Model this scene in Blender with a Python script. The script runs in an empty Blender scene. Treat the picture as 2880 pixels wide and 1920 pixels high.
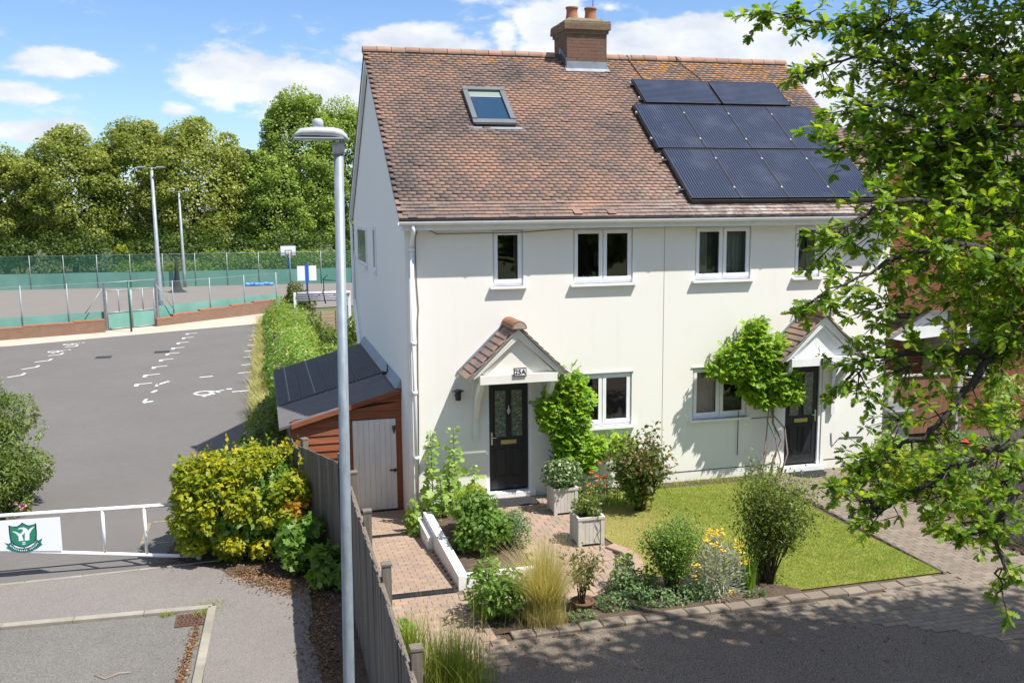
import bpy, math, random
import numpy as np
from mathutils import Vector, Matrix
R = math.radians
random.seed(7)
RNG = np.random.default_rng(7)
SC = bpy.context.scene
COL = SC.collection

# ------------------------------------------------------------------ camera
cam_d = bpy.data.cameras.new('camera'); cam = bpy.data.objects.new('camera', cam_d); COL.objects.link(cam)
cam_d.sensor_width = 36.0; cam_d.lens = 36.0 * 2667.69 / 2880.0
cam_d.clip_start = 0.1; cam_d.clip_end = 3000
CAM = Vector((-7.435, -16.700, 5.404))
_yaw, _pit, _rol = 0.25919, 0.14144, -0.008666
_f = Vector((math.sin(_yaw)*math.cos(_pit), math.cos(_yaw)*math.cos(_pit), -math.sin(_pit)))
_r = _f.cross(Vector((0, 0, 1))).normalized(); _u = _r.cross(_f)
_R = _r*math.cos(_rol) + _u*math.sin(_rol); _U = -_r*math.sin(_rol) + _u*math.cos(_rol)
_m = Matrix((_R, _U, -_f)).transposed().to_4x4(); _m.translation = CAM
cam.matrix_world = _m
SC.camera = cam

# ------------------------------------------------------------------ sun and sky
SUN_TO = Vector((0.45, -0.39, 1.0)).normalized()          # towards the sun
sun_d = bpy.data.lights.new('sun', 'SUN'); sun = bpy.data.objects.new('sun', sun_d); COL.objects.link(sun)
sun_d.energy = 4.3; sun_d.angle = R(0.53); sun_d.color = (1.0, 0.955, 0.88)
sun.rotation_euler = SUN_TO.to_track_quat('Z', 'Y').to_euler(); sun.location = (20, -20, 40)
EL = math.asin(SUN_TO.z); AZ = math.atan2(SUN_TO.x, SUN_TO.y)
W = bpy.data.worlds.new('World'); SC.world = W; W.use_nodes = True
nt = W.node_tree; N = nt.nodes; Lk = nt.links; N.clear()
def wn(t, **k):
    n = N.new(t)
    for a, v in k.items(): setattr(n, a, v)
    return n
wout = wn('ShaderNodeOutputWorld'); bg = wn('ShaderNodeBackground'); bg.inputs[1].default_value = 0.122
sky = wn('ShaderNodeTexSky', sky_type='NISHITA'); sky.sun_disc = False
sky.sun_elevation = EL; sky.sun_rotation = AZ; sky.air_density = 1.0; sky.dust_density = 0.25; sky.ozone_density = 2.2; sky.altitude = 100
geo = wn('ShaderNodeNewGeometry')
tc = wn('ShaderNodeTexCoord')
def vm(op, a, b=None):
    n = wn('ShaderNodeVectorMath', operation=op)
    for i, x in enumerate((a, b)):
        if x is None: continue
        if isinstance(x, (tuple, Vector)): n.inputs[i].default_value = tuple(x)
        else: Lk.new(x, n.inputs[i])
    return n
def mm(op, a, b=None, c=None, clamp=False):
    n = wn('ShaderNodeMath', operation=op); n.use_clamp = clamp
    for i, x in enumerate((a, b, c)):
        if x is None: continue
        if isinstance(x, (int, float)): n.inputs[i].default_value = x
        else: Lk.new(x, n.inputs[i])
    return n.outputs[0]
D = tc.outputs['Generated']
sep = wn('ShaderNodeSeparateXYZ'); Lk.new(D, sep.inputs[0])
# cloud cover: broken cumulus low over the horizon, with unseen cover added higher up to lift the fill light; where each bank lies is a direction
mp = wn('ShaderNodeMapping'); mp.inputs['Scale'].default_value = (1, 1, 2.3); Lk.new(D, mp.inputs[0])
n1 = wn('ShaderNodeTexNoise'); n1.inputs['Scale'].default_value = 7.0; n1.inputs['Detail'].default_value = 9; n1.inputs['Roughness'].default_value = 0.62; n1.inputs['Distortion'].default_value = 0.15
Lk.new(mp.outputs[0], n1.inputs[0])
n2 = wn('ShaderNodeTexNoise'); n2.inputs['Scale'].default_value = 2.6; n2.inputs['Detail'].default_value = 3
Lk.new(mp.outputs[0], n2.inputs[0])
def direc(az, el): return Vector((math.sin(R(az))*math.cos(R(el)), math.cos(R(az))*math.cos(R(el)), math.sin(R(el))))
BANKS = [(-9.3, 7.7, 3.9, 1.0, 1), (-11.9, 6.1, 2.3, 0.7, 0.8), (-10.9, 4.2, 3.1, 0.9, 1), (-4.0, 5.4, 1.8, 0.7, 0.9), (0.6, 7.2, 6.2, 2.4, 1.35), (9.2, 8.9, 4.9, 1.9, 1.5), (4.2, 6.0, 6.3, 3.0, 1.4), (17.5, 10.0, 2.6, 2.6, 1.3), (26.0, 8.3, 9.5, 3.0, 1.6), (35.3, 5.0, 9.6, 5.0, 1.5), (14.8, 9.8, 1.2, 0.9, 0.5), (40.4, 8.3, 5.3, 3.3, 0.7)]
acc = None
for az, el, wa, we, s in BANKS:
    c = direc(az, el); rt = Vector((math.cos(R(az)), -math.sin(R(az)), 0)); up = rt.cross(c)
    dx = mm('DIVIDE', vm('DOT_PRODUCT', D, rt).outputs['Value'], math.sin(R(wa)))
    ez = mm('SUBTRACT', vm('DOT_PRODUCT', D, up).outputs['Value'], 0.0)
    dy = mm('DIVIDE', ez, math.sin(R(we)))
    fr = mm('GREATER_THAN', vm('DOT_PRODUCT', D, c).outputs['Value'], 0.0)
    r2 = mm('ADD', mm('MULTIPLY', dx, dx), mm('MULTIPLY', dy, dy))
    b = mm('MULTIPLY', mm('MULTIPLY', mm('SUBTRACT', 1.0, mm('SQRT', r2), clamp=False), fr), s)
    b = mm('MAXIMUM', b, 0.0)
    acc = b if acc is None else mm('MAXIMUM', acc, b)
n4 = wn('ShaderNodeTexNoise'); n4.inputs['Scale'].default_value = 22.0; n4.inputs['Detail'].default_value = 8; n4.inputs['Roughness'].default_value = 0.6; Lk.new(mp.outputs[0], n4.inputs[0])
el_w = mm('MULTIPLY', mm('MAXIMUM', sep.outputs[2], 0.0), 0.55)
general = mm('ADD', mm('MULTIPLY', mm('SUBTRACT', n2.outputs['Fac'], 0.50), 1.3), mm('MINIMUM', el_w, 0.26))
fld = mm('ADD', mm('ADD', mm('ADD', mm('MULTIPLY', acc, 0.85), mm('MULTIPLY', mm('SUBTRACT', n1.outputs['Fac'], 0.5), 1.0)), mm('MULTIPLY', mm('SUBTRACT', n4.outputs['Fac'], 0.5), 1.15)), general)
mr = wn('ShaderNodeMapRange', interpolation_type='SMOOTHERSTEP'); Lk.new(fld, mr.inputs[0])
mr.inputs[1].default_value = 0.10; mr.inputs[2].default_value = 0.50
# body shade: bright puffs, grey-lilac bellies
mp2 = wn('ShaderNodeMapping'); mp2.inputs['Location'].default_value = (0.02, -0.02, 0.045); mp2.inputs['Scale'].default_value = (1, 1, 2.3); Lk.new(D, mp2.inputs[0])
n3 = wn('ShaderNodeTexNoise'); n3.inputs['Scale'].default_value = 7.0; n3.inputs['Detail'].default_value = 6; n3.inputs['Roughness'].default_value = 0.6; Lk.new(mp2.outputs[0], n3.inputs[0])
sh = mm('ADD', mm('MULTIPLY', mm('SUBTRACT', n1.outputs['Fac'], n3.outputs['Fac']), 2.6), 0.62, clamp=True)
ccol = wn('ShaderNodeMix', data_type='RGBA'); Lk.new(sh, ccol.inputs[0])
ccol.inputs[6].default_value = (3.0, 3.35, 3.9, 1); ccol.inputs[7].default_value = (4.9, 4.95, 5.0, 1)
# horizon whitening
hz = mm('POWER', mm('SUBTRACT', 1.0, mm('ABSOLUTE', sep.outputs[2]), clamp=True), 9.0)
skt = wn('ShaderNodeMix', data_type='RGBA', blend_type='MULTIPLY'); skt.inputs[0].default_value = 1.0
Lk.new(sky.outputs[0], skt.inputs[6]); skt.inputs[7].default_value = (0.54, 0.645, 0.79, 1)
sk2 = wn('ShaderNodeMix', data_type='RGBA'); Lk.new(mm('MULTIPLY', hz, 0.35), sk2.inputs[0]); Lk.new(skt.outputs[2], sk2.inputs[6]); sk2.inputs[7].default_value = (3.3, 4.1, 4.9, 1)
cm = wn('ShaderNodeMix', data_type='RGBA'); Lk.new(mm('MULTIPLY', mr.outputs[0], 0.95), cm.inputs[0]); Lk.new(sk2.outputs[2], cm.inputs[6]); Lk.new(ccol.outputs[2], cm.inputs[7])
Lk.new(cm.outputs[2], bg.inputs[0]); Lk.new(bg.outputs[0], wout.inputs[0])
SC.view_settings.view_transform = 'Standard'; SC.view_settings.look = 'None'
SC.view_settings.exposure = 0.84; SC.view_settings.gamma = 1.0; SC.view_settings.use_curve_mapping = False
SC.cycles.max_bounces = 6; SC.cycles.transparent_max_bounces = 12; SC.cycles.diffuse_bounces = 3
SC.cycles.use_denoising = True
try: SC.cycles.sample_clamp_indirect = 6
except Exception: pass

# ------------------------------------------------------------------ materials
def new_mat(name):
    m = bpy.data.materials.new(name); m.use_nodes = True
    t = m.node_tree; t.nodes.clear()
    return m, t
def nd(t, typ, ins=None, **k):
    n = t.nodes.new(typ)
    for a, v in k.items(): setattr(n, a, v)
    for key, v in (ins or {}).items():
        s = n.inputs[key]
        if hasattr(v, 'is_output'): t.links.new(v, s)
        else: s.default_value = v
    return n
def c4(c): return (c[0], c[1], c[2], 1)
def ramp(t, fac, stops, interp='LINEAR'):
    n = nd(t, 'ShaderNodeValToRGB', {0: fac}); n.color_ramp.interpolation = interp
    el = n.color_ramp.elements
    while len(el) < len(stops): el.new(0.5)
    for e, (p, c) in zip(el, stops): e.position = p; e.color = c4(c) if len(c) == 3 else c
    return n.outputs[0]
def noise(t, vec, scale, detail=4, rough=0.55, dist=0.0):
    return nd(t, 'ShaderNodeTexNoise', {'Vector': vec, 'Scale': scale, 'Detail': detail, 'Roughness': rough, 'Distortion': dist}).outputs['Fac']
def mixc(t, fac, a, b, bt='MIX'):
    n = nd(t, 'ShaderNodeMix', data_type='RGBA', blend_type=bt)
    for i, v in ((0, fac), (6, a), (7, b)):
        if hasattr(v, 'is_output'): t.links.new(v, n.inputs[i])
        else: n.inputs[i].default_value = c4(v) if i else v
    return n.outputs[2]
def mth(t, op, a, b=0.0, clamp=False):
    n = nd(t, 'ShaderNodeMath', {0: a, 1: b}, operation=op); n.use_clamp = clamp
    return n.outputs[0]
def pos(t): return nd(t, 'ShaderNodeNewGeometry').outputs['Position']
def scaled(t, v, s): return nd(t, 'ShaderNodeVectorMath', {0: v, 1: s}, operation='MULTIPLY').outputs[0]
def rnd(t): return nd(t, 'ShaderNodeAttribute', attribute_name='rnd').outputs['Fac']
def finish(m, t, col, rough=0.7, bump=None, bstr=0.3, bdist=0.01, metal=0.0, spec=0.4, **k):
    p = nd(t, 'ShaderNodeBsdfPrincipled', {'Roughness': rough, 'Metallic': metal, 'Specular IOR Level': spec})
    if hasattr(col, 'is_output'): t.links.new(col, p.inputs['Base Color'])
    else: p.inputs['Base Color'].default_value = c4(col)
    if bump is not None:
        b = nd(t, 'ShaderNodeBump', {'Height': bump, 'Strength': bstr, 'Distance': bdist}); t.links.new(b.outputs[0], p.inputs['Normal'])
    o = nd(t, 'ShaderNodeOutputMaterial', {0: p.outputs[0]})
    return m
def simple(name, c1, c2=None, scale=3.0, rough=0.6, bs=0.2, bscale=40, metal=0.0, spec=0.4, bdist=0.004, vary=0.0, stretch=(1,1,1)):
    """colour wandering between c1 and c2 by noise, fine relief, and per-piece variation by the rnd attribute"""
    m, t = new_mat(name); p = scaled(t, pos(t), stretch)
    c2 = c2 or tuple(x*0.82 for x in c1)
    f = noise(t, p, scale, 5, 0.6)
    f = nd(t, 'ShaderNodeMapRange', {0: f, 1: 0.32, 2: 0.68}).outputs[0]
    col = mixc(t, f, c1, c2)
    if vary:
        v = mth(t, 'ADD', mth(t, 'MULTIPLY', rnd(t), vary), 1.0 - vary/2)
        hs = nd(t, 'ShaderNodeHueSaturation', {'Value': v, 'Color': col}); col = hs.outputs[0]
    return finish(m, t, col, rough, noise(t, p, bscale, 4, 0.65), bs, bdist, metal, spec)
def leaf_mat(name, dark, mid, light, trans=0.42, rough=0.45, spec=0.35):
    m, t = new_mat(name)
    f = rnd(t)
    col = ramp(t, f, [(0.0, dark), (0.5, mid), (1.0, light)])
    big = noise(t, pos(t), 1.3, 3)
    hs = nd(t, 'ShaderNodeHueSaturation', {'Value': mth(t, 'ADD', mth(t, 'MULTIPLY', big, 0.6), 0.85), 'Color': col}); col = hs.outputs[0]
    p = nd(t, 'ShaderNodeBsdfPrincipled', {'Base Color': col, 'Roughness': rough, 'Specular IOR Level': spec})
    tr = nd(t, 'ShaderNodeBsdfTranslucent', {'Color': mixc(t, 1.0, col, (1.45, 1.45, 0.7), 'MULTIPLY')})
    mx = nd(t, 'ShaderNodeMixShader', {0: trans, 1: p.outputs[0], 2: tr.outputs[0]})
    nd(t, 'ShaderNodeOutputMaterial', {0: mx.outputs[0]})
    return m
M = {}
# render wall: off-white masonry paint with faint streaks and green-grey runs
def mk_wall(name, base, dirt=1.0):
    m, t = new_mat(name); p = pos(t)
    f1 = noise(t, p, 0.7, 4); f2 = noise(t, scaled(t, p, (5, 5, 0.5)), 1.2, 5, 0.65)
    col = mixc(t, mth(t, 'MULTIPLY', f1, 0.35), base, tuple(x*0.93 for x in base))
    st = nd(t, 'ShaderNodeMapRange', {0: f2, 1: 0.55, 2: 0.8, 3: 0.0, 4: 0.22*dirt}).outputs[0]
    col = mixc(t, st, col, (0.40, 0.40, 0.36))
    z = nd(t, 'ShaderNodeSeparateXYZ', {0: p}).outputs[2]
    low = nd(t, 'ShaderNodeMapRange', {0: mth(t, 'ADD', z, mth(t, 'MULTIPLY', noise(t, p, 3.5, 4), 0.5)), 1: 0.55, 2: 0.15, 3: 0.0, 4: 0.35*dirt}).outputs[0]
    col = mixc(t, low, col, (0.42, 0.38, 0.28))
    return finish(m, t, col, 0.85, noise(t, p, 55, 4, 0.7), 0.25, 0.004, spec=0.2)
M['wall'] = mk_wall('cream_masonry_paint', (0.82, 0.80, 0.745), 0.45)
M['white'] = simple('white_upvc', (0.84, 0.85, 0.87), (0.78, 0.79, 0.81), 2, 0.35, 0.03)
M['whitepaint'] = simple('white_gloss_paint', (0.80, 0.81, 0.82), (0.70, 0.71, 0.70), 4, 0.5, 0.1)
M['creampaint'] = simple('cream_timber_paint', (0.78, 0.765, 0.70), (0.72, 0.70, 0.63), 3, 0.6, 0.1)
M['blackdoor'] = simple('black_composite_door', (0.018, 0.02, 0.024), (0.03, 0.032, 0.036), 12, 0.38, 0.25, 60, stretch=(3, 3, 0.5))
M['chrome'] = simple('chrome', (0.75, 0.75, 0.76), (0.7, 0.7, 0.7), 3, 0.2, 0.0, metal=1.0)
M['brass'] = simple('brass_letter_plate', (0.75, 0.62, 0.30), (0.6, 0.5, 0.28), 20, 0.3, 0.0, metal=0.9)
M['black'] = simple('black_plastic', (0.02, 0.02, 0.022), (0.03, 0.03, 0.03), 8, 0.45, 0.1)
M['rubber'] = simple('black_rubber_mat', (0.028, 0.03, 0.033), (0.05, 0.05, 0.052), 25, 0.8, 0.6, 60)
M['lead'] = simple('lead_flashing', (0.30, 0.33, 0.37), (0.22, 0.24, 0.27), 5, 0.55, 0.2, metal=0.3)
M['galv'] = simple('galvanised_steel', (0.20, 0.24, 0.28), (0.30, 0.345, 0.39), 9, 0.5, 0.1, metal=0.25, stretch=(2, 2, 0.6))
M['galvthin'] = simple('weathered_galvanised_tube', (0.24, 0.27, 0.29), (0.33, 0.36, 0.38), 3, 0.5, 0.0, metal=0.2)
M['room'] = simple('room_interior', (0.075, 0.075, 0.08), (0.045, 0.045, 0.05), 1.2, 0.9, 0)
M['curtain'] = simple('grey_green_curtain', (0.66, 0.70, 0.66), (0.42, 0.46, 0.44), 3, 0.9, 0, stretch=(8, 8, 0.3))
M['curtaindark'] = simple('charcoal_curtain', (0.20, 0.21, 0.25), (0.10, 0.105, 0.13), 3, 0.9, 0, stretch=(8, 8, 0.3))
M['blind'] = simple('cream_blind', (0.55, 0.56, 0.55), None, 3, 0.8, 0)
M['ceramic'] = simple('pale_ceramic', (0.6, 0.58, 0.54), (0.5, 0.46, 0.4), 8, 0.4, 0)
M['redfruit'] = simple('red_fruit', (0.5, 0.06, 0.02), (0.6, 0.2, 0.03), 20, 0.4, 0)
def mk_glass(name, tint, transp=0.8, rough=0.02):
    m, t = new_mat(name)
    fr = nd(t, 'ShaderNodeFresnel', {'IOR': 1.6})
    bmp = nd(t, 'ShaderNodeBump', {'Height': noise(t, pos(t), 1.4, 2), 'Strength': 0.012, 'Distance': 0.05})
    g = nd(t, 'ShaderNodeBsdfGlossy', {'Roughness': rough, 'Color': (1, 1, 1, 1), 'Normal': bmp.outputs[0]})
    tr = nd(t, 'ShaderNodeBsdfTransparent', {'Color': c4(tint)})
    f = mth(t, 'ADD', mth(t, 'MULTIPLY', fr.outputs[0], 1.5), 0.02, True)
    mx = nd(t, 'ShaderNodeMixShader', {0: f, 1: tr.outputs[0], 2: g.outputs[0]})
    nd(t, 'ShaderNodeOutputMaterial', {0: mx.outputs[0]})
    return m
M['glass'] = mk_glass('window_glass', (0.88, 0.92, 0.90))
def mk_obscure():
    m, t = new_mat('patterned_door_glass')
    n = noise(t, scaled(t, pos(t), (1, 1, 1)), 28, 3, 0.7)
    col = ramp(t, n, [(0.3, (0.05, 0.065, 0.05)), (0.55, (0.13, 0.16, 0.13)), (0.75, (0.42, 0.48, 0.46))])
    return finish(m, t, col, 0.12, n, 0.6, 0.004, spec=0.8)
M['obscure'] = mk_obscure()
def mk_skyglass():
    m, t = new_mat('roof_window_glass'); return finish(m, t, (0.02, 0.05, 0.09), 0.03, spec=1.0)
M['skyglass'] = mk_skyglass()
# clay roof tile
def mk_tile(name, lichen=True, bright=1.0):
    m, t = new_mat(name); p = pos(t); r = rnd(t)
    pr = nd(t, 'ShaderNodeTexWhiteNoise', {'W': r}, noise_dimensions='1D').outputs['Value']
    big = noise(t, scaled(t, p, (1.0, 1.0, 0.6)), 0.75, 4, 0.6)
    f = mth(t, 'ADD', mth(t, 'ADD', 0.12, mth(t, 'MULTIPLY', pr, 0.52)), mth(t, 'MULTIPLY', mth(t, 'SUBTRACT', big, 0.5), 2.3), True)
    b = bright
    col = ramp(t, f, [(0.0, (0.30*b, 0.175*b, 0.13*b)), (0.25, (0.225*b, 0.145*b, 0.118*b)), (0.5, (0.16*b, 0.12*b, 0.108*b)), (0.75, (0.11*b, 0.09*b, 0.088*b)), (1.0, (0.07*b, 0.062*b, 0.066*b))])
    fine = noise(t, p, 22, 5, 0.7)
    col = mixc(t, mth(t, 'MULTIPLY', fine, 0.35), col, (0.30, 0.22, 0.17))
    # pale grey bloom low on the right, under the panels
    xyz = nd(t, 'ShaderNodeSeparateXYZ', {0: p})
    if lichen:
        gr = nd(t, 'ShaderNodeMapRange', {0: xyz.outputs[2], 1: 6.4, 2: 5.3, 3: 0.0, 4: 1.0}).outputs[0]
        gx = nd(t, 'ShaderNodeMapRange', {0: xyz.outputs[0], 1: -1.2, 2: 1.2, 3: 0.0, 4: 1.0}).outputs[0]
        gn = nd(t, 'ShaderNodeMapRange', {0: noise(t, p, 5, 6, 0.75), 1: 0.42, 2: 0.62, 3: 0.0, 4: 0.8}).outputs[0]
        col = mixc(t, mth(t, 'MULTIPLY', mth(t, 'MULTIPLY', gr, gx), gn), col, (0.40, 0.37, 0.34))
        gn2 = nd(t, 'ShaderNodeMapRange', {0: noise(t, p, 3.0, 8, 0.8), 1: 0.63, 2: 0.72, 3: 0.0, 4: 0.6}).outputs[0]
        col = mixc(t, gn2, col, (0.36, 0.33, 0.30))
        # orange lichen: rosettes, thick near the ridge and right of the stack, single spots elsewhere
        up = nd(t, 'ShaderNodeMapRange', {0: xyz.outputs[2], 1: 7.2, 2: 8.75, 3: 0.0, 4: 0.17}).outputs[0]
        ux = nd(t, 'ShaderNodeMapRange', {0: xyz.outputs[0], 1: -0.5, 2: 1.2, 3: 0.0, 4: 0.05}).outputs[0]
        ln = mth(t, 'ADD', mth(t, 'ADD', noise(t, scaled(t, p, (1, 1.3, 1.3)), 3.2, 7, 0.72), up), ux)
        lm = nd(t, 'ShaderNodeMapRange', {0: ln, 1: 0.70, 2: 0.76, 3: 0.0, 4: 0.65}).outputs[0]
        col = mixc(t, lm, col, (0.50, 0.22, 0.025))
    return finish(m, t, col, 0.85, fine, 0.5, 0.006, spec=0.15)
M['tile'] = mk_tile('clay_plain_tile')
M['ridgetile'] = simple('ridge_tile_clay', (0.36, 0.21, 0.15), (0.27, 0.17, 0.13), 4, 0.85, 0.5, 25, vary=0.35)
M['canopytile'] = mk_tile('canopy_clay_tile', False, 1.25)
M['mortar'] = simple('mortar', (0.38, 0.34, 0.28), (0.28, 0.25, 0.20), 8, 0.9, 0.6, 40)
def mk_brick(name, cols, lich=False):
    m, t = new_mat(name); p = pos(t)
    pr = nd(t, 'ShaderNodeTexWhiteNoise', {'W': rnd(t)}, noise_dimensions='1D').outputs['Value']
    col = ramp(t, pr, [(0, cols[0]), (0.5, cols[1]), (1, cols[2])])
    fn = noise(t, p, 30, 5, 0.7)
    col = mixc(t, mth(t, 'MULTIPLY', fn, 0.4), col, tuple(x*0.55 for x in cols[1]))
    if lich:
        z = nd(t, 'ShaderNodeSeparateXYZ', {0: p}).outputs[2]
        f = mth(t, 'ADD', noise(t, p, 5, 6, 0.75), nd(t, 'ShaderNodeMapRange', {0: z, 1: 8.9, 2: 9.6, 3: -0.05, 4: 0.22}).outputs[0])
        f = nd(t, 'ShaderNodeMapRange', {0: f, 1: 0.56, 2: 0.68, 3: 0.0, 4: 0.85}).outputs[0]
        col = mixc(t, f, col, (0.20, 0.16, 0.09))
        f2 = nd(t, 'ShaderNodeMapRange', {0: noise(t, p, 9, 5, 0.7), 1: 0.66, 2: 0.72, 3: 0.0, 4: 0.7}).outputs[0]
        col = mixc(t, f2, col, (0.42, 0.30, 0.05))
    return finish(m, t, col, 0.9, fn, 0.5, 0.006, spec=0.15)
M['brick'] = mk_brick('chimney_brick', [(0.27, 0.15, 0.10), (0.21, 0.115, 0.08), (0.16, 0.10, 0.075)], True)
M['brick2'] = mk_brick('orange_brick', [(0.33, 0.14, 0.07), (0.26, 0.105, 0.055), (0.20, 0.085, 0.05)])
M['pot'] = simple('terracotta_pot', (0.42, 0.17, 0.09), (0.30, 0.13, 0.07), 6, 0.8, 0.3, 30)
def mk_brickwall():
    m, t = new_mat('low_wall_brickwork')
    tcn = nd(t, 'ShaderNodeTexCoord')
    b = nd(t, 'ShaderNodeTexBrick', {'Vector': tcn.outputs['UV'], 'Color1': (0.20, 0.11, 0.08, 1), 'Color2': (0.30, 0.14, 0.085, 1), 'Mortar': (0.27, 0.22, 0.17, 1), 'Scale': 1.0, 'Mortar Size': 0.01, 'Brick Width': 0.225, 'Row Height': 0.075, 'Bias': 0.0})
    col = mixc(t, mth(t, 'MULTIPLY', noise(t, pos(t), 2.2, 5), 0.8), b.outputs[0], (0.15, 0.11, 0.08))
    return finish(m, t, col, 0.9, b.outputs[1], -0.4, 0.01, spec=0.15)
M['brickwall'] = mk_brickwall()
def mk_asphalt(name, base, speck=0.5, patch=0.18, tint=None):
    m, t = new_mat(name); p = pos(t)
    f = noise(t, p, 0.35, 5, 0.6); g = noise(t, p, 75, 3, 0.8); h = noise(t, p, 3.5, 5, 0.65)
    col = mixc(t, f, tuple(x*(1-patch) for x in base), tuple(x*(1+patch) for x in base))
    col = mixc(t, nd(t, 'ShaderNodeMapRange', {0: h, 1: 0.45, 2: 0.75, 3: 0.0, 4: 0.35}).outputs[0], col, tint or tuple(x*0.78 for x in base))
    sp = nd(t, 'ShaderNodeMapRange', {0: g, 1: 0.35, 2: 0.75, 3: 1-speck, 4: 1+speck}).outputs[0]
    col = nd(t, 'ShaderNodeHueSaturation', {'Value': sp, 'Color': col}).outputs[0]
    return finish(m, t, col, 0.9, g, 0.5, 0.006, spec=0.2)
M['carpark'] = mk_asphalt('car_park_asphalt', (0.16, 0.150, 0.144), 0.5, 0.16)
M['footway'] = mk_asphalt('footway_asphalt', (0.215, 0.195, 0.182), 0.5, 0.16)
M['road'] = mk_asphalt('road_asphalt', (0.175, 0.165, 0.152), 0.6, 0.18)
M['drive'] = mk_asphalt('driveway_asphalt', (0.215, 0.175, 0.14), 1.0, 0.4)
M['court'] = mk_asphalt('court_asphalt', (0.20, 0.18, 0.166), 0.15, 0.08)
M['sand'] = simple('pale_concrete_path', (0.50, 0.42, 0.34), (0.42, 0.35, 0.28), 0.8, 0.9, 0.3)
M['line'] = simple('white_road_paint', (0.75, 0.75, 0.74), (0.55, 0.55, 0.54), 6, 0.7, 0.1)
M['yellowline'] = simple('worn_yellow_paint', (0.30, 0.24, 0.11), (0.16, 0.145, 0.12), 9, 0.8, 0.1)
M['soil'] = simple('dark_garden_soil', (0.075, 0.05, 0.035), (0.12, 0.085, 0.06), 6, 0.95, 1.0, 30, bdist=0.03)
M['litterbase'] = simple('dry_leaf_litter_soil', (0.12, 0.08, 0.055), (0.05, 0.038, 0.03), 4, 0.95, 1.0, 25, bdist=0.03)
M['field'] = simple('rough_grass_ground', (0.07, 0.10, 0.03), (0.11, 0.12, 0.05), 0.6, 0.95, 0.8, 8, bdist=0.05)
def mk_lawn():
    m, t = new_mat('lawn_turf'); p = pos(t)
    big = noise(t, p, 0.55, 3, 0.5); med = noise(t, p, 3.2, 5, 0.6); fi = noise(t, p, 60, 3, 0.8)
    x = nd(t, 'ShaderNodeSeparateXYZ', {0: p})
    dry = nd(t, 'ShaderNodeMapRange', {0: mth(t, 'ADD', x.outputs[0], mth(t, 'MULTIPLY', med, 2.2)), 1: 0.9, 2: -0.9, 3: 0.0, 4: 0.62}).outputs[0]
    col = ramp(t, med, [(0.3, (0.14, 0.19, 0.025)), (0.55, (0.21, 0.24, 0.04)), (0.75, (0.31, 0.28, 0.09))])
    col = mixc(t, dry, col, (0.33, 0.28, 0.11))
    col = nd(t, 'ShaderNodeHueSaturation', {'Value': nd(t, 'ShaderNodeMapRange', {0: fi, 1: 0.3, 2: 0.7, 3: 0.7, 4: 1.25}).outputs[0], 'Color': col}).outputs[0]
    return finish(m, t, col, 0.9, fi, 0.8, 0.02, spec=0.15)
M['lawn'] = mk_lawn()
M['blade'] = leaf_mat('lawn_grass_blades', (0.12, 0.185, 0.025), (0.215, 0.245, 0.045), (0.40, 0.335, 0.14), 0.25)
M['block'] = None
def mk_block(name, a, b, c):
    m, t = new_mat(name); p = pos(t)
    pr = nd(t, 'ShaderNodeTexWhiteNoise', {'W': rnd(t)}, noise_dimensions='1D').outputs['Value']
    col = ramp(t, pr, [(0, a), (0.5, b), (1, c)])
    f = noise(t, p, 1.6, 5, 0.6); g = noise(t, p, 45, 4, 0.7)
    col = mixc(t, nd(t, 'ShaderNodeMapRange', {0: f, 1: 0.4, 2: 0.75, 3: 0.0, 4: 0.45}).outputs[0], col, tuple(x*0.62 for x in b))
    col = mixc(t, mth(t, 'MULTIPLY', g, 0.3), col, (0.16, 0.13, 0.10))
    return finish(m, t, col, 0.9, g, 0.4, 0.004, spec=0.15)
M['block'] = mk_block('buff_paving_block', (0.42, 0.30, 0.22), (0.36, 0.26, 0.195), (0.30, 0.23, 0.19))
M['greyblock'] = mk_block('weathered_paving_block', (0.27, 0.225, 0.18), (0.23, 0.19, 0.15), (0.18, 0.15, 0.12))
M['kerb'] = simple('concrete_kerb', (0.31, 0.285, 0.235), (0.22, 0.20, 0.165), 2.5, 0.9, 0.4, 40, vary=0.25)
M['fencewood'] = simple('weathered_grey_fence_board', (0.17, 0.145, 0.12), (0.10, 0.085, 0.07), 3, 0.9, 0.6, 30, vary=0.45, stretch=(9, 9, 0.6))
M['brownwood'] = simple('brown_fence_board', (0.22, 0.11, 0.06), (0.15, 0.08, 0.045), 3, 0.9, 0.4, 30, vary=0.3, stretch=(6, 6, 0.6))
M['shedwood'] = simple('red_cedar_stain', (0.27, 0.085, 0.035), (0.17, 0.055, 0.026), 3, 0.7, 0.35, 30, vary=0.35, stretch=(0.7, 4, 7))
M['sheddoor'] = simple('chalky_white_shed_door', (0.72, 0.70, 0.66), (0.64, 0.62, 0.58), 3, 0.7, 0.2, vary=0.06, stretch=(4, 4, 0.5))
M['felt'] = simple('grey_mineral_roofing_felt', (0.135, 0.125, 0.13), (0.105, 0.10, 0.105), 3, 0.95, 0.7, 70, bdist=0.01)
M['feltdark'] = simple('black_corrugated_roofing', (0.026, 0.028, 0.034), (0.045, 0.044, 0.046), 2.5, 0.6, 0.4, 60)
M['bark'] = simple('oak_bark', (0.075, 0.062, 0.048), (0.035, 0.03, 0.025), 7, 0.95, 1.0, 22, bdist=0.02)
M['palebark'] = simple('pale_vine_wood', (0.30, 0.24, 0.18), (0.20, 0.15, 0.11), 12, 0.9, 0.5, 40)
M['stem'] = simple('green_brown_stem', (0.10, 0.10, 0.05), (0.07, 0.06, 0.03), 10, 0.8, 0.2)
M['trunkfar'] = simple('dark_trunk', (0.06, 0.05, 0.04), None, 4, 0.95, 0.3)
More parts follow.
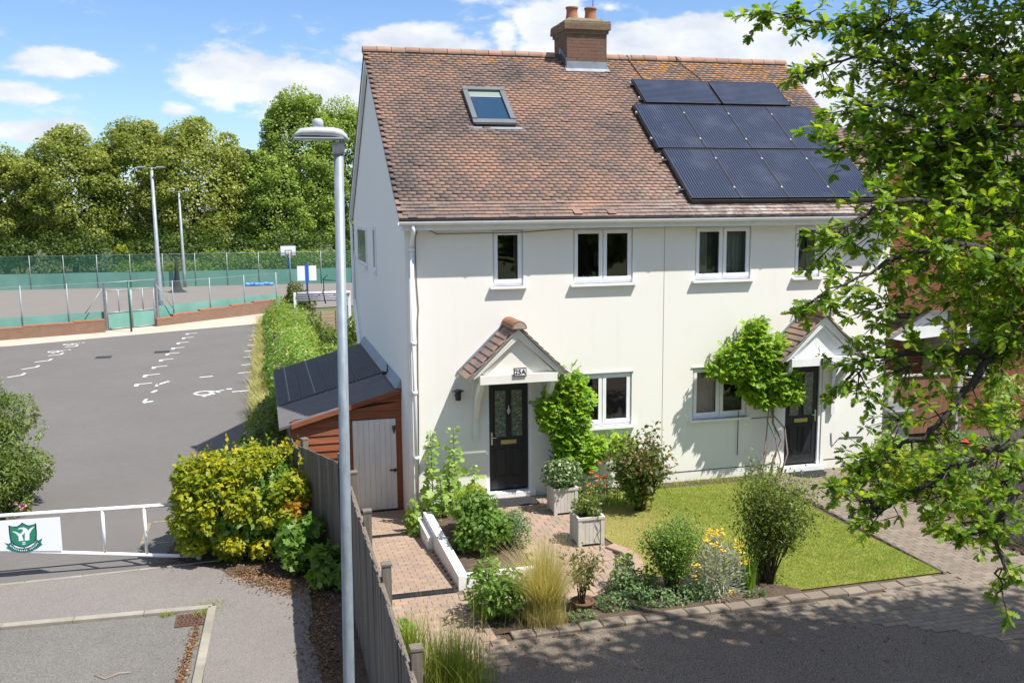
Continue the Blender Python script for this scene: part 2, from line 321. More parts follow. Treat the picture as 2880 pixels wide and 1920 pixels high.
def mk_panel(name, horiz):
    m, t = new_mat(name)
    uv = nd(t, 'ShaderNodeTexCoord').outputs['UV']; s = nd(t, 'ShaderNodeSeparateXYZ', {0: uv})
    a = s.outputs[1] if horiz else s.outputs[0]
    fr = mth(t, 'FRACT', mth(t, 'MULTIPLY', a, 18.0))
    ln = mth(t, 'LESS_THAN', mth(t, 'ABSOLUTE', mth(t, 'SUBTRACT', fr, 0.5)), 0.10)
    col = mixc(t, mth(t, 'MULTIPLY', ln, 0.5), (0.010, 0.015, 0.036), (0.14, 0.17, 0.23))
    dust = noise(t, pos(t), 1.6, 4)
    dm = nd(t, 'ShaderNodeMapRange', {0: dust, 1: 0.5, 2: 0.75, 3: 0.0, 4: 0.12}).outputs[0]
    col = mixc(t, dm, col, (0.20, 0.22, 0.26))
    sp = nd(t, 'ShaderNodeMapRange', {0: noise(t, pos(t), 21, 3, 0.8), 1: 0.715, 2: 0.73, 3: 0.0, 4: 0.7}).outputs[0]
    col = mixc(t, sp, col, (0.60, 0.58, 0.50))
    return finish(m, t, col, 0.2, spec=0.35)
M['pv'] = mk_panel('solar_cells', False); M['pvh'] = mk_panel('solar_cells_landscape', True)
M['pvframe'] = simple('anodised_dark_frame', (0.05, 0.055, 0.07), (0.07, 0.07, 0.08), 5, 0.4, 0, metal=0.5)
M['alu'] = simple('aluminium', (0.62, 0.63, 0.65), None, 5, 0.35, 0, metal=0.7)
M['greymetal'] = simple('grey_roof_window_cladding', (0.16, 0.17, 0.18), (0.13, 0.14, 0.15), 4, 0.45, 0.05, metal=0.3)
def mk_net(name, col, alpha, scale):
    m, t = new_mat(name)
    d = nd(t, 'ShaderNodeBsdfDiffuse', {'Color': c4(col)}); tr = nd(t, 'ShaderNodeBsdfTransparent')
    a = nd(t, 'ShaderNodeMapRange', {0: noise(t, pos(t), scale, 3), 1: 0.35, 2: 0.65, 3: alpha*0.85, 4: min(1, alpha*1.1)}).outputs[0]
    mx = nd(t, 'ShaderNodeMixShader', {0: a, 1: tr.outputs[0], 2: d.outputs[0]}); nd(t, 'ShaderNodeOutputMaterial', {0: mx.outputs[0]})
    return m
M['net'] = mk_net('green_fence_mesh', (0.03, 0.10, 0.075), 0.5, 0.5)
M['clearnet'] = mk_net('thin_wire_mesh', (0.25, 0.30, 0.28), 0.10, 0.5)
M['windbreak'] = simple('green_windbreak_fabric', (0.12, 0.29, 0.235), (0.18, 0.36, 0.30), 0.7, 0.8, 0.2)
M['windbreakfar'] = simple('faded_windbreak_fabric', (0.09, 0.23, 0.18), (0.14, 0.29, 0.24), 0.5, 0.8, 0.2)
M['greenpost'] = simple('dark_green_post', (0.01, 0.12, 0.08), None, 5, 0.4, 0)
M['rust'] = simple('rusted_iron', (0.13, 0.06, 0.04), (0.08, 0.05, 0.04), 12, 0.85, 0.6)
M['drain'] = simple('black_channel_drain', (0.02, 0.022, 0.026), (0.035, 0.035, 0.04), 12, 0.5, 0.1)
def mk_gatepaint():
    m, t = new_mat('white_gate_paint_with_rust'); p = pos(t)
    f = nd(t, 'ShaderNodeMapRange', {0: noise(t, p, 4.5, 7, 0.7), 1: 0.60, 2: 0.70, 3: 0.0, 4: 0.75}).outputs[0]
    return finish(m, t, mixc(t, f, (0.80, 0.80, 0.81), (0.55, 0.28, 0.12)), 0.4, noise(t, p, 30, 3), 0.1, 0.003)
M['gatepaint'] = mk_gatepaint()
M['signwhite'] = simple('white_sign_board', (0.80, 0.82, 0.86), (0.77, 0.79, 0.83), 1, 0.3, 0)
M['signgreen'] = simple('crest_green', (0.02, 0.24, 0.13), (0.02, 0.21, 0.12), 2, 0.4, 0)
M['signteal'] = simple('ribbon_teal', (0.02, 0.17, 0.15), None, 2, 0.4, 0)
M['signnavy'] = simple('crest_navy', (0.015, 0.03, 0.11), None, 2, 0.4, 0)
M['blue'] = simple('blue_steel', (0.02, 0.12, 0.48), (0.02, 0.10, 0.40), 2, 0.4, 0)
M['bluetarp'] = simple('blue_tarpaulin', (0.05, 0.25, 0.65), (0.10, 0.35, 0.72), 4, 0.5, 0.3)
M['orangerim'] = simple('orange_hoop_steel', (0.6, 0.12, 0.04), None, 2, 0.4, 0)
M['lampgrey'] = simple('light_grey_lantern_paint', (0.45, 0.48, 0.51), (0.36, 0.39, 0.42), 4, 0.4, 0.05)
M['planter'] = simple('stone_white_planter_paint', (0.55, 0.53, 0.48), (0.45, 0.43, 0.38), 6, 0.8, 0.4, 30, vary=0.1, stretch=(3, 3, 1))
M['lilaccover'] = simple('lilac_striped_canopy_fabric', (0.50, 0.46, 0.60), (0.60, 0.57, 0.66), 5, 0.8, 0.1)
M['lattice'] = simple('pale_timber_panel', (0.42, 0.31, 0.22), (0.36, 0.26, 0.18), 3, 0.85, 0.3, vary=0.15)
M['bin'] = simple('grey_wheelie_bin', (0.12, 0.13, 0.14), (0.16, 0.17, 0.18), 3, 0.5, 0.1)
M['stonegrey'] = simple('concrete_post', (0.48, 0.44, 0.39), (0.40, 0.37, 0.33), 3, 0.9, 0.4)
LEAFSETS = dict(
    lime=((0.12, 0.165, 0.028), (0.24, 0.275, 0.055), (0.46, 0.46, 0.13)),
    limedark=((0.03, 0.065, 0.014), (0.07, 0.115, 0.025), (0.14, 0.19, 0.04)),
    bright=((0.10, 0.17, 0.028), (0.21, 0.29, 0.05), (0.38, 0.44, 0.11)),
    oak=((0.06, 0.13, 0.012), (0.13, 0.23, 0.016), (0.31, 0.37, 0.03)),
    golden=((0.09, 0.16, 0.012), (0.28, 0.30, 0.015), (0.62, 0.50, 0.03)),
    deadleaf=((0.24, 0.13, 0.02), (0.42, 0.25, 0.03), (0.45, 0.33, 0.08)),
    privet=((0.05, 0.09, 0.02), (0.12, 0.17, 0.035), (0.25, 0.28, 0.06)),
    wisteria=((0.09, 0.19, 0.012), (0.19, 0.33, 0.02), (0.38, 0.47, 0.04)),
    garden=((0.07, 0.14, 0.025), (0.14, 0.24, 0.04), (0.26, 0.36, 0.08)),
    gardenlight=((0.13, 0.22, 0.04), (0.23, 0.34, 0.07), (0.36, 0.46, 0.14)),
    bluegreen=((0.07, 0.13, 0.05), (0.14, 0.22, 0.09), (0.25, 0.33, 0.17)),
    rosey=((0.05, 0.075, 0.02), (0.10, 0.13, 0.03), (0.22, 0.15, 0.06)),
    silver=((0.26, 0.28, 0.25), (0.36, 0.38, 0.34), (0.46, 0.47, 0.42)),
    straw=((0.24, 0.24, 0.07), (0.42, 0.37, 0.14), (0.60, 0.50, 0.27)),
    vergegrass=((0.16, 0.20, 0.05), (0.34, 0.32, 0.13), (0.52, 0.45, 0.22)),
    sedge=((0.10, 0.17, 0.02), (0.20, 0.26, 0.035), (0.36, 0.36, 0.09)),
    litter=((0.07, 0.04, 0.025), (0.20, 0.11, 0.06), (0.42, 0.26, 0.15)),
    lavleaf=((0.12, 0.15, 0.10), (0.18, 0.22, 0.15), (0.25, 0.28, 0.2)))
for _k, _a in LEAFSETS.items(): M[_k] = leaf_mat(_k + '_leaves', *_a)
M['oak'] = leaf_mat('oak_leaves', *LEAFSETS['oak'], trans=0.52)
def petal(name, c): return simple(name, c, tuple(x*0.8 for x in c), 8, 0.6, 0)
M['p_red'] = petal('red_petals', (0.55, 0.01, 0.01)); M['p_orange'] = petal('orange_petals', (0.75, 0.12, 0.02)); M['p_yellow'] = petal('yellow_petals', (0.80, 0.50, 0.02))
M['p_pink'] = petal('pink_petals', (0.62, 0.22, 0.40)); M['p_lav'] = petal('lavender_flowers', (0.17, 0.15, 0.42)); M['p_cream'] = petal('cream_flowerheads', (0.42, 0.42, 0.24)); M['p_peach'] = petal('peach_roses', (0.65, 0.35, 0.22))

# ------------------------------------------------------------------ mesh builders
ORG = {}
def link(name, me, root=None, org=None):
    o = bpy.data.objects.new(name, me); COL.objects.link(o)
    if root is not None: o.parent = root
    ORG[o.name] = org
    return o
def rootorg(root):
    """world position of an object in the chain of unrotated, unscaled parents"""
    p = Vector((0, 0, 0)); o = root
    while o is not None: p += o.location; o = o.parent
    return p
def thing(name, loc, label, cat, group=None):
    o = bpy.data.objects.new(name, None); COL.objects.link(o); o.location = loc; o.empty_display_size = 0.2
    o['label'] = label; o['category'] = cat
    if group: o['group'] = group
    return o
def tag(o, label=None, cat=None, group=None, kind=None):
    if label: o['label'] = label
    if cat: o['category'] = cat
    if group: o['group'] = group
    if kind: o['kind'] = kind
    return o
class MB:
    def __init__(s): s.v = []; s.f = []; s.r = []; s.mi = []; s.uv = []; s.cm = 0; s.smooth = []
    def add(s, vs, fs, rnd=0.5, sm=False):
        b = len(s.v); s.v.extend([tuple(v) for v in vs]); s.r.extend([rnd]*len(vs))
        for f in fs: s.f.append(tuple(b+i for i in f)); s.mi.append(s.cm); s.smooth.append(sm)
        return s
    def mat(s, i): s.cm = i; return s
    def box(s, a, b, rnd=0.5, rot=None, piv=None):
        x0, y0, z0 = a; x1, y1, z1 = b
        vs = [Vector(q) for q in ((x0,y0,z0),(x1,y0,z0),(x1,y1,z0),(x0,y1,z0),(x0,y0,z1),(x1,y0,z1),(x1,y1,z1),(x0,y1,z1))]
        if rot is not None:
            c = Vector(piv) if piv is not None else (Vector(a)+Vector(b))/2
            vs = [rot @ (v-c) + c for v in vs]
        return s.add(vs, [(0,3,2,1),(4,5,6,7),(0,1,5,4),(1,2,6,5),(2,3,7,6),(3,0,4,7)], rnd)
    def bbox(s, a, b, bev=0.01, rnd=0.5, rot=None, piv=None):
        """box with chamfered top edges"""
        x0, y0, z0 = a; x1, y1, z1 = b; e = bev
        vs = [(x0,y0,z0),(x1,y0,z0),(x1,y1,z0),(x0,y1,z0),(x0,y0,z1-e),(x1,y0,z1-e),(x1,y1,z1-e),(x0,y1,z1-e),(x0+e,y0+e,z1),(x1-e,y0+e,z1),(x1-e,y1-e,z1),(x0+e,y1-e,z1)]
        vs = [Vector(v) for v in vs]
        if rot is not None:
            c = Vector(piv) if piv is not None else (Vector(a)+Vector(b))/2
            vs = [rot @ (v-c) + c for v in vs]
        return s.add(vs, [(0,3,2,1),(0,1,5,4),(1,2,6,5),(2,3,7,6),(3,0,4,7),(4,5,9,8),(5,6,10,9),(6,7,11,10),(7,4,8,11),(8,9,10,11)], rnd)
    def quad(s, *p, rnd=0.5): return s.add(p, [tuple(range(len(p)))], rnd)
    def tube(s, pts, rad, n=8, cap=True, rnd=0.5):
        pts = [Vector(p) for p in pts]; L = len(pts)
        rr = [rad]*L if isinstance(rad, (int, float)) else list(rad)
        vs = []; prev = None
        for i, p in enumerate(pts):
            d = (pts[min(i+1, L-1)] - pts[max(i-1, 0)]).normalized()
            if prev is None:
                a = d.cross(Vector((0, 0, 1)))
                if a.length < 0.05: a = d.cross(Vector((0, 1, 0)))
            else: a = prev - d*prev.dot(d)
            a.normalize(); prev = a; b = d.cross(a)
            for k in range(n):
                t = 2*math.pi*k/n; vs.append(p + (a*math.cos(t) + b*math.sin(t))*rr[i])
        fs = [(i*n+k, i*n+(k+1) % n, (i+1)*n+(k+1) % n, (i+1)*n+k) for i in range(L-1) for k in range(n)]
        s.add(vs, fs, rnd, True)
        if cap:
            b = len(s.v) - L*n
            for f in (tuple(b+k for k in range(n))[::-1], tuple(b+(L-1)*n+k for k in range(n))): s.f.append(f); s.mi.append(s.cm); s.smooth.append(False)
        return s
    def prism(s, poly, axis, a, b, rnd=0.5):
        """polygon of 2-D points extruded along axis ('x','y','z') from a to b"""
        def P(p, t): return {'x': (t, p[0], p[1]), 'y': (p[0], t, p[1]), 'z': (p[0], p[1], t)}[axis]
        n = len(poly); vs = [P(p, a) for p in poly] + [P(p, b) for p in poly]
        fs = [tuple(range(n))[::-1], tuple(range(n, 2*n))] + [(i, (i+1) % n, n+(i+1) % n, n+i) for i in range(n)]
        return s.add(vs, fs, rnd)
    def lathe(s, c, prof, n=16, rnd=0.5):
        vs = [(c[0]+r*math.cos(2*math.pi*k/n), c[1]+r*math.sin(2*math.pi*k/n), c[2]+z) for r, z in prof for k in range(n)]
        fs = [(i*n+k, i*n+(k+1) % n, (i+1)*n+(k+1) % n, (i+1)*n+k) for i in range(len(prof)-1) for k in range(n)]
        s.add(vs, fs, rnd, True)
        b = len(s.v) - len(vs)
        for f in (tuple(b+k for k in range(n))[::-1], tuple(b+(len(prof)-1)*n+k for k in range(n))): s.f.append(f); s.mi.append(s.cm); s.smooth.append(False)
        return s
    def mesh(s, name, mats, org=(0, 0, 0)):
        me = bpy.data.meshes.new(name); o = Vector(org)
        me.from_pydata([tuple(Vector(v)-o) for v in s.v], [], s.f)
        me.polygons.foreach_set('material_index', s.mi); me.polygons.foreach_set('use_smooth', s.smooth)
        at = me.attributes.new('rnd', 'FLOAT', 'POINT'); at.data.foreach_set('value', s.r)
        for m in (mats if isinstance(mats, (list, tuple)) else [mats]): me.materials.append(m)
        # recalc normals outward
        import bmesh
        bm = bmesh.new(); bm.from_mesh(me); bmesh.ops.recalc_face_normals(bm, faces=bm.faces); bm.to_mesh(me); bm.free()
        return me
    def build(s, name, mats, root=None, org=None):
        """link as one mesh object. With a root the object sits on the root's origin; else its origin is its own foot."""
        if root is not None:
            return link(name, s.mesh(name, mats, rootorg(root)), root)
        if org is None:
            a = np.array(s.v, float); mn, mx = a.min(0), a.max(0); org = ((mn[0]+mx[0])/2, (mn[1]+mx[1])/2, mn[2])
        o = link(name, s.mesh(name, mats, org)); o.location = org
        return o
def rz(a): return Matrix.Rotation(a, 3, 'Z')
def rx(a): return Matrix.Rotation(a, 3, 'X')
def ry(a): return Matrix.Rotation(a, 3, 'Y')
def np_mesh(name, V, F, rnd, mats, org, mi=None, smooth=False):
    me = bpy.data.meshes.new(name); V = np.asarray(V, np.float32) - np.asarray(org, np.float32)
    F = np.asarray(F, np.int32); nf, k = F.shape
    me.vertices.add(len(V)); me.vertices.foreach_set('co', V.ravel())
    me.loops.add(nf*k); me.loops.foreach_set('vertex_index', F.ravel())
    me.polygons.add(nf); me.polygons.foreach_set('loop_start', np.arange(nf, dtype=np.int32)*k)
    try: me.polygons.foreach_set('loop_total', np.full(nf, k, np.int32))
    except Exception: pass
    if mi is not None: me.polygons.foreach_set('material_index', np.asarray(mi, np.int32))
    at = me.attributes.new('rnd', 'FLOAT', 'POINT'); at.data.foreach_set('value', np.asarray(rnd, np.float32))
    for m in (mats if isinstance(mats, (list, tuple)) else [mats]): me.materials.append(m)
    me.update(calc_edges=True); me.validate()
    return me
# leaf templates: rows of (along, across, lift); faces are quads
T_QUAD = (np.array([(0,0,0),(.5,.5,.0),(1,0,-.05),(.5,-.5,0)]), np.array([(0,1,2,3)]))
T_FOLD = (np.array([(0,0,0),(.35,.42,.10),(.75,.30,.06),(1,0,-.12),(.75,-.30,.06),(.35,-.42,.10),(.5,0,-.02)]), np.array([(0,1,2,6),(6,2,3,3),(0,6,4,5),(6,3,4,4)]))
T_OVAL = (np.array([(0,0,0),(.4,.36,.08),(1,0,-.12),(.4,-.36,.08),(.5,0,-.03)]), np.array([(0,1,2,4),(0,4,2,3)]))
_oak = [(0,.02),(.12,.07),(.22,.20),(.29,.10),(.42,.33),(.50,.14),(.62,.36),(.70,.16),(.84,.26),(.90,.12),(1.0,.05)]
def _oakt():
    n = len(_oak); v = [(a, 0, -.10*a*a) for a, b in _oak] + [(a, b, .06*b*4*.3-.10*a*a) for a, b in _oak] + [(a, -b, .06*b*4*.3-.10*a*a) for a, b in _oak]
    f = []
    for i in range(n-1): f += [(i, i+1, n+i+1, n+i), (i, 2*n+i, 2*n+i+1, i+1)]
    return np.array(v), np.array(f)
T_OAK = _oakt()
_lob = [(0.02,.04),(.10,.35),(.30,.50),(.38,.30),(.62,.55),(.70,.25),(1.0,.06)]
def _lobt():
    n = len(_lob); v = [(a, 0, 0) for a, b in _lob] + [(a, b, .10*b) for a, b in _lob] + [(a, -b, .10*b) for a, b in _lob]
    f = []
    for i in range(n-1): f += [(i, i+1, n+i+1, n+i), (i, 2*n+i, 2*n+i+1, i+1)]
    return np.array(v), np.array(f)
T_LOBE = _lobt()
def unit(a): return a/np.maximum(np.linalg.norm(a, axis=-1, keepdims=True), 1e-9)
def scatter(T, P, A, Nn, S, wid=1.0):
    """place template T at P along axis A with normal Nn and size S -> vertices, quads"""
    tv, tf = T; n = len(P); k = len(tv)
    A = unit(A); B = unit(np.cross(Nn, A)); C = np.cross(A, B)
    S = np.asarray(S).reshape(-1, 1, 1)
    V = P[:, None, :] + S*(tv[None, :, 0:1]*A[:, None, :] + wid*tv[None, :, 1:2]*B[:, None, :] + tv[None, :, 2:3]*C[:, None, :])
    Fq = tf[None] + (np.arange(n)*k)[:, None, None]
    return V.reshape(-1, 3), Fq.reshape(-1, tf.shape[1]), k
def leaf_obj(name, P, A, Nn, S, mat, root=None, T=T_QUAD, rnd=None, wid=1.0, org=None):
    V, Fq, k = scatter(T, P, A, Nn, S, wid)
    r = RNG.random(len(P)) if rnd is None else rnd
    r = np.repeat(np.clip(r, 0, 1), k)
    if root is not None: org = rootorg(root)
    elif org is None: org = (P[:, 0].mean(), P[:, 1].mean(), P[:, 2].min())
    me = np_mesh(name, V, Fq, r, mat, org)
    o = link(name, me, root)
    if root is None: o.location = org
    return o
def lump_points(lumps, n, shell=0.75, rng=None):
    """points on and in a set of ellipsoids (x,y,z,rx,ry,rz), weighted by surface; returns points, outward normals"""
    rng = rng or RNG
    L = np.array(lumps, float); w = (L[:, 3]*L[:, 4] + L[:, 4]*L[:, 5] + L[:, 3]*L[:, 5]); w /= w.sum()
    i = rng.choice(len(L), n, p=w); d = unit(rng.normal(size=(n, 3)))
    rr = shell + (1.04-shell)*rng.random((n, 1))**0.6
    P = L[i, :3] + d*L[i, 3:6]*rr
    Nn = unit(d/L[i, 3:6]*L[i, 3:6].mean(axis=1, keepdims=True))
    return P, Nn, i, L
def foliage(name, lumps, n, size, mat, root=None, T=T_QUAD, shell=0.7, up=0.5, jit=0.7, droop=0.2, cull=True, zmin=None, wid=1.0, per=None, org=None):
    P, Nn, i, L = lump_points(lumps, n, shell)
    if cull:   # drop leaves buried deep in another lump
        keep = np.ones(len(P), bool)
        for q in range(len(L)):
            d = (((P - L[q, :3])/L[q, 3:6])**2).sum(1)
            keep &= ~((d < 0.30) & (i != q))
        P, Nn, i = P[keep], Nn[keep], i[keep]
    if zmin is not None:
        k = P[:, 2] > zmin; P, Nn, i = P[k], Nn[k], i[k]
    m = len(P)
    Nl = unit(Nn + np.array([0, 0, up]) + RNG.normal(size=(m, 3))*jit)
    A = unit(RNG.normal(size=(m, 3)) + Nn*0.8 + np.array([0, 0, -droop]))
    A = unit(A - Nl*(A*Nl).sum(1, keepdims=True)*0.8)
    S = size*(0.6 + 0.8*RNG.random(m))
    tone = RNG.random(len(L))                      # each lump its own tone
    r = 0.45*RNG.random(m) + 0.35*tone[i] + 0.2*(RNG.random(m) > 0.85)
    return leaf_obj(name, P, A, Nl, S, mat, root, T, r, wid, org)
def sub_lumps(c, r, n, sz, flat=1.0, zlo=-0.4, rng=None):
    """n lumps riding on an ellipsoid c/r"""
    rng = rng or RNG; out = []
    for _ in range(n):
        d = unit(rng.normal(size=3)); d[2] = max(d[2], zlo) ; d = unit(d)
        q = rng.uniform(0.62, 0.95); s = sz*rng.uniform(0.65, 1.3)
        out.append((c[0]+d[0]*r[0]*q, c[1]+d[1]*r[1]*q, c[2]+d[2]*r[2]*q, s, s, s*flat))
    return out
def blades(name, P, h, bend, w, mat, root=None, up=1.0, seg=3, org=None, rnd=None, dirs=None):
    """grass blades: tapering bent strips"""
    n = len(P); h = np.asarray(h).reshape(-1); 
    a = RNG.random(n)*2*np.pi if dirs is None else dirs
    d = np.stack([np.cos(a), np.sin(a), np.zeros(n)], 1); side = np.stack([-np.sin(a), np.cos(a), np.zeros(n)], 1)
    tw = RNG.normal(size=(n, 1))*0.6; side = unit(side + d*tw)
    bend = np.asarray(bend).reshape(-1) * np.ones(n); V = []
    for s_ in range(seg+1):
        t = s_/seg
        c = P + d*(h*bend*t**1.8)[:, None] + np.array([0, 0, 1])*(h*up*t*(1-0.35*bend*t))[:, None]
        ww = w*(1-t*0.92)
        V += [c - side*ww/2, c + side*ww/2]
    V = np.stack(V, 1); k = V.shape[1]
    F1 = np.array([(2*i, 2*i+1, 2*i+3, 2*i+2) for i in range(seg)]); Fq = (F1[None] + (np.arange(n)*k)[:, None, None]).reshape(-1, 4)
    r = RNG.random(n) if rnd is None else rnd
    if root is not None: org = rootorg(root)
    elif org is None: org = (P[:, 0].mean(), P[:, 1].mean(), P[:, 2].min())
    o = link(name, np_mesh(name, V.reshape(-1, 3), Fq, np.repeat(r, k), mat, org), root)
    if root is None: o.location = org
    return o
def piece(name, me, root, loc, rot=None):
    """one piece sharing a mesh; loc in world"""
    o = bpy.data.objects.new(name, me); COL.objects.link(o); o.parent = root
    o.location = Vector(loc) - rootorg(root)
    if rot: o.rotation_euler = rot
    return o
def copy_tree(o, parent=None):
    c = o.copy(); COL.objects.link(c)
    if parent is not None: c.parent = parent
    for ch in list(o.children): copy_tree(ch, c)
    return c
def text_mesh(txt, size, depth=0.002, font_shear=0.0):
    cu = bpy.data.curves.new('lettering', 'FONT'); cu.body = txt; cu.size = size; cu.extrude = depth; cu.align_x = 'CENTER'; cu.align_y = 'CENTER'; cu.offset = size*0.02
    ob = bpy.data.objects.new('lettering', cu); COL.objects.link(ob)
    dg = bpy.context.evaluated_depsgraph_get(); me = bpy.data.meshes.new_from_object(ob.evaluated_get(dg))
    bpy.data.objects.remove(ob); return me
# ================================================================== GROUND
LOW = -0.60
M['jointsand'] = simple('sandy_paving_joint', (.17, .13, .10), (.12, .09, .07), 9, .95, .3)
def sheet(name, poly, z, mat, kind='structure', thick=None, root=None):
    b = MB()
    if thick: b.prism([(p[0], p[1]) for p in poly], 'z', z-thick, z)
    else: b.quad(*[(p[0], p[1], z) for p in poly])
    o = b.build(name, mat, root); 
    if root is None: tag(o, kind=kind)
    return o
sheet('ground', [(-900, -400), (900, -400), (900, 1600), (-900, 1600)], LOW-0.03, M['field'])
sheet('car_park', [(-60, 23.0), (-18.3, 29.8), (-14.6, 31.5), (-7.4, 34.85), (-7.25, 33), (-7.75, 15), (-7.95, 3), (-8.0, -0.3), (-9.6, -0.36), (-60, -0.9)], LOW, M['carpark'])
sheet('footway', [(-60, -0.98), (-9.6, -0.43), (-7.9, -0.36), (-6.9, -1.0), (-6.9, -16), (-8.62, -16), (-8.32, -2.2), (-11.3, -2.05), (-60, -1.2)], LOW+0.03, M['footway'], thick=0.06)
sheet('road', [(-60, -1.3), (-11.3, -2.2), (-8.45, -2.35), (-8.75, -16), (-60, -16)], LOW-0.005, M['road'])
sheet('footpath', [(-60, 20.5), (-18.3, 29.75), (-14.6, 31.5), (-7.4, 34.8), (-6.6, 35.2), (-6.4, 41.2), (-12.7, 36.3), (-13.2, 35.6), (-60, 19.2+5.0)], LOW+0.004, M['sand'])
sheet('tennis_court', [(-80, 12), (-19, 33.2), (-15.0, 35.2), (-12.6, 36.0), (-6.5, 41.3), (6, 44), (60, 50), (60, 59), (-80, 69)], LOW+0.010, M['court'])
# soil strip beside the fence, with dry leaf litter
edge_ = [(-9.15, .9), (-9.2, .3), (-9.0, -.05), (-8.75, -.42), (-8.3, -.75), (-8.05, -1.15), (-7.7, -1.28), (-7.35, -1.22), (-7.1, -1.55), (-6.85, -2.2), (-6.78, -2.6), (-6.92, -3.2), (-6.98, -3.7), (-6.93, -4.2), (-6.88, -5.0), (-6.95, -6), (-6.9, -16)]
edge2 = []
for (a, c) in zip(edge_[:-1], edge_[1:]):
    nn_ = max(1, int(math.dist(a, c)/.12)) if c[1] > -15 else 1
    for i in range(nn_): edge2.append((a[0]+(c[0]-a[0])*i/nn_+random.uniform(-.035, .035), a[1]+(c[1]-a[1])*i/nn_+random.uniform(-.03, .03)))
sheet('flower_bed', edge2+[(-6.9, -16), (-6.3, -16), (-6.3, 2.0), (-7.6, 2.0), (-8.6, 1.4)], LOW+0.034, M['litterbase'])
# raised plot the house stands on, and the paved side path falling away to the shed
gp = MB(); gp.box((-4.80, -40, -0.7), (60, 9.6, -0.015)); o = gp.build('garden_plot', M['soil']); tag(o, kind='structure')
def path_z(y): return 0.0 if y < -4.1 else max(-0.36, -(y+4.1)*0.071)
sp = MB(); ys = [-40, -4.1, 0.95, 7.2]
for i in range(3):
    z0, z1 = path_z(ys[i])-0.025, path_z(ys[i+1])-0.025
    sp.add([(-6.30, ys[i], -0.7), (-4.80, ys[i], -0.7), (-4.80, ys[i+1], -0.7), (-6.30, ys[i+1], -0.7), (-6.30, ys[i], z0), (-4.80, ys[i], z0), (-4.80, ys[i+1], z1), (-6.30, ys[i+1], z1)],
           [(0,3,2,1),(4,5,6,7),(0,1,5,4),(1,2,6,5),(2,3,7,6),(3,0,4,7)])
side_path = tag(sp.build('side_path', M['jointsand']), kind='structure')
sheet('driveway', [(-6.28, -5.78), (60, -5.78), (60, -40), (-6.28, -40)], -0.002, M['drive'])
# back garden of the left-hand house
bgd = MB(); bgd.box((-6.95, 9.65, -0.7), (4.8, 33.5, LOW+0.05)); tag(bgd.build('back_garden', M['field']), kind='structure')

# ---- block paving: nearest blocks are pieces, the rest one mesh
def in_poly(x, y, P):
    c = False; n = len(P)
    for i in range(n):
        x0, y0 = P[i]; x1, y1 = P[(i+1) % n]
        if (y0 > y) != (y1 > y) and x < (x1-x0)*(y-y0)/(y1-y0)+x0: c = not c
    return c
def block_mesh(w, l, h, rv, bev=0.004):
    b = MB(); b.bbox((-w/2, -l/2, -h), (w/2, l/2, 0), bev, rv); return b
BLK = {}
def block_me(w, l, mat, mname, v):
    k = (round(w, 3), round(l, 3), mname, v)
    if k not in BLK: BLK[k] = block_mesh(w, l, 0.05, v/9.0+0.03).mesh('paving_block', mat)
    return BLK[k]
def pave(root, inside, zf, x0, x1, y0, y1, mat, mname, limit=300, w=0.20, l=0.10, g=0.004, slope=0.0, order=None):
    rows = []
    ny = int((y1-y0)/(l+g)); nx = int((x1-x0)/(w+g))
    for j in range(ny):
        for i in range(-1, nx+1):
            x = x0 + (i+0.5*(j % 2)+0.5)*(w+g); y = y0 + (j+0.5)*(l+g)
            if inside(x, y): rows.append((x, y))
    rows.sort(key=order or (lambda p: (p[0]-CAM.x)**2 + (p[1]-CAM.y)**2))
    stuff = MB()
    for q, (x, y) in enumerate(rows):
        v = random.randrange(10); z = zf(x, y) + random.uniform(-0.002, 0.003); tl = R(random.uniform(-0.6, 0.6))
        ti = -slope if y > -4.1 else 0.0
        if q < limit: piece('paving_block', block_me(w, l, mat, mname, v), root, (x, y, z), (ti, 0, tl))
        else:
            m = rz(tl) @ rx(ti)
            sub = block_mesh(w, l, 0.05, v/9.0+0.03); stuff.add([m @ Vector(a) + Vector((x, y, z)) for a in sub.v], sub.f, v/9.0+0.03)
    if len(rows) > limit:
        o = stuff.build('block_paving', mat, root); o['kind'] = 'stuff'
    return len(rows)
pave(side_path, lambda x, y: -6.25 < x < -4.93 and not (-4.08 < y < -3.92) and not (-0.92 < y < -0.78), lambda x, y: path_z(y), -6.26, -4.86, -6.4, 0.95, M['block'], 'b', 300, slope=0.071)
# paved court in front of the first door
CT = [(-4.80, -0.02), (-2.28, -0.02), (-2.30, -2.9), (-2.24, -3.4), (-2.32, -4.0), (-2.62, -4.6), (-3.3, -4.95), (-4.6, -5.05), (-4.80, -6.4), (-4.93, -6.4), (-4.93, -4.05), (-3.62, -4.05), (-3.55, -2.6), (-3.7, -0.75), (-4.80, -0.75)]
cb = MB(); cb.quad(*[(x, y, -0.01) for x, y in CT]); paved_court = tag(cb.build('paved_forecourt', M['jointsand']), kind='structure')
pave(paved_court, lambda x, y: in_poly(x, y, CT), lambda x, y: 0.012, -4.95, -2.2, -6.4, 0.0, M['block'], 'b', 300, w=0.20, l=0.16, g=0.006)
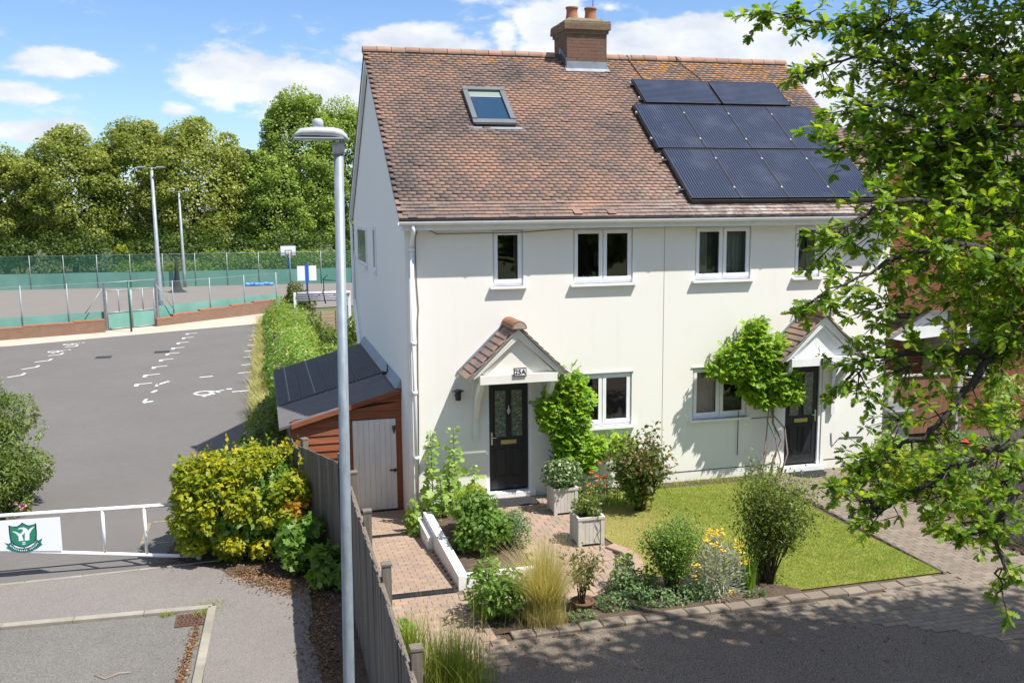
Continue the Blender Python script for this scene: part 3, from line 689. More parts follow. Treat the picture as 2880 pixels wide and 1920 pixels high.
# worn block path to the second door and the apron at the drive
PT = [(2.15, 0.0), (4.05, 0.0), (3.95, -3.0), (3.75, -5.35), (8.0, -5.40), (8.0, -8.0), (2.2, -8.0), (0.6, -6.9), (-1.6, -5.79), (2.12, -5.72)]
pb = MB(); pb.quad(*[(x, y, -0.008) for x, y in PT]); path2 = tag(pb.build('garden_path', M['jointsand']), kind='structure')
pave(path2, lambda x, y: in_poly(x, y, PT), lambda x, y: 0.008, -1.7, 8.0, -8.0, 0.0, M['greyblock'], 'g', 300, g=0.005, order=lambda p: (p[0]-1.5)**2 + (p[1]+5.0)**2)

# lawn: turf sheet plus real blades
LAWN = [(-2.22, -2.0), (-1.75, -0.55), (-1.2, -0.35), (1.9, -0.35), (2.10, -5.38), (-0.3, -5.38), (-0.75, -4.9), (-1.8, -4.5), (-2.25, -4.2), (-2.05, -3.4)]
lw = MB(); lw.quad(*[(x, y, 0.004) for x, y in LAWN]); tag(lw.build('lawn', M['lawn']), kind='structure')
pp = RNG.random((90000, 2))*[4.4, 5.1] + [-2.28, -5.4]
pp = np.array([p for p in pp if in_poly(p[0], p[1], LAWN)]); pp = np.c_[pp, np.full(len(pp), 0.0)]
nb = np.sin(pp[:, 0]*2.1+1)*np.sin(pp[:, 1]*1.7) * 0.2
n3_ = np.sin(pp[:, 0]*1.3+pp[:, 1]*.9)*.5+np.sin(pp[:, 0]*2.7-pp[:, 1]*2.1+2)*.3; dry_ = np.clip(1.15-((pp[:, 0]+1.35)/1.35)**2-((pp[:, 1]+2.9)/1.9)**2, 0, 1)
rr = np.clip(0.38 + .20*n3_ + RNG.normal(size=len(pp))*0.16 + .62*dry_, 0, 1)
o = blades('grass', pp, 0.022+0.02*RNG.random(len(pp)), 0.5, 0.008, M['blade'], seg=1, rnd=rr); tag(o, 'short mown lawn grass, greener right and dry in the middle', 'grass', kind='stuff')

# kerbs and edging stones
def kerb_row(name, pts_list, w, h, z, label, mat=None, seg=0.9, gap=0.008, jit=0.0):
    """row of kerb stones along a polyline: each stone a part of the kerb"""
    root = thing(name, (pts_list[0][0], pts_list[0][1], z), label, 'kerb')
    for a, b in zip(pts_list[:-1], pts_list[1:]):
        A, B = Vector((*a, 0)), Vector((*b, 0)); L = (B-A).length; d = (B-A).normalized(); ang = math.atan2(d.y, d.x)
        n = max(1, round(L/seg)); s = L/n
        for i in range(n):
            c = A + d*(s*(i+0.5)); q = MB()
            q.bbox((-s/2+gap/2, -w/2, -0.12), (s/2-gap/2, w/2, h), 0.012, random.random())
            me = q.mesh('kerb_stone', mat or M['kerb'])
            piece('kerb_stone', me, root, (c.x, c.y + random.uniform(-jit, jit), z + random.uniform(-jit, jit)*0.5), (0, 0, ang + random.uniform(-jit, jit)))
    return root
kerb_row('road_kerb', [(-20.0, -1.72), (-11.3, -2.12), (-8.36, -2.27), (-8.60, -9.0)], 0.125, 0.045, LOW, 'pale concrete kerb turning the corner beside the drain grate')
kerb_row('edging_kerb', [(-20, -0.69), (-9.62, -0.39), (-8.3, -0.33)], 0.05, 0.045, LOW, 'thin flush edging line between the footway and the car park')
kerb_row('garden_kerb', [(-4.55, -5.66), (2.12, -5.60)], 0.20, 0.032, 0.0, 'row of buff stone edging blocks along the front of the garden', mat=M['greyblock'], seg=0.30, jit=0.012)
kerb_row('lawn_edging', [(2.13, -0.4), (2.13, -5.42)], 0.05, 0.03, 0.0, 'thin concrete edging between the lawn and the right garden path', mat=M['greyblock'], seg=0.9)
er = thing('curved_edging', (-2.1, -3.6, 0), 'curved brick edging where the forecourt meets the lawn', 'edging')
arc = [(-2.24, -3.05), (-2.08, -3.35), (-2.06, -3.65), (-2.13, -3.95), (-2.28, -4.22), (-2.52, -4.45)]
for a, b in zip(arc[:-1], arc[1:]):
    q = MB(); L = math.dist(a, b); q.bbox((-L/2+.006, -.1, -.1), (L/2-.006, .1, .055), .01, random.random())
    piece('brick', q.mesh('brick', M['block']), er, ((a[0]+b[0])/2, (a[1]+b[1])/2, 0), (0, 0, math.atan2(b[1]-a[1], b[0]-a[0])))

# painted marks: each bay mark a part of the car park's markings
PM = thing('parking_markings', (-11, 20, LOW), 'white painted bay ticks and wheelchair symbols on the car park asphalt', 'road marking')
def stripe(x0, y0, x1, y1, w=0.1, flag=False):
    b = MB(); d = Vector((x1-x0, y1-y0, 0)).normalized(); n = Vector((-d.y, d.x, 0))*w/2; z = LOW+0.005
    A, B = Vector((x0, y0, z)), Vector((x1, y1, z)); b.quad(A-n, B-n, B+n, A+n)
    if flag:
        e = Vector((0.02, -1, 0)); c = A + d*0.07; b.quad(c-d*0.07-e*0.05, c-d*0.07+e*0.38, c+d*0.07+e*0.38, c+d*0.07-e*0.05)
        for k in range(len(b.v)-4, len(b.v)): b.v[k] = (b.v[k][0], b.v[k][1], z+0.001)
    return b.build('bay_mark', M['line'], PM)
for q in [(-11.04,31.62,-10.52,31.74),(-11.1,30.07,-10.6,30.23),(-11.21,28.37,-10.71,28.56),(-11.3,26.7,-10.77,26.85),(-11.39,25.06,-10.87,25.24),(-11.49,23.39,-10.98,23.58),(-11.59,21.6,-11.06,21.83),(-11.71,19.77,-11.16,19.96),(-11.79,17.93,-11.25,18.09)]: stripe(*q, flag=True)
for q in [(-11.05,17.6,-10.7,18.25),(-11.06,16.2,-10.96,16.6),(-11.15,14.5,-10.88,14.71),(-9.7,18.74,-9.24,18.85)]: stripe(*q, w=0.12)
stripe(-11.02, 17.81, -11.04, 17.35, 0.1); stripe(-11.14, 14.6, -11.12, 15.1, 0.1)
for q in [(-7.9,33.14,-7.49,33.32),(-7.93,31.47,-7.54,31.63),(-7.99,29.8,-7.58,30.06),(-8.07,28.25,-7.65,28.43),(-8.11,26.5,-7.65,26.74),(-8.21,24.72,-7.84,24.96),(-8.23,23.02,-7.86,23.15),(-8.28,21.08,-7.92,21.19),(-8.37,19.2,-7.81,19.36),(-8.5,15.54,-7.92,15.63)]: stripe(*q)
for q in [(-15.92,28.5,-15.48,28.74),(-16.12,26.04,-15.66,26.32),(-16.3,24.39,-15.8,24.71),(-16.4,22.64,-15.94,23.07),(-16.48,20.87,-16.06,21.29)]:
    stripe(*q); stripe(q[2]-0.02, q[3], q[2], q[3]+0.4, 0.1)
def wheelchair(cx, cy, s, ang):
    b = MB(); z = LOW+0.006; m = rz(ang)
    def T(x, y, k=0): v = m @ Vector((x*s, y*s, 0)); return (cx+v.x, cy+v.y, z+k*0.0015)
    n = 14; w = 0.09
    for i in range(n):   # the wheel: three quarters of a ring
        a0, a1 = R(100+280*i/n), R(100+280*(i+1)/n)
        b.quad(T(.34*math.cos(a0), .34*math.sin(a0)), T(.34*math.cos(a1), .34*math.sin(a1)), T((.34-w)*math.cos(a1), (.34-w)*math.sin(a1)), T((.34-w)*math.cos(a0), (.34-w)*math.sin(a0)))
    def ln(x0, y0, x1, y1, k, ww=0.08):
        d = Vector((x1-x0, y1-y0)).normalized()*ww/2; b.quad(T(x0+d.y, y0-d.x, k), T(x1+d.y, y1-d.x, k), T(x1-d.y, y1+d.x, k), T(x0-d.y, y0+d.x, k))
    ln(-.02, .62, .02, .12, 1); ln(0, .34, .25, .34, 2); ln(.0, .12, .33, .12, 3); ln(.33, .14, .46, -.3, 4); ln(.44, -.3, .60, -.26, 5)
    b.quad(*[T(-.02+.1*math.cos(R(45*i)), .78+.1*math.sin(R(45*i)), 6) for i in range(8)])
    o = b.build('wheelchair_symbol', M['line'], PM)
wheelchair(-9.35, 15.6, 1.1, R(-62)); wheelchair(-15.9, 29.45, .8, R(-60)); wheelchair(-16.1, 27.25, .8, R(-60))
# drains
def flat_grate(name, x, y, z, w, l, label, mat, bars=6, cat='drain cover'):
    r = thing(name, (x, y, z), label, cat); b = MB(); t = 0.03
    for s in ((-w/2, -l/2, w/2, -l/2+t), (-w/2, l/2-t, w/2, l/2), (-w/2, -l/2+t, -w/2+t, l/2-t), (w/2-t, -l/2+t, w/2, l/2-t)):
        b.box((x+s[0], y+s[1], z), (x+s[2], y+s[3], z+0.014))
    b.build('rim', mat, r)
    b = MB(); b.box((x-w/2+t, y-l/2+t, z-0.0), (x+w/2-t, y+l/2-t, z+0.003)); b.build('sump', M['black'], r)
    for i in range(bars):
        u = -w/2+t + (w-2*t)*(i+0.5)/bars; q = MB()
        for j in range(5):
            v0 = -l/2+t+(l-2*t)*j/5; q.box((x+u-0.014+(0.01 if j % 2 else -0.01), y+v0+.003, z+.003), (x+u+0.014+(0.01 if j % 2 else -0.01), y+v0+(l-2*t)/5+.004, z+0.012))
        q.build('bar', mat, r)
    for v in np.linspace(-l/2+t, l/2-t, 7)[1:-1]:
        q = MB(); q.box((x-w/2+t, y+v-0.009, z+0.004), (x+w/2-t, y+v+0.009, z+0.0135)); q.build('bar', mat, r)
    return r
flat_grate('gully_grate', -8.66, -2.62, LOW, 0.40, 0.42, 'rusty iron gully grate set in the road at the kerb corner', M['rust'])
yb = MB()
for a in [(-9.75, 1.0, -9.7, 2.2), (-9.0, 1.2, -8.92, 2.3), (-9.75, .95, -9.0, 1.02), (-9.65, 2.2, -8.9, 2.27)]: yb.box((a[0], a[1], LOW+.001), (a[2]+.02, a[3], LOW+0.005))
tag(yb.build('worn_yellow_box', M['yellowline']), 'worn yellow painted outline on the asphalt behind the barrier gate', 'road marking')
for x, y, lab in ((-11.6, 25.7, 'dark drain cover in the car park nearer the row of bay ticks'), (-13.8, 24.9, 'dark drain cover in the middle of the car park')):
    b = MB(); b.box((x-.3, y-.3, LOW+.001), (x+.3, y+.3, LOW+.006)); tag(b.build('drain_cover', M['black']), lab, 'drain cover', 'drain covers in the car park')
def channel(y, x0, x1, label):
    z = path_z(y)+0.006; r = thing('channel_drain', ((x0+x1)/2, y, z), label, 'channel drain', 'channel drains across the side path')
    b = MB(); b.box((x0, y-.065, z-.05), (x1, y+.065, z-.012)); b.build('trough', M['black'], r)
    b = MB(); b.box((x0, y-.065, z-.012), (x1, y-.052, z+.004)); b.box((x0, y+.052, z-.012), (x1, y+.065, z+.004)); b.build('rim', M['drain'], r)
    n = int((x1-x0)/0.03)
    b = MB()
    for i in range(n): b.box((x0+i*.03+.004, y-.051, z-.011), (x0+i*.03+.018, y+.051, z+.003))
    o = b.build('slots', M['drain'], r)
channel(-4.0, -6.24, -4.90, 'black slotted channel drain at the near end of the white garden wall')
channel(-0.85, -6.24, -5.05, 'black slotted channel drain near the white shed door')

# ================================================================== THE HOUSE
H = thing('semi_detached_house', (0, 0, 0), 'cream rendered pair of semi-detached houses with a brown tiled roof', 'house')
TH = math.atan2(3.558, 4.836); TV = Vector((0, math.cos(TH), math.sin(TH))); NV = Vector((0, -math.sin(TH), math.cos(TH)))
def RP(x, s, h=0.0): return Vector((x, -0.284, 5.19)) + TV*s + NV*h
SL = 6.004; RY, RZ_ = 4.552, 8.748; DEPTH = 2*RY
XW = 4.95; XE = 5.085
def wins(side):
    m = 1 if side < 0 else -1
    def X(a, b): return (a, b) if m == 1 else (-b, -a)
    return dict(small=(*X(-3.354, -2.778), 3.975, 4.986), big=(*X(-1.822, -0.637), 3.975, 4.986), low=(*X(-1.822, -0.637), 1.237, 2.254), door=(*X(-3.52, -2.63), 0.05, 2.215))
OPEN = [(wins(s)[k]) for s in (-1, 1) for k in ('small', 'big', 'low', 'door')]
def holed_wall(b, x0, x1, z0, z1, y, t, holes):
    xs = sorted({x0, x1, *[h[0] for h in holes], *[h[1] for h in holes]}); zs = sorted({z0, z1, *[h[2] for h in holes], *[h[3] for h in holes]})
    for i in range(len(xs)-1):
        for j in range(len(zs)-1):
            cx, cz = (xs[i]+xs[i+1])/2, (zs[j]+zs[j+1])/2
            if any(h[0] < cx < h[1] and h[2] < cz < h[3] for h in holes): continue
            b.add([(xs[i], y, zs[j]), (xs[i+1], y, zs[j]), (xs[i+1], y, zs[j+1]), (xs[i], y, zs[j+1])], [(0, 1, 2, 3)])
    for h in holes:
        a, c, d, e = h
        b.add([(a, y, d), (a, y+t, d), (a, y+t, e), (a, y, e)], [(0, 1, 2, 3)]); b.add([(c, y, d), (c, y+t, d), (c, y+t, e), (c, y, e)], [(3, 2, 1, 0)])
        b.add([(a, y, e), (a, y+t, e), (c, y+t, e), (c, y, e)], [(0, 1, 2, 3)]); b.add([(a, y, d), (a, y+t, d), (c, y+t, d), (c, y, d)], [(3, 2, 1, 0)])
wb = MB(); holed_wall(wb, -XW, XW, -0.6, 5.12, 0.0, 0.16, OPEN)
gz = lambda y: 5.19 + (RZ_-5.19)*(1-abs(y-RY)/(RY+0.284)) - 0.06
for sx in (-1, 1):   # gables
    wb.quad((sx*XW, 0, -0.6), (sx*XW, DEPTH, -0.6), (sx*XW, DEPTH, gz(DEPTH)), (sx*XW, RY, gz(RY)), (sx*XW, 0, gz(0)))
wb.quad((-XW, DEPTH, -0.6), (XW, DEPTH, -0.6), (XW, DEPTH, 5.3), (-XW, DEPTH, 5.3))
me = wb.mesh('wall', M['wall'], (0, 0, 0))
wall = link('wall', me, H)
# party line, base line, corner bead
b = MB(); b.box((-0.006, -0.003, 0.2), (0.006, 0.01, 5.0)); b.build('expansion_joint', simple('grey_joint_line', (0.45, 0.43, 0.38), None, 3, .9), H)  # thin strip in one dull grey-buff tone marks the joint
for a, c in ((-2.2, 2.45), (3.6, 4.94)):
    b = MB(); b.box((a, -0.006, 0.19), (c, 0.01, 0.205)); b.build('damp_course', simple('dark_damp_course', (0.10, 0.09, 0.08), None, 3, .9), H)
# rooms behind the glass
b = MB()
for z0, z1 in ((0.1, 2.45), (3.2, 5.05)):
    for x0, x1 in ((-4.8, -2.45), (-2.4, -0.1), (0.1, 2.4), (2.45, 4.8)):
        for f in ([(x0, 2.6, z0), (x1, 2.6, z0), (x1, 2.6, z1), (x0, 2.6, z1)], [(x0, .17, z0), (x0, 2.6, z0), (x0, 2.6, z1), (x0, .17, z1)], [(x1, .17, z0), (x1, 2.6, z0), (x1, 2.6, z1), (x1, .17, z1)], [(x0, .17, z0), (x1, .17, z0), (x1, 2.6, z0), (x0, 2.6, z0)], [(x0, .17, z1), (x1, .17, z1), (x1, 2.6, z1), (x0, 2.6, z1)]):
            b.quad(*f)
me = bpy.data.meshes.new('interior'); me.from_pydata(b.v, [], b.f); me.materials.append(M['room']); link('interior', me, H)

def frame_box(b, x0, x1, z0, z1, y0, y1, w, wb_=None):
    wb_ = wb_ or w
    b.box((x0, y0, z0), (x1, y1, z0+wb_)); b.box((x0, y0, z1-w), (x1, y1, z1)); b.box((x0, y0, z0+wb_), (x0+w, y1, z1-w)); b.box((x1-w, y0, z0+wb_), (x1, y1, z1-w))
def window(x0, x1, z0, z1, panes, items=None, sill_ext=0.06, curtains=(), label=None):
    b = MB(); e = 0.003
    frame_box(b, x0+e, x1-e, z0+e, z1-e, 0.045, 0.11, 0.045)
    n = panes; W_ = (x1-x0)/n
    for i in range(1, n): b.box((x0+W_*i-0.03, 0.045, z0+.048), (x0+W_*i+0.03, 0.11, z1-.048))
    win = b.build('window', M['white'], H)
    if label: win['label'] = label
    for i in range(n):
        a = x0 + W_*i + (0.032 if i == 0 else 0.012); c = x0 + W_*(i+1) - (0.032 if i == n-1 else 0.012)
        q = MB(); frame_box(q, a, c, z0+.05, z1-.032, 0.022, 0.075, 0.065); q.build('casement', M['white'], win)
        q = MB(); q.quad((a+.063, .058, z0+.113), (c-.063, .058, z0+.113), (c-.063, .058, z1-.095), (a+.063, .058, z1-.095)); q.build('pane', M['glass'], win)
        q = MB(); frame_box(q, a+.063, c-.063, z0+.113, z1-.095, 0.05, 0.056, 0.010); q.build('gasket', M['black'], win)
    q = MB(); q.box((x0-sill_ext, -0.085, z0-0.055), (x1+sill_ext, 0.0, z0-0.012)); q.box((x0+.002, 0.0, z0-0.04), (x1-.002, 0.044, z0+.002)); q.build('sill', M['white'], win)
    for (ca, cb_, m_) in curtains:
        q = MB(); xs = np.linspace(x0+(x1-x0)*ca, x0+(x1-x0)*cb_, 15)
        for i in range(14): q.quad((xs[i], .22+.025*(i % 2), z0), (xs[i+1], .22+.025*((i+1) % 2), z0), (xs[i+1], .22+.025*((i+1) % 2), z1), (xs[i], .22+.025*(i % 2), z1))
        q.build('curtain', M[m_], win)
    return win
LW, RW = wins(-1), wins(1)
w1 = window(*LW['small'], 1, curtains=((0.78, 0.92, 'blind'),))
w2 = window(*LW['big'], 2)
w3 = window(*LW['low'], 2)
w4 = window(*RW['big'], 2, curtains=((0.02, 0.30, 'curtain'), (0.30, 0.52, 'curtaindark'), (0.6, 0.98, 'curtain')))
w5 = window(*RW['small'], 1, curtains=((0.1, 0.62, 'curtaindark'), (0.7, 0.95, 'curtain')))
w6 = window(*RW['low'], 2, curtains=((0.0, 0.45, 'blind'),))
b = MB(); b.box((-1.86, -0.02, 2.262), (-0.60, 0.03, 2.285)); b.build('drip_ledge', M['creampaint'], w3)
b = MB(); b.box((0.60, -0.02, 2.262), (1.86, 0.03, 2.285)); b.build('drip_ledge', M['creampaint'], w6)
# ornaments on the sills indoors
b = MB()
for i in range(7): b.lathe((-1.66+i*.055+random.uniform(-.01, .01), .20, 4.0), [(.0, 0), (.02, .01), (.026, .05+random.random()*.06), (.0, .12)], 7)
b.box((-1.3, .16, 4.0), (-1.0, .24, 4.06)); b.lathe((-.9, .2, 4.0), [(.04, 0), (.05, .05), (.03, .09), (.0, .1)], 8)
for i in range(4): b.box((-.8+i*.045, .17, 4.0), (-.77+i*.045, .23, 4.05+.02*(i % 2)))
b.build('ornaments', M['ceramic'], w2)
b = MB()
for i in range(6): b.box((-.98+i*.035, 1.2, 4.2), (-.972+i*.035, 1.21, 4.48)); b.box((-.98, 1.195, 4.2+i*.055), (-.80, 1.2, 4.206+i*.055))
b.build('lattice_stand', M['blind'], w2)
b = MB()
for i, (x, r, h) in enumerate(((-1.05, .035, .14), (-.96, .04, .1), (-.87, .05, .12), (-.78, .06, .26))): b.lathe((x, .25, 1.27), [(r*.7, 0), (r, h*.3), (r*.8, h*.8), (r*.3, h)], 9)
b.build('ornaments', M['ceramic'], w3)
b = MB()
for x in (-1.62, -1.55, -1.48, -1.38): b.lathe((x, .22, 1.28), [(0, 0), (.035, .02), (.04, .045), (.0, .08)], 8)
b.build('fruit', M['redfruit'], w3)

def door(x0, x1, z0, z1, handle_left, knock, root=H, label=None):
    b = MB(); e = .003
    f0, f1, t0 = x0-.066, x1+.066, z1+.06
    b.box((f0, .02, z0-.04), (x0-.004, .12, t0)); b.box((x1+.004, .02, z0-.04), (f1, .12, t0)); b.box((x0-.004, .02, z1+.004), (x1+.004, .12, t0)); b.box((f0-.04, -.10, z0-.13), (f1+.04, .12, z0-.042))
    d = b.build('door', M['white'], root)
    if label: d['label'] = label
    cx = (x0+x1)/2; y = .06; W_ = x1-x0
    q = MB(); q.bbox((x0, y, z0), (x1, y+.045, z1), .002); lf = q.build('leaf', M['blackdoor'], d)
    p = MB(); xs = ((x0+.115, cx-.055), (cx+.055, x1-.115))
    for a, c in xs:
        frame_box(p, a-.022, c+.022, z0+.98, z1-.10, y-.014, y+.001, .022)          # glazing beads
        for (g0, g1) in ((.22, .80),):                                              # two raised lower panels
            frame_box(p, a-.018, c+.018, z0+g0, z0+g1, y-.012, y+.001, .02)
            p.bbox((a+.02, y-.010, z0+g0+.04), (c-.02, y+.001, z0+g1-.04), .004)
    p.build('moulding', M['blackdoor'], d)
    for a, c in xs:
        g = MB(); g.box((a, y-.006, z0+1.0), (c, y-.002, z1-.12)); g.build('pane', M['obscure'], d)
    g = MB(); g.box((cx-.15, y-.014, z0+.86), (cx+.15, y-.001, z0+.935)); g.build('letter_plate', M['brass'], d)
    g = MB(); g.box((cx-.115, y-.018, z0+.885), (cx+.115, y-.0145, z0+.91)); g.build('letter_flap', M['brass'], d)
    k = MB(); k.lathe((0, 0, 0), [(.0, -.006), (.03, -.006), (.03, .006), (.0, .006)], 12)
    k2 = MB(); k2.add([(cx+v[0], y-.012+v[2], z0+1.50+v[1]) for v in k.v], k.f)
    k2.tube([(cx, y-.016, z0+1.62), (cx, y-.03, z0+1.56), (cx, y-.03, z0+1.46), (cx, y-.016, z0+1.40)], [.006, .012, .014, .006], 7)
    k2.tube([(cx+.032*math.cos(t), y-.026, z0+1.485+.04*math.sin(t)) for t in np.linspace(0, 2*math.pi, 13)], .006, 5); k2.build('knocker', M['chrome'], d)
    hx = x0+.05 if handle_left else x1-.05; s = 1 if handle_left else -1
    h = MB(); h.bbox((hx-.018, y-.014, z0+.86), (hx+.018, y-.001, z0+1.10), .003); h.tube([(hx, y-.01, z0+1.0), (hx, y-.05, z0+1.0), (hx+s*.11, y-.055, z0+1.0)], .010, 8); h.build('handle', M['chrome'], d)
    return d
door(-3.449, -2.698, .15, 2.15, True, True, label='black front door with two glazed strips and a brass letter plate, under the left porch')
door(2.698, 3.449, .15, 2.15, False, True, label='black front door behind the vine, under the right porch')

# ---- roof
def slope_quad(b, x0, x1, s0, s1, h): b.quad(RP(x0, s0, h), RP(x1, s0, h), RP(x1, s1, h), RP(x0, s1, h))
b = MB()
for sg in (1, -1):
    def Q(x, s, h):
        p = RP(x, s, h)
        return p if sg == 1 else Vector((p.x, 2*RY-p.y, p.z))
    vs = [Q(-XE+.02, .03, -.01), Q(XE-.02, .03, -.01), Q(XE-.02, SL, -.01), Q(-XE+.02, SL, -.01), Q(-XE+.02, .03, -.07), Q(XE-.02, .03, -.07), Q(XE-.02, SL, -.07), Q(-XE+.02, SL, -.07)]
    b.add(vs, [(0,1,2,3),(4,5,6,7),(0,1,5,4),(1,2,6,5),(2,3,7,6),(3,0,4,7)])
roof = b.build('roof', M['tile'], H)
TW, TG = 0.164, 0.1
def tile_mb(rv):
    t = MB(); w = .0795
    def P(x, s, h): v = TV*s + NV*h; return (x, v.y, v.z)
    vs = [P(-w, 0, .026), P(w, 0, .026), P(w, .17, -.002), P(-w, .17, -.002), P(-w, 0, .038), P(w, 0, .038), P(w, .17, .009), P(-w, .17, .009)]
    return t.add(vs, [(0,3,2,1),(4,5,6,7),(0,1,5,4),(1,2,6,5),(2,3,7,6),(3,0,4,7)], rv)
TME = [tile_mb((i+.5)/24).mesh('tile', M['tile']) for i in range(24)]
cnt = 0; TV_, TF_, TR_ = [], [], []
base = np.array(tile_mb(.5).v); bf = np.array(tile_mb(.5).f)
for j in range(59):
    n = 62; off = (j % 2)*TW/2
    for i in range(n):
        x = -XE + .082 + i*TW + off
        if x > XE-.05: x = XE-.06
        s = j*TG + random.uniform(-.004, .004); h = random.uniform(-.001, .004) + (.008 if random.random() < .03 else 0)
        if -.62 < x < .36 and s > 5.50: continue
        if cnt < 300:
            yw = R(random.uniform(-.8, .8)); sl = 0
            if (j == 1 and i in (19, 23)): sl = -.055; h += .02; yw = R(4)
            piece('tile', TME[random.randrange(24)], roof, RP(x, s+sl, h), (0, 0, yw)); cnt += 1
        else:
            p = np.array(RP(x, s, h)); TV_.append(base + p + RNG.normal(size=(1, 3))*[.0015, 0, 0]); TF_.append(bf + 8*len(TF_)); TR_.append(np.full(8, random.random()))
o = link('roof_tiles', np_mesh('roof_tiles', np.concatenate(TV_), np.concatenate(TF_), np.concatenate(TR_), M['tile'], (0, 0, 0)), roof); o['kind'] = 'stuff'
# verge undercloak and rear barge boards
for sx in (-1, 1):
    for sg in (1, -1):
        b = MB()
        def Q(x, s, h):
            p = RP(x, s, h)
            return p if sg == 1 else Vector((p.x, 2*RY-p.y, p.z))
        xa, xb = sx*(XE-.115), sx*(XE-.035)
        b.add([Q(xa, .05, -.19), Q(xb, .05, -.19), Q(xb, SL-.02, -.19), Q(xa, SL-.02, -.19), Q(xa, .05, -.071), Q(xb, .05, -.071), Q(xb, SL-.02, -.071), Q(xa, SL-.02, -.071)], [(0,3,2,1),(4,5,6,7),(0,1,5,4),(1,2,6,5),(2,3,7,6),(3,0,4,7)]); b.build('bargeboard', M['whitepaint'], H)
# ridge tiles
RT = []
for k in range(5):
    q = MB(); n = 9; L = .298; prof = [(.12*math.cos(R(-8+196*i/n)), .105*math.sin(R(-8+196*i/n))) for i in range(n+1)]
    vs = [(-L/2, c, s) for c, s in prof] + [(L/2, c, s) for c, s in prof] + [(-L/2, c*.86, s*.86) for c, s in prof] + [(L/2, c*.86, s*.86) for c, s in prof]; m = n+1
    q.add(vs, [(i, i+1, m+i+1, m+i) for i in range(n)] + [(i, i+1, 2*m+i+1, 2*m+i) for i in range(n)] + [(m+i, m+i+1, 3*m+i+1, 3*m+i) for i in range(n)], .1+.2*k)
    RT.append(q.mesh('ridge_tile', M['ridgetile']))
x = -XE + .15
while x < XE-.1:
    if not (-.66 < x < .40): piece('ridge_tile', RT[random.randrange(5)], roof, (x, RY, RZ_+.0+random.uniform(-.005, .006)), (R(random.uniform(-2, 2)), R(random.uniform(-1, 1)), R(random.uniform(-1, 1))))
    x += .309
b = MB(); b.box((-XE+.01, RY-.10, RZ_-.06), (-.60, RY+.10, RZ_+.055)); b.box((.34, RY-.10, RZ_-.06), (XE-.01, RY+.10, RZ_+.055)); b.build('ridge_bedding', simple('dark_ridge_mortar', (.17, .12, .085), (.10, .085, .06), 9, .9, .5), roof)
# fascia, soffit, gutter
b = MB(); b.box((-XE+.05, -.262, 5.00), (XE-.05, -.238, 5.155)); b.box((-XE+.05, -.237, 5.00), (XE-.05, -.002, 5.02)); b.build('fascia', M['whitepaint'], H)
b = MB(); n = 8; gx0, gx1 = -XE-.01, XE+.01; gy, gz0 = -.325, 5.155
pr = [(gy+.062*math.cos(R(180+180*i/n)), gz0+.062*math.sin(R(180+180*i/n))) for i in range(n+1)] + [(gy+.056*math.cos(R(360-180*i/n)), gz0+.056*math.sin(R(360-180*i/n))) for i in range(n+1)]
b.prism(pr, 'x', gx0, gx1); gut = b.build('gutter', M['white'], H)
for x in np.arange(-4.6, 5, 1.18):
    q = MB(); pr = [(gy+.069*math.cos(R(180+180*i/n)), gz0+.069*math.sin(R(180+180*i/n))) for i in range(n+1)] + [(gy+.063*math.cos(R(360-180*i/n)), gz0+.063*math.sin(R(360-180*i/n))) for i in range(n+1)]
    q.prism(pr, 'x', x-.022, x+.022); q.build('gutter_bracket', M['white'], gut)
b = MB(); b.tube([(-4.84, -.325, 5.10), (-4.84, -.325, 5.0), (-4.84, -.27, 4.93), (-4.84, -.11, 4.78), (-4.84, -.075, 4.70)], .034, 10); b.tube([(-4.84, -.075, 4.72), (-4.84, -.075, -.05)], .034, 10)
dp = b.build('downpipe', M['white'], H)
for z in (4.66, 3.0, 2.1, .9):
    q = MB(); q.tube([(-4.84, -.075, z-.03), (-4.84, -.075, z+.03)], .042, 10); q.box((-4.90, -.04, z-.02), (-4.78, -.002, z+.02)); q.build('pipe_clip', M['white'], dp)
b = MB(); b.tube([(-5.02, 9.25, 5.05), (-5.02, 9.05, 4.85), (-5.02, 9.0, 3.0), (-5.02, 8.3, 2.2), (-5.02, 7.6, 1.6), (-5.02, 7.5, -.4)], .034, 8); b.build('downpipe', M['white'], H)
b = MB(); b.tube([(-5.02, 8.6, 3.0), (-5.02, 7.9, 2.25), (-5.02, 7.2, 1.5)], .028, 8); b.tube([(-5.02, 8.2, 4.2), (-5.02, 8.6, 3.9), (-5.02, 8.6, 3.0)], .028, 8); b.build('waste_pipe', M['white'], H)
# gable windows, proud frames
for (ya, yb_, za, zb, lab) in ((6.0, 8.0, 4.02, 4.93, 'side window near the back of the left gable'), (4.2, 4.62, 4.02, 4.98, 'narrow side window in the left gable')):
    b = MB(); t = .07; X0, X1 = -XW-.03, -XW-.002
    for s in ((ya, za, yb_, za+t), (ya, zb-t, yb_, zb), (ya, za+t, ya+t, zb-t), (yb_-t, za+t, yb_, zb-t)): b.box((X0, s[0], s[1]), (X1, s[2], s[3]))
    w = b.build('window', M['white'], H); w['label'] = lab
    q = MB(); q.box((X0+.012, ya+t, za+t), (X1-.004, yb_-t, zb-t)); q.build('pane', simple('frosted_grey_pane', (.10, .13, .12), (.18, .21, .19), 2, .15, 0), w)
    q = MB(); q.box((-XW-.09, ya-.05, za-.05), (-XW-.001, yb_+.05, za-.012)); q.build('sill', M['white'], w)
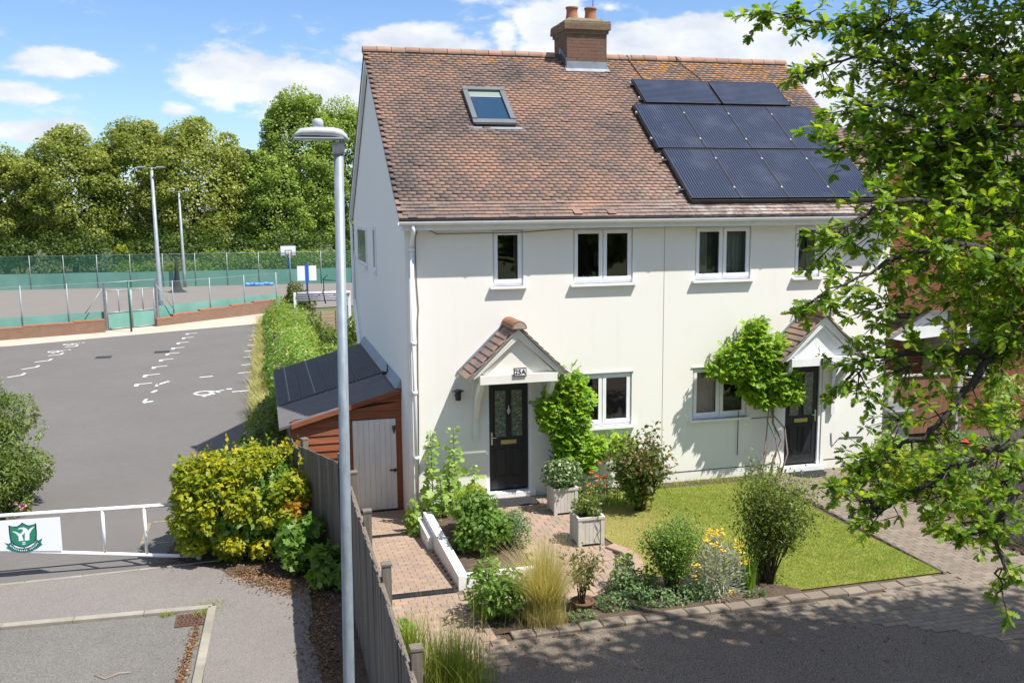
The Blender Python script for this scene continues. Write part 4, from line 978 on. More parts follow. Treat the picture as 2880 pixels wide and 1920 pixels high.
# chimney
CX0, CX1, CY0, CY1 = -.60, .335, 4.08, 5.0
ch = MB(); ch.box((CX0, CY0, 8.0), (CX1, CY1, 9.43)); chim = ch.build('chimney', M['mortar'], H); chim['label'] = 'square brick chimney stack on the ridge with two clay pots'
BME = {}
def brick_me(w, h, d, v, mk='brick', nm='brick'):
    k = (round(w, 3), round(h, 3), round(d, 3), v, mk)
    if k not in BME:
        q = MB(); q.box((-w/2, -d/2, -h/2), (w/2, d/2, h/2), v/11+.04); BME[k] = q.mesh(nm, M[mk])
    return BME[k]
def brick_face(root, p0, ang, length, z0, courses, proud, mk='brick', depth=.03, bw=.225, bh=.075, skip=None, start=0, limit=10**9, stuff=None):
    """stretcher courses on a face that starts at p0 (x,y) and runs at angle ang"""
    d = Vector((math.cos(ang), math.sin(ang), 0)); nrm = Vector((d.y, -d.x, 0)); c = 0
    for j in range(courses):
        a = -(bw/2)*((j+start) % 2)
        while a < length-.02:
            s, e = max(a, 0), min(a+bw-.010, length); a += bw
            if e-s < .03: continue
            if skip and skip((s+e)/2, z0+(j+.5)*bh): continue
            z = z0+(j+.5)*bh; m = Vector((p0[0], p0[1], 0)) + d*((s+e)/2) + nrm*(proud - depth/2 + random.uniform(-.002, .002)); v = random.randrange(11)
            if c < limit: piece('brick', brick_me(e-s, bh-.011, depth, v, mk), root, (m.x, m.y, z), (0, 0, ang)); c += 1
            else:
                hx, hz = (e-s)/2, (bh-.011)/2; q = [Vector((sx*hx, sy*depth/2, sz*hz)) for sz in (-1, 1) for sy in (-1, 1) for sx in (-1, 1)]
                stuff.add([rz(ang) @ u + Vector((m.x, m.y, z)) for u in q], [(0,1,3,2),(4,6,7,5),(0,4,5,1),(1,5,7,3),(3,7,6,2),(2,6,4,0)], v/11+.04)
    return c
for (p0, ang, L) in (((CX0, CY0), 0, CX1-CX0), ((CX0, CY1), R(-90), CY1-CY0)):
    brick_face(chim, p0, ang, L, 8.30, 12, .006)
def ring(e, z, hgt):
    for (p0, ang, L) in (((CX0-e, CY0-e), 0, CX1-CX0+2*e), ((CX0-e, CY1+e), R(-90), CY1-CY0+2*e), ((CX1+e, CY0-e), R(90), CY1-CY0+2*e)):
        brick_face(chim, p0, ang, L, z, hgt, .004, start=int(z*100) % 2)
    q = MB(); q.box((CX0-e, CY0-e, z), (CX1+e, CY1+e, z+hgt*.075+.002)); q.build('corbel_core', M['mortar'], chim)
brick_face(chim, (CX1, CY0), R(90), CY1-CY0, 8.60, 8, .006)
ring(.035, 9.205, 1); ring(.075, 9.282, 2)
b = MB(); e = .07; zt = 9.435
n = 9; vs = []; fs = []
for j in range(n):
    for i in range(n):
        u, v = i/(n-1), j/(n-1); edge = min(u, 1-u, v, 1-v); vs.append((CX0-e+(CX1-CX0+2*e)*u, CY0-e+(CY1-CY0+2*e)*v, zt + (.03 if edge == 0 else .09+.05*min(1, edge*3)) + random.uniform(-.012, .012)))
fs = [(j*n+i, j*n+i+1, (j+1)*n+i+1, (j+1)*n+i) for j in range(n-1) for i in range(n-1)]
b.add(vs, fs); b.box((CX0-e, CY0-e, zt-.005), (CX1+e, CY1+e, zt+.03)); b.build('flaunching', simple('mossy_mortar_flaunching', (.24, .19, .12), (.15, .13, .07), 9, .95, 1.0, 20, bdist=.03), chim)
for x in (-.345, .10):
    q = MB(); q.lathe((x, 4.50, 9.50), [(.155, 0), (.145, .08), (.125, .20), (.125, .29), (.145, .31), (.145, .345), (.118, .35), (.108, .30), (.1, .12)], 18)
    q.build('chimney_pot', M['pot'], chim)
b = MB(); b.tube([(.32, 4.95, 9.4), (.32, 4.95, 10.4)], .009, 6); b.build('aerial_mast', M['black'], chim)
# lead flashing
b = MB(); b.box((CX0-.012, CY0-.018, 8.40), (CX1+.012, CY0-.008, 8.60)); b.quad(RP(CX0-.05, 5.30, .045), RP(CX1+.05, 5.30, .045), RP(CX1+.05, 5.50, .045), RP(CX0-.05, 5.50, .045))
for k in range(5):
    y0 = CY0 + k*.10; z1 = 8.66 + k*.065
    b.box((CX0-.018, y0-.01, z1-.30), (CX0-.009, y0+.13, z1+.02)); b.box((CX1+.009, y0-.01, z1-.30), (CX1+.018, y0+.13, z1+.02))
b.build('lead_flashing', M['lead'], chim)
b = MB(); b.quad(RP(CX0-.04, 5.44, .06), RP(CX1+.04, 5.44, .06), RP(CX1+.04, 5.475, .06), RP(CX0-.04, 5.475, .06)); b.build('flashing_edge', M['alu'], chim)
# skylight
X0, X1, S0, S1 = -3.20, -2.31, 3.02, 4.36
def sbox(b, x0, x1, s0, s1, h0, h1):
    b.add([RP(x0, s0, h0), RP(x1, s0, h0), RP(x1, s1, h0), RP(x0, s1, h0), RP(x0, s0, h1), RP(x1, s0, h1), RP(x1, s1, h1), RP(x0, s1, h1)], [(0,3,2,1),(4,5,6,7),(0,1,5,4),(1,2,6,5),(2,3,7,6),(3,0,4,7)])
b = MB(); t = .10
sbox(b, X0, X1, S0, S0+.14, -.02, .10); sbox(b, X0, X1, S1-t, S1, -.02, .13); sbox(b, X0, X0+t, S0+.14, S1-t, -.02, .12); sbox(b, X1-t, X1, S0+.14, S1-t, -.02, .12)
sk = b.build('roof_window', M['greymetal'], H)
q = MB(); sbox(q, X0+t, X1-t, S0+.14, S1-t, .05, .075); q.build('pane', M['skyglass'], sk)
q = MB(); sbox(q, X0+t, X1-t, S1-t-.20, S1-t-.02, .076, .080); q.build('blind', simple('sage_blind', (.20, .26, .22), None, 3, .7, 0), sk)
q = MB(); sbox(q, X0+t, X1-t, S1-t-.225, S1-t-.205, .076, .084); q.build('blind_rail', M['alu'], sk)
q = MB(); sbox(q, X0+.03, X1-.03, S0-.05, S0-.002, -.01, .09); q.build('lower_apron', M['black'], sk)
q = MB(); sbox(q, X0-.12, X1+.14, S0-.14, S0-.06, .03, .038); q.build('flashing', M['lead'], sk)
# solar panels: ten panels clamped over the tiles
rk = thing('solar_array', tuple(RP(2.5, 2.5, 0)), 'array of ten dark solar panels racked over the right half of the roof', 'solar panels')
def solar(x0, x1, s0, s1, horiz, label):
    c = RP((x0+x1)/2, (s0+s1)/2, .10)
    g = .008; x0 += g; x1 -= g; s0 += g; s1 -= g; h0, h1 = .105, .14; t = .014
    b = MB(); sbox(b, x0, x1, s0, s0+t, h0, h1); sbox(b, x0, x1, s1-t, s1, h0, h1); sbox(b, x0, x0+t, s0+t, s1-t, h0, h1); sbox(b, x1-t, x1, s0+t, s1-t, h0, h1); r = b.build('solar_panel', M['pvframe'], rk); r['label'] = label; c = rootorg(rk)
    P = [RP(x0+t, s0+t, h1-.006), RP(x1-t, s0+t, h1-.006), RP(x1-t, s1-t, h1-.006), RP(x0+t, s1-t, h1-.006)]
    me = bpy.data.meshes.new('cells'); me.from_pydata([p-c for p in P], [], [(0, 1, 2, 3)]); uv = me.uv_layers.new(name='UVMap')
    for i, u in enumerate(((0, 0), (1, 0), (1, 1), (0, 1))): uv.data[i].uv = u
    me.materials.append(M['pvh' if horiz else 'pv']); link('cells', me, r)
    q = MB(); sbox(q, x0+.02, x1-.02, s0+.02, s1-.02, h0-.002, h0+.004); q.build('backsheet', M['black'], r)
    return r
names = ['leftmost', 'second from the left', 'third from the left', 'rightmost']
for i in range(4): solar(.51+1.03*i, .51+1.03*(i+1), .38, 2.07, False, f'dark solar panel, {names[i]} in the bottom row above the gutter')
for i in range(4): solar(.43+1.045*i, .43+1.045*(i+1), 2.10, 3.79, False, ['dark solar panel at the left end of the middle row', 'dusty pale solar panel, second in the middle row', 'dark solar panel, third in the middle row', 'dark solar panel at the right end of the middle row'][i])
solar(.75, 2.53, 3.87, 4.86, True, 'landscape solar panel on the left of the short top row')
solar(2.57, 4.25, 3.87, 4.86, True, 'landscape solar panel on the right of the top row, speckled with debris')
for s in (.72, 1.72, 2.44, 3.44, 4.05, 4.68):
    q = MB(); a, c = (.40, 4.70) if s < 4 else (.66, 4.32); sbox(q, a, c, s-.02, s+.02, .055, .10); q.build('rail', M['pvframe'], rk)
    q = MB(); sbox(q, a-.03, a-.0005, s-.025, s+.025, .10, .15); sbox(q, c+.0005, c+.03, s-.025, s+.025, .10, .15); q.build('end_clamp', M['alu'], rk)
for r_, x0, dx, nn in ((0, .51, 1.03, 4), (1, .43, 1.045, 4)):
    for i in range(1, nn):
        for s in ((.72, 1.72), (2.44, 3.44))[r_]:
            q = MB(); sbox(q, x0+dx*i-.014, x0+dx*i+.014, s-.025, s+.025, .139, .15); q.build('clamp', M['alu'], rk)
q = MB(); sbox(q, .50, 4.64, .335, .345, .02, .125); sbox(q, .495, .505, .36, 2.05, .02, .125); sbox(q, .41, .42, 2.1, 3.78, .02, .125); sbox(q, .73, .74, 3.87, 4.86, .02, .125); q.build('mesh_skirt', M['black'], rk)
b = MB(); b.tube([RP(.98, 5.98, .12), RP(1.02, 5.9, .06), RP(1.05, 5.4, .045), RP(1.12, 4.85, .05)], .012, 5); tag(b.build('solar_cable', M['black']), 'thicker black cable over the ridge to the left end of the solar panels', 'cable')
b = MB(); b.tube([RP(2.2, 5.98, .13), RP(2.28, 5.8, .05), RP(2.5, 5.2, .045), RP(2.55, 4.85, .05)], .010, 5); tag(b.build('solar_cable', M['black']), 'thin black cable over the ridge to the middle of the top panel row', 'cable')
# ---- porch canopies
def canopy(cx, paint, plate_txt, label):
    hw, yf, ze, za = .90, -.72, 2.42, 3.29
    th = math.atan2(za-ze, hw); L = math.hypot(za-ze, hw)
    b = MB()
    b.prism([(cx-hw+.03, ze), (cx, za-.03), (cx+hw-.03, ze), (cx+hw-.10, ze-.01), (cx, za-.13), (cx-hw+.10, ze-.01)], 'y', yf+.02, -.002)
    c = b.build('porch_canopy', paint, H); c['label'] = label
    b = MB(); b.prism([(cx-.68, 2.46), (cx, 3.12), (cx+.68, 2.46)], 'y', yf+.12, yf+.16); b.build('gable_board', paint, c)
    for sg in (-1, 1):     # barge boards
        b = MB(); P = [(cx+sg*(hw-.16), ze+.02), (cx+sg*(hw-.02), ze+.02), (cx, za-.05), (cx, za-.20)]
        b.prism(P, 'y', yf+.03, yf+.06); b.build('bargeboard', paint, c)
        b = MB(); P = [(cx+sg*.60, 2.47), (cx+sg*.665, 2.47), (cx, 3.105), (cx, 3.03)]; b.prism(P, 'y', yf+.08, yf+.119); b.build('inner_trim', paint, c)
    b = MB(); b.box((cx-.71, yf+.0, 2.30), (cx+.71, yf+.115, 2.455)); b.build('beam', paint, c)
    b = MB(); b.box((cx-.70, yf+.12, 2.36), (cx-.62, -.01, 2.44)); b.box((cx+.62, yf+.12, 2.36), (cx+.70, -.01, 2.44)); b.build('side_rail', paint, c)
    for sg in (-1, 1):     # gallows brackets
        x = cx+sg*.66
        b = MB(); b.box((x-.045, -.075, 1.15), (x+.045, -.002, 2.359)); b.build('wall_post', paint, c)
        b = MB(); pts = [(-.62, 2.299), (-.50, 2.299), (-.20, 1.98), (-.076, 1.66), (-.076, 1.50), (-.14, 1.58), (-.30, 1.90), (-.60, 2.20)]
        b.prism([(p[0], p[1]) for p in pts], 'x', x-.04, x+.04); b.build('brace', paint, c)
    # tiles
    for sg in (-1, 1):
        u = Vector((-sg*math.cos(th), 0, math.sin(th))); nn = Vector((sg*math.sin(th), 0, math.cos(th))); cs = Vector((cx+sg*(hw+.03), 0, ze-.03))
        mes = []
        for k in range(6):
            q = MB(); w = .0865
            vs = [Vector((0, y, 0)) + u*s + nn*h for (y, s, h) in ((-w, 0, .016), (w, 0, .016), (w, .16, .0), (-w, .16, .0), (-w, 0, .034), (w, 0, .034), (w, .16, .014), (-w, .16, .014))]
            q.add(vs, [(0,3,2,1),(4,5,6,7),(0,1,5,4),(1,2,6,5),(2,3,7,6),(3,0,4,7)], (k+.5)/6); mes.append(q.mesh('tile', M['canopytile']))
        for j in range(9):
            for i in range(4):
                y = yf-.03+.09 + i*.176 + (.05 if j % 2 else 0)
                if y > -.09: y = -.09
                piece('tile', mes[random.randrange(6)], c, cs + u*(j*.138) + nn*random.uniform(.008, .012) + Vector((0, y, 0)))
        q = MB(); q.add([cs + u*.01 + nn*(-.004) + Vector((0, yf-.03, 0)), cs + u*(L+.03) + nn*(-.004) + Vector((0, yf-.03, 0)), cs + u*(L+.03) + nn*.006 + Vector((0, yf-.03, 0)), cs + u*.01 + nn*.006 + Vector((0, yf-.03, 0)),
                        cs + u*.01 + nn*(-.004) + Vector((0, -.004, 0)), cs + u*(L+.03) + nn*(-.004) + Vector((0, -.004, 0)), cs + u*(L+.03) + nn*.006 + Vector((0, -.004, 0)), cs + u*.01 + nn*.006 + Vector((0, -.004, 0))], [(0,1,2,3),(4,5,6,7),(0,1,5,4),(1,2,6,5),(2,3,7,6),(3,0,4,7)])
        q.build('roof_deck', M['mortar'], c)
        q = MB(); q.add([cs + u*s + nn*h + Vector((0, y, 0)) for (s, h, y) in ((0, .035, -.035), (L, .035, -.035), (L, .075, -.035), (0, .075, -.035), (0, .035, -.003), (L, .035, -.003), (L, .075, -.003), (0, .075, -.003))], [(0,1,2,3),(4,5,6,7),(0,1,5,4),(1,2,6,5),(2,3,7,6),(3,0,4,7)]); q.build('lead_flashing', M['lead'], c)
    for y0, y1 in ((yf-.05, yf+.30), (yf+.31, -.01)):
        q = MB(); n = 10; pr = [(cx+.135*math.cos(R(-10+200*i/n)), za-.005+.125*math.sin(R(-10+200*i/n))) for i in range(n+1)]; q.prism(pr, 'y', y0, y1, random.random()); q.build('ridge_tile', simple('ridge_clay', (.30, .14, .08), (.22, .11, .07), 5, .85, .4), c)
    q = MB(); pr = [(cx+.11*math.cos(R(-5+190*i/n)), za-.005+.10*math.sin(R(-5+190*i/n))) for i in range(n+1)]; q.prism(pr, 'y', yf-.054, yf-.051); q.build('ridge_mortar', M['mortar'], c)
    return c
cA = canopy(-3.07, M['creampaint'], '25A', 'cream timber porch canopy with mossy clay tiles over the left door')
cB = canopy(3.07, M['whitepaint'], '25B', 'white timber porch canopy with orange clay tiles over the right door')
def plate(c, x, z, txt, w, h, dark, board, lip, y=-.72):
    q = MB(); q.box((x-w/2, y-.028, z-h/2), (x+w/2, y-.001, z+h/2)); p = q.build('number_plate', lip, c)
    b = MB()
    b.box((x-w/2+.018, y-.031, z-h/2+.018), (x+w/2-.018, y-.0285, z+h/2-.018)); b.build('number_tile', board, c)
    me = text_mesh(txt, h*.80); me.transform(Matrix.Translation(Vector((x, y-.034, z)) - rootorg(c)) @ Matrix.Rotation(R(90), 4, 'X')); me.materials.append(dark); link('number_text', me, c)
plate(cA, -3.06, 2.50, '25A', .235, .15, M['black'], M['signwhite'], simple('mahogany_plate_rim', (.12, .05, .045), None, 5, .5))
plate(cB, 3.10, 2.375, '25B', .21, .14, M['black'], simple('grey_slate_plate', (.38, .40, .43), (.3, .32, .35), 20, .6), M['black'])
# wall fittings
wl = thing('wall_light', (-4.06, 0, 2.05), 'black bell-shaped wall light left of the first porch', 'wall light')
b = MB(); b.lathe((-4.06, -.13, 1.93), [(.045, 0), (.055, .02), (.055, .15), (.04, .17)], 12); b.build('body', M['black'], wl)
b = MB(); b.lathe((-4.06, -.13, 2.10), [(.0, .03), (.05, .028), (.10, .008), (.115, 0), (.10, 0)], 14); b.build('shade', M['black'], wl)
b = MB(); b.tube([(-4.06, -.002, 2.0), (-4.06, -.12, 2.0)], .022, 8); b.tube([(-4.06, -.001, 2.0), (-4.06, -.015, 2.0)], .045, 12); b.build('bracket', M['black'], wl)
br = M['cablebrown'] = simple('brown_cable', (.12, .08, .06), None, 3, .7, 0)
b = MB(); b.tube([(-4.80, -.01, .3), (-4.77, -.012, 1.6), (-4.765, -.012, 2.4), (-4.75, -.012, 3.4), (-4.73, -.012, 3.6), (-4.76, -.012, 4.2), (-4.76, -.012, 4.85), (-4.72, -.02, 5.0), (-4.62, -.03, 5.035), (-4.5, -.02, 4.99), (-4.35, -.012, 4.92)], .0075, 5)
b.tube([(-4.40, -.012, 4.93), (-2.9, -.012, 4.93), (-1.8, -.012, 4.992), (-.6, -.012, 4.992), (1.2, -.02, 5.0)], .006, 5)
tag(b.build('wall_cable', br), 'thin brown cable looping up the wall beside the downpipe and along under the eaves', 'cable')
b = MB(); b.tube([(3.75, -.01, .75), (3.76, -.012, .55), (3.80, -.012, .48), (3.86, -.012, .55), (3.95, -.012, .64), (4.5, -.012, .62)], .008, 5); tag(b.build('loose_cable', M['black']), 'short black cable hooked along the wall right of the second door', 'cable')
b = MB(); b.tube([(-5.0, 2.3, 2.07), (-5.14, 2.3, 2.09)], .035, 8); b.tube([(-5.02, 2.3, 1.98), (-5.02, 2.3, 2.25)], .014, 6); tag(b.build('wall_bracket', M['black']), 'small black bracket on the gable above the shed roof', 'bracket')
# ================================================================== SHED
SH = thing('lean_to_shed', (-6.0, 4.0, LOW), 'red stained timber lean-to shed with a white door and black roof against the gable', 'shed')
SX0, SX1, SY0, SY1 = -7.02, -4.955, 0.95, 7.1
def roofz(x): return 1.42 + (x+7.2)*(2.03-1.42)/(2.23)
b = MB(); b.prism([(SX0+.02, -0.62), (SX1, -0.62), (SX1, roofz(SX1)-.10), (SX0+.02, roofz(SX0)-.10)], 'y', SY0+.06, SY1); b.build('carcass', M['fencewood'], SH)
y = SY0
b = MB(); b.box((SX1-.105, y-.01, -.37), (SX1-.002, y+.055, roofz(SX1)-.24)); b.build('door_post', M['shedwood'], SH)
b = MB(); b.box((-6.0, y-.01, -.37), (-5.885, y+.055, 1.44)); b.build('door_post', M['shedwood'], SH)
def cut_board(x0, x1, z0, z1, y0, y1, rv, mat=M['shedwood'], nm='board'):
    zz = lambda x: roofz(x)-.06
    if zz(x0) < z0+.02:
        x0 = min(x1-.1, -7.2 + (z0+.08-1.42)*2.23/.61)
    P = [(x0, z0), (x1, z0), (x1, min(z1, zz(x1))), (x0, min(z1, zz(x0)))]
    q = MB(); q.prism(P, 'y', y0, y1, rv); return q.build(nm, mat, SH)
for k, (a, c) in enumerate(((1.46, 1.60), (1.605, 1.76), (1.765, 1.94))): cut_board(-6.0 if k == 0 else SX0+.03, SX1-.002, a, c, y-.03-.004*k, y+.052, random.random())
z = -.30; k = 0
while z < 1.50:
    q = MB(); q.add([(SX0, y-.034, z), (-6.004, y-.034, z), (-6.004, y+.05, z), (SX0, y+.05, z), (SX0, y-.008, min(z+.155, roofz(SX0)-.04)), (-6.004, y-.008, z+.155), (-6.004, y+.05, z+.155), (SX0, y+.05, min(z+.155, roofz(SX0)-.04))], [(0,3,2,1),(4,5,6,7),(0,1,5,4),(1,2,6,5),(2,3,7,6),(3,0,4,7)], random.random())
    q.build('board', M['shedwood'], SH); z += .15; k += 1
x = -5.88; n = 8; w = (5.88-5.062)/n
dr = MB(); dr.box((-5.88, y+.012, -.33), (-5.062, y+.04, 1.435)); drr = dr.build('door', M['sheddoor'], SH); drr['label'] = 'white boarded ledge door of the shed'
for i in range(n):
    q = MB(); q.bbox((x+i*w+.0025, 0, -1.765/2), (x+(i+1)*w-.0025, 1, 1.765/2), .001, random.random()); q = MB(); q.box((x+i*w+.002, y-.006, -.33), (x+(i+1)*w-.002, y+.011, 1.435), random.random()); q.build('board', M['sheddoor'], drr)
b = MB(); b.bbox((-5.13, y-.03, 1.22), (-5.07, y-.007, 1.30), .005); b.box((-5.12, y-.045, 1.16), (-5.085, y-.02, 1.22)); b.build('padlock', M['rust'], drr)
b = MB(); b.box((-5.20, y-.03, .42), (-5.05, y-.012, .445)); b.lathe((-5.10, y-.03, .40), [(.02, 0), (.028, .03), (.02, .06)], 8); b.build('bolt', M['black'], drr)
# roof: slab, felt front strip, black corrugated sheets, lead upstand
def rslab(b, x0, x1, y0, y1, d0, d1): b.add([(x0, y0, roofz(x0)+d0), (x1, y0, roofz(x1)+d0), (x1, y1, roofz(x1)+d0), (x0, y1, roofz(x0)+d0), (x0, y0, roofz(x0)+d1), (x1, y0, roofz(x1)+d1), (x1, y1, roofz(x1)+d1), (x0, y1, roofz(x0)+d1)], [(0,3,2,1),(4,5,6,7),(0,1,5,4),(1,2,6,5),(2,3,7,6),(3,0,4,7)])
b = MB(); rslab(b, -7.22, -4.96, SY0-.12, 7.2, -.05, .0); rf = b.build('roof', M['felt'], SH)
b = MB(); rslab(b, -7.0, -4.97, SY0-.15, SY0-.122, -.09, -.004); b.build('fascia', M['shedwood'], rf)
for xa, xb in ((-7.20, -6.72), (-6.70, -6.22), (-6.20, -5.62), (-5.60, -5.04)):
    q = MB(); rslab(q, xa, xb, 2.75, 7.18, .002, .012)
    n = int((xb-xa)/.06)
    for i in range(n):
        c = xa+(i+.5)*(xb-xa)/n; rslab(q, c-.012, c+.012, 2.75, 7.18, .0125, .026)
    q.build('roofing_sheet', M['feltdark'], rf)
b = MB()
for xs in (-6.96, -6.45):
    for i in range(22):
        yy = 2.85+i*.2; b.lathe((xs, yy, roofz(xs)+.026), [(.017, 0), (.017, .012), (.006, .02)], 6)
o = b.build('roofing_screws', M['alu'], rf); o['kind'] = 'stuff'
b = MB(); b.add([(-5.07, SY0-.13, roofz(-5.07)+.03), (-4.958, SY0-.13, roofz(-4.96)+.16), (-4.958, 7.25, roofz(-4.96)+.16), (-5.07, 7.25, roofz(-5.07)+.03), (-5.07, SY0-.13, roofz(-5.07)+.027), (-4.953, SY0-.13, roofz(-4.96)), (-4.953, 7.25, roofz(-4.96)), (-5.07, 7.25, roofz(-5.07)+.027)], [(0,1,2,3),(4,5,6,7),(0,1,5,4),(1,2,6,5),(2,3,7,6),(3,0,4,7)]); b.build('lead_flashing', M['lead'], rf)

# ================================================================== FENCES BY THE SIDE PATH
def board_fence(p0, p1, ztop, zbot, side, label, cat='fence', posts=(), mat='fencewood', bw=.1, gap=.004, group=None, rails=True, ztop1=None, name='timber_fence'):
    A, B = Vector((*p0, 0)), Vector((*p1, 0)); L = (B-A).length; d = (B-A).normalized(); nn = Vector((-d.y, d.x, 0))*side; ang = math.atan2(d.y, d.x)
    r = thing(name, (p0[0], p0[1], zbot), label, cat, group)
    n = int(L/bw); s = L/n; mes = []
    for i in range(n):
        t = (i+.5)*s; zt = ztop + ((ztop1 or ztop)-ztop)*t/L + random.uniform(-.006, .006); q = MB(); hh = zt-zbot
        q.box((-s/2-.008, -.009, 0), (s/2+.008, .009, hh), random.random(), rot=rz(R(1.5)), piv=(0, 0, 0))
        c = A + d*t + nn*.012; piece('board', q.mesh('board', M[mat]), r, (c.x, c.y, zbot), (R(random.uniform(-.3, .3)), R(random.uniform(-.3, .3)), ang))
    if rails:
        for zz in (zbot+.25, (ztop+zbot)/2, ztop-.12):
            q = MB(); q.box((0, -.02, -.035), (L, .02, .035), random.random()); c = A - nn*.03; piece('rail', q.mesh('rail', M[mat]), r, (c.x, c.y, zz), (0, 0, ang))
    for t in posts:
        c = A + d*t - nn*.085; q = MB(); q.box((-.05, -.05, 0), (.05, .05, ztop-zbot+.10), random.random()); q.box((-.058, -.058, ztop-zbot+.10), (.058, .058, ztop-zbot+.125), .9); piece('post', q.mesh('post', M[mat]), r, (c.x, c.y, zbot), (0, 0, ang))
    return r
board_fence((-6.31, -9.6), (-6.29, -1.45), 1.36, LOW, 1, 'long weathered grey board fence running beside the paved side path', posts=(.95, 3.05, 5.0, 6.9))
board_fence((-6.90, -0.12), (-6.33, -1.42), 1.30, LOW, -1, 'short weathered board fence turning behind the golden hedge', posts=(.02, 1.38))
board_fence((-7.0, 0.78), (-6.93, -0.05), 1.22, LOW, -1, 'narrow grey board panel joining the fence to the shed corner', posts=())
gr_ = MB(); gr_.box((-6.27, -3.2, -.25), (-6.18, 0.6, 0.05)); tag(gr_.build('gravel_board', M['stonegrey']), 'low concrete gravel board at the foot of the fence by the shed door', 'gravel board')
# ================================================================== WHITE GARDEN WALL
b = MB()
def wseg(pts, z0, z1): b.prism(pts, 'z', z0, z1)
wseg([(-4.88, -3.97), (-4.76, -3.86), (-4.76, -0.95), (-4.88, -0.95)], -.35, .17); wseg([(-4.88, -3.97), (-3.72, -3.97), (-3.72, -3.86), (-4.76, -3.86)], -.06, .17)
gw = MB(); gw.prism([(-4.88, -3.97), (-3.72, -3.97), (-3.72, -3.85), (-4.74, -3.85), (-4.74, -0.95), (-4.88, -0.95)], 'z', -.36, .17)
gw.box((-4.97, -1.9, -.36), (-4.885, -0.62, .05))
tag(gw.build('garden_wall', M['whitepaint']), 'low white painted wall holding the raised flower bed beside the side path', 'garden wall')
sheet('raised_bed_soil', [(-4.74, -3.85), (-3.72, -3.85), (-3.6, -2.6), (-3.75, -0.75), (-4.1, -0.3), (-4.74, -0.3)], .06, M['soil'], thick=.2)
sheet('front_border', [(-4.75, -5.0), (-3.3, -4.9), (-2.65, -4.55), (-1.9, -4.45), (-0.8, -4.85), (-0.25, -5.36), (-0.3, -5.56), (-4.75, -5.58)], .015, M['soil'])
sheet('wall_foot_border', [(-2.3, -2.0), (-2.25, 0), (2.1, 0), (2.1, -.36), (-1.2, -.36), (-1.75, -.56)], .001, M['soil'])
sheet('right_border', [(4.08, 0), (3.97, -3.0), (3.80, -5.3), (12, -5.3), (12, 0)], .012, M['soil'])
# mats
def mat_mesh(pts, name, label):
    b = MB(); b.prism(pts, 'z', .012, .026); r = b.build(name, M['rubber']); tag(r, label, 'doormat')
    xs = [p[0] for p in pts]; ys = [p[1] for p in pts]; q = MB()
    for i in range(16):
        for j in range(9):
            x = min(xs)+(i+.5)*(max(xs)-min(xs))/16 + (.01 if j % 2 else -.01); y = min(ys)+(j+.5)*(max(ys)-min(ys))/9
            if in_poly(x, y, pts): q.box((x-.016, y-.010, .0255), (x+.016, y+.010, .033), rot=rz(R(35 if (i+j) % 2 else -35)))
    o = link('studs', q.mesh('studs', M['rubber'], r.location), r); o['kind'] = 'stuff'
mat_mesh([(-3.50, -.62), (-2.66, -.62), (-2.66, -.16), (-3.50, -.16)], 'doormat', 'black rectangular rubber doormat in front of the left door')
mat_mesh([(2.72, -.14), (3.48, -.14), (3.48, -.30), (3.36, -.47), (3.1, -.54), (2.84, -.47), (2.72, -.30)], 'doormat', 'black half-round rubber doormat in front of the right door')
# ================================================================== BARRIER GATE
G = thing('barrier_gate', (-9.2, -.15, LOW), 'white tubular barrier gate with a crest sign across the car park entrance', 'gate')
GY = -.15
b = MB(); b.tube([(-13.6, GY, .53), (-8.72, GY, .43)], .032, 10); b.build('top_rail', M['gatepaint'], G)
b = MB(); b.tube([(-13.6, GY, .11), (-11.74, GY, -.10), (-9.02, GY, -.475), (-8.72, GY, -.50)], .032, 10); b.build('bottom_rail', M['gatepaint'], G)
def brz(x): return -.475+(-9.02-x)*.1375
for x in (-12.9, -10.155, -9.50):
    q = MB(); q.tube([(x, GY, brz(x)), (x, GY, .46)], .026, 10); q.build('upright', M['gatepaint'], G)
b = MB(); b.tube([(-8.66, GY, LOW-.1), (-8.66, GY, .55)], .05, 12); b.lathe((-8.66, GY, .55), [(.055, 0), (.05, .02), (.0, .035)], 12); b.build('hinge_post', M['gatepaint'], G)
SYY = GY-.036
b = MB(); b.prism([(-12.6, -.02+.02), (-10.80, -.185), (-10.80, .40), (-12.6, .44)], 'y', SYY-.004, SYY); sg = b.build('sign', M['signwhite'], G); sg['label'] = 'white sign board with a green school crest'
cx, cz, sc = -11.37, .13, .195
def C(u, v, k): return (cx+u*sc, SYY-.0045-.0012*k, cz+v*sc)
def cpoly(pts, m, k, nm):
    q = MB(); q.quad(*[C(u, v, k) for u, v in pts]); return q
def shield(s, dx=0):
    L_ = [(-1, .98), (-.72, .86), (-.40, .84), (-.16, .98), (0, 1.12), (.16, .98), (.40, .84), (.72, .86), (1, .98), (1.0, .2), (.95, -.35), (.72, -.66), (.35, -.86), (0, -.98), (-.35, -.86), (-.72, -.66), (-.95, -.35), (-1.0, .2)]
    return [(u*s*1.0, (v-.05)*s+.05) for u, v in L_]
def ntri(pts, m, k, nm):
    me = bpy.data.meshes.new(nm); o = rootorg(sg)
    import mathutils.geometry as mg
    vs = [Vector(C(u, v, k)) for u, v in pts]; tri = mg.tessellate_polygon([[Vector((u, v, 0)) for u, v in pts]])
    me.from_pydata([v-o for v in vs], [], [tuple(t) for t in tri]); me.materials.append(m); return link(nm, me, sg)
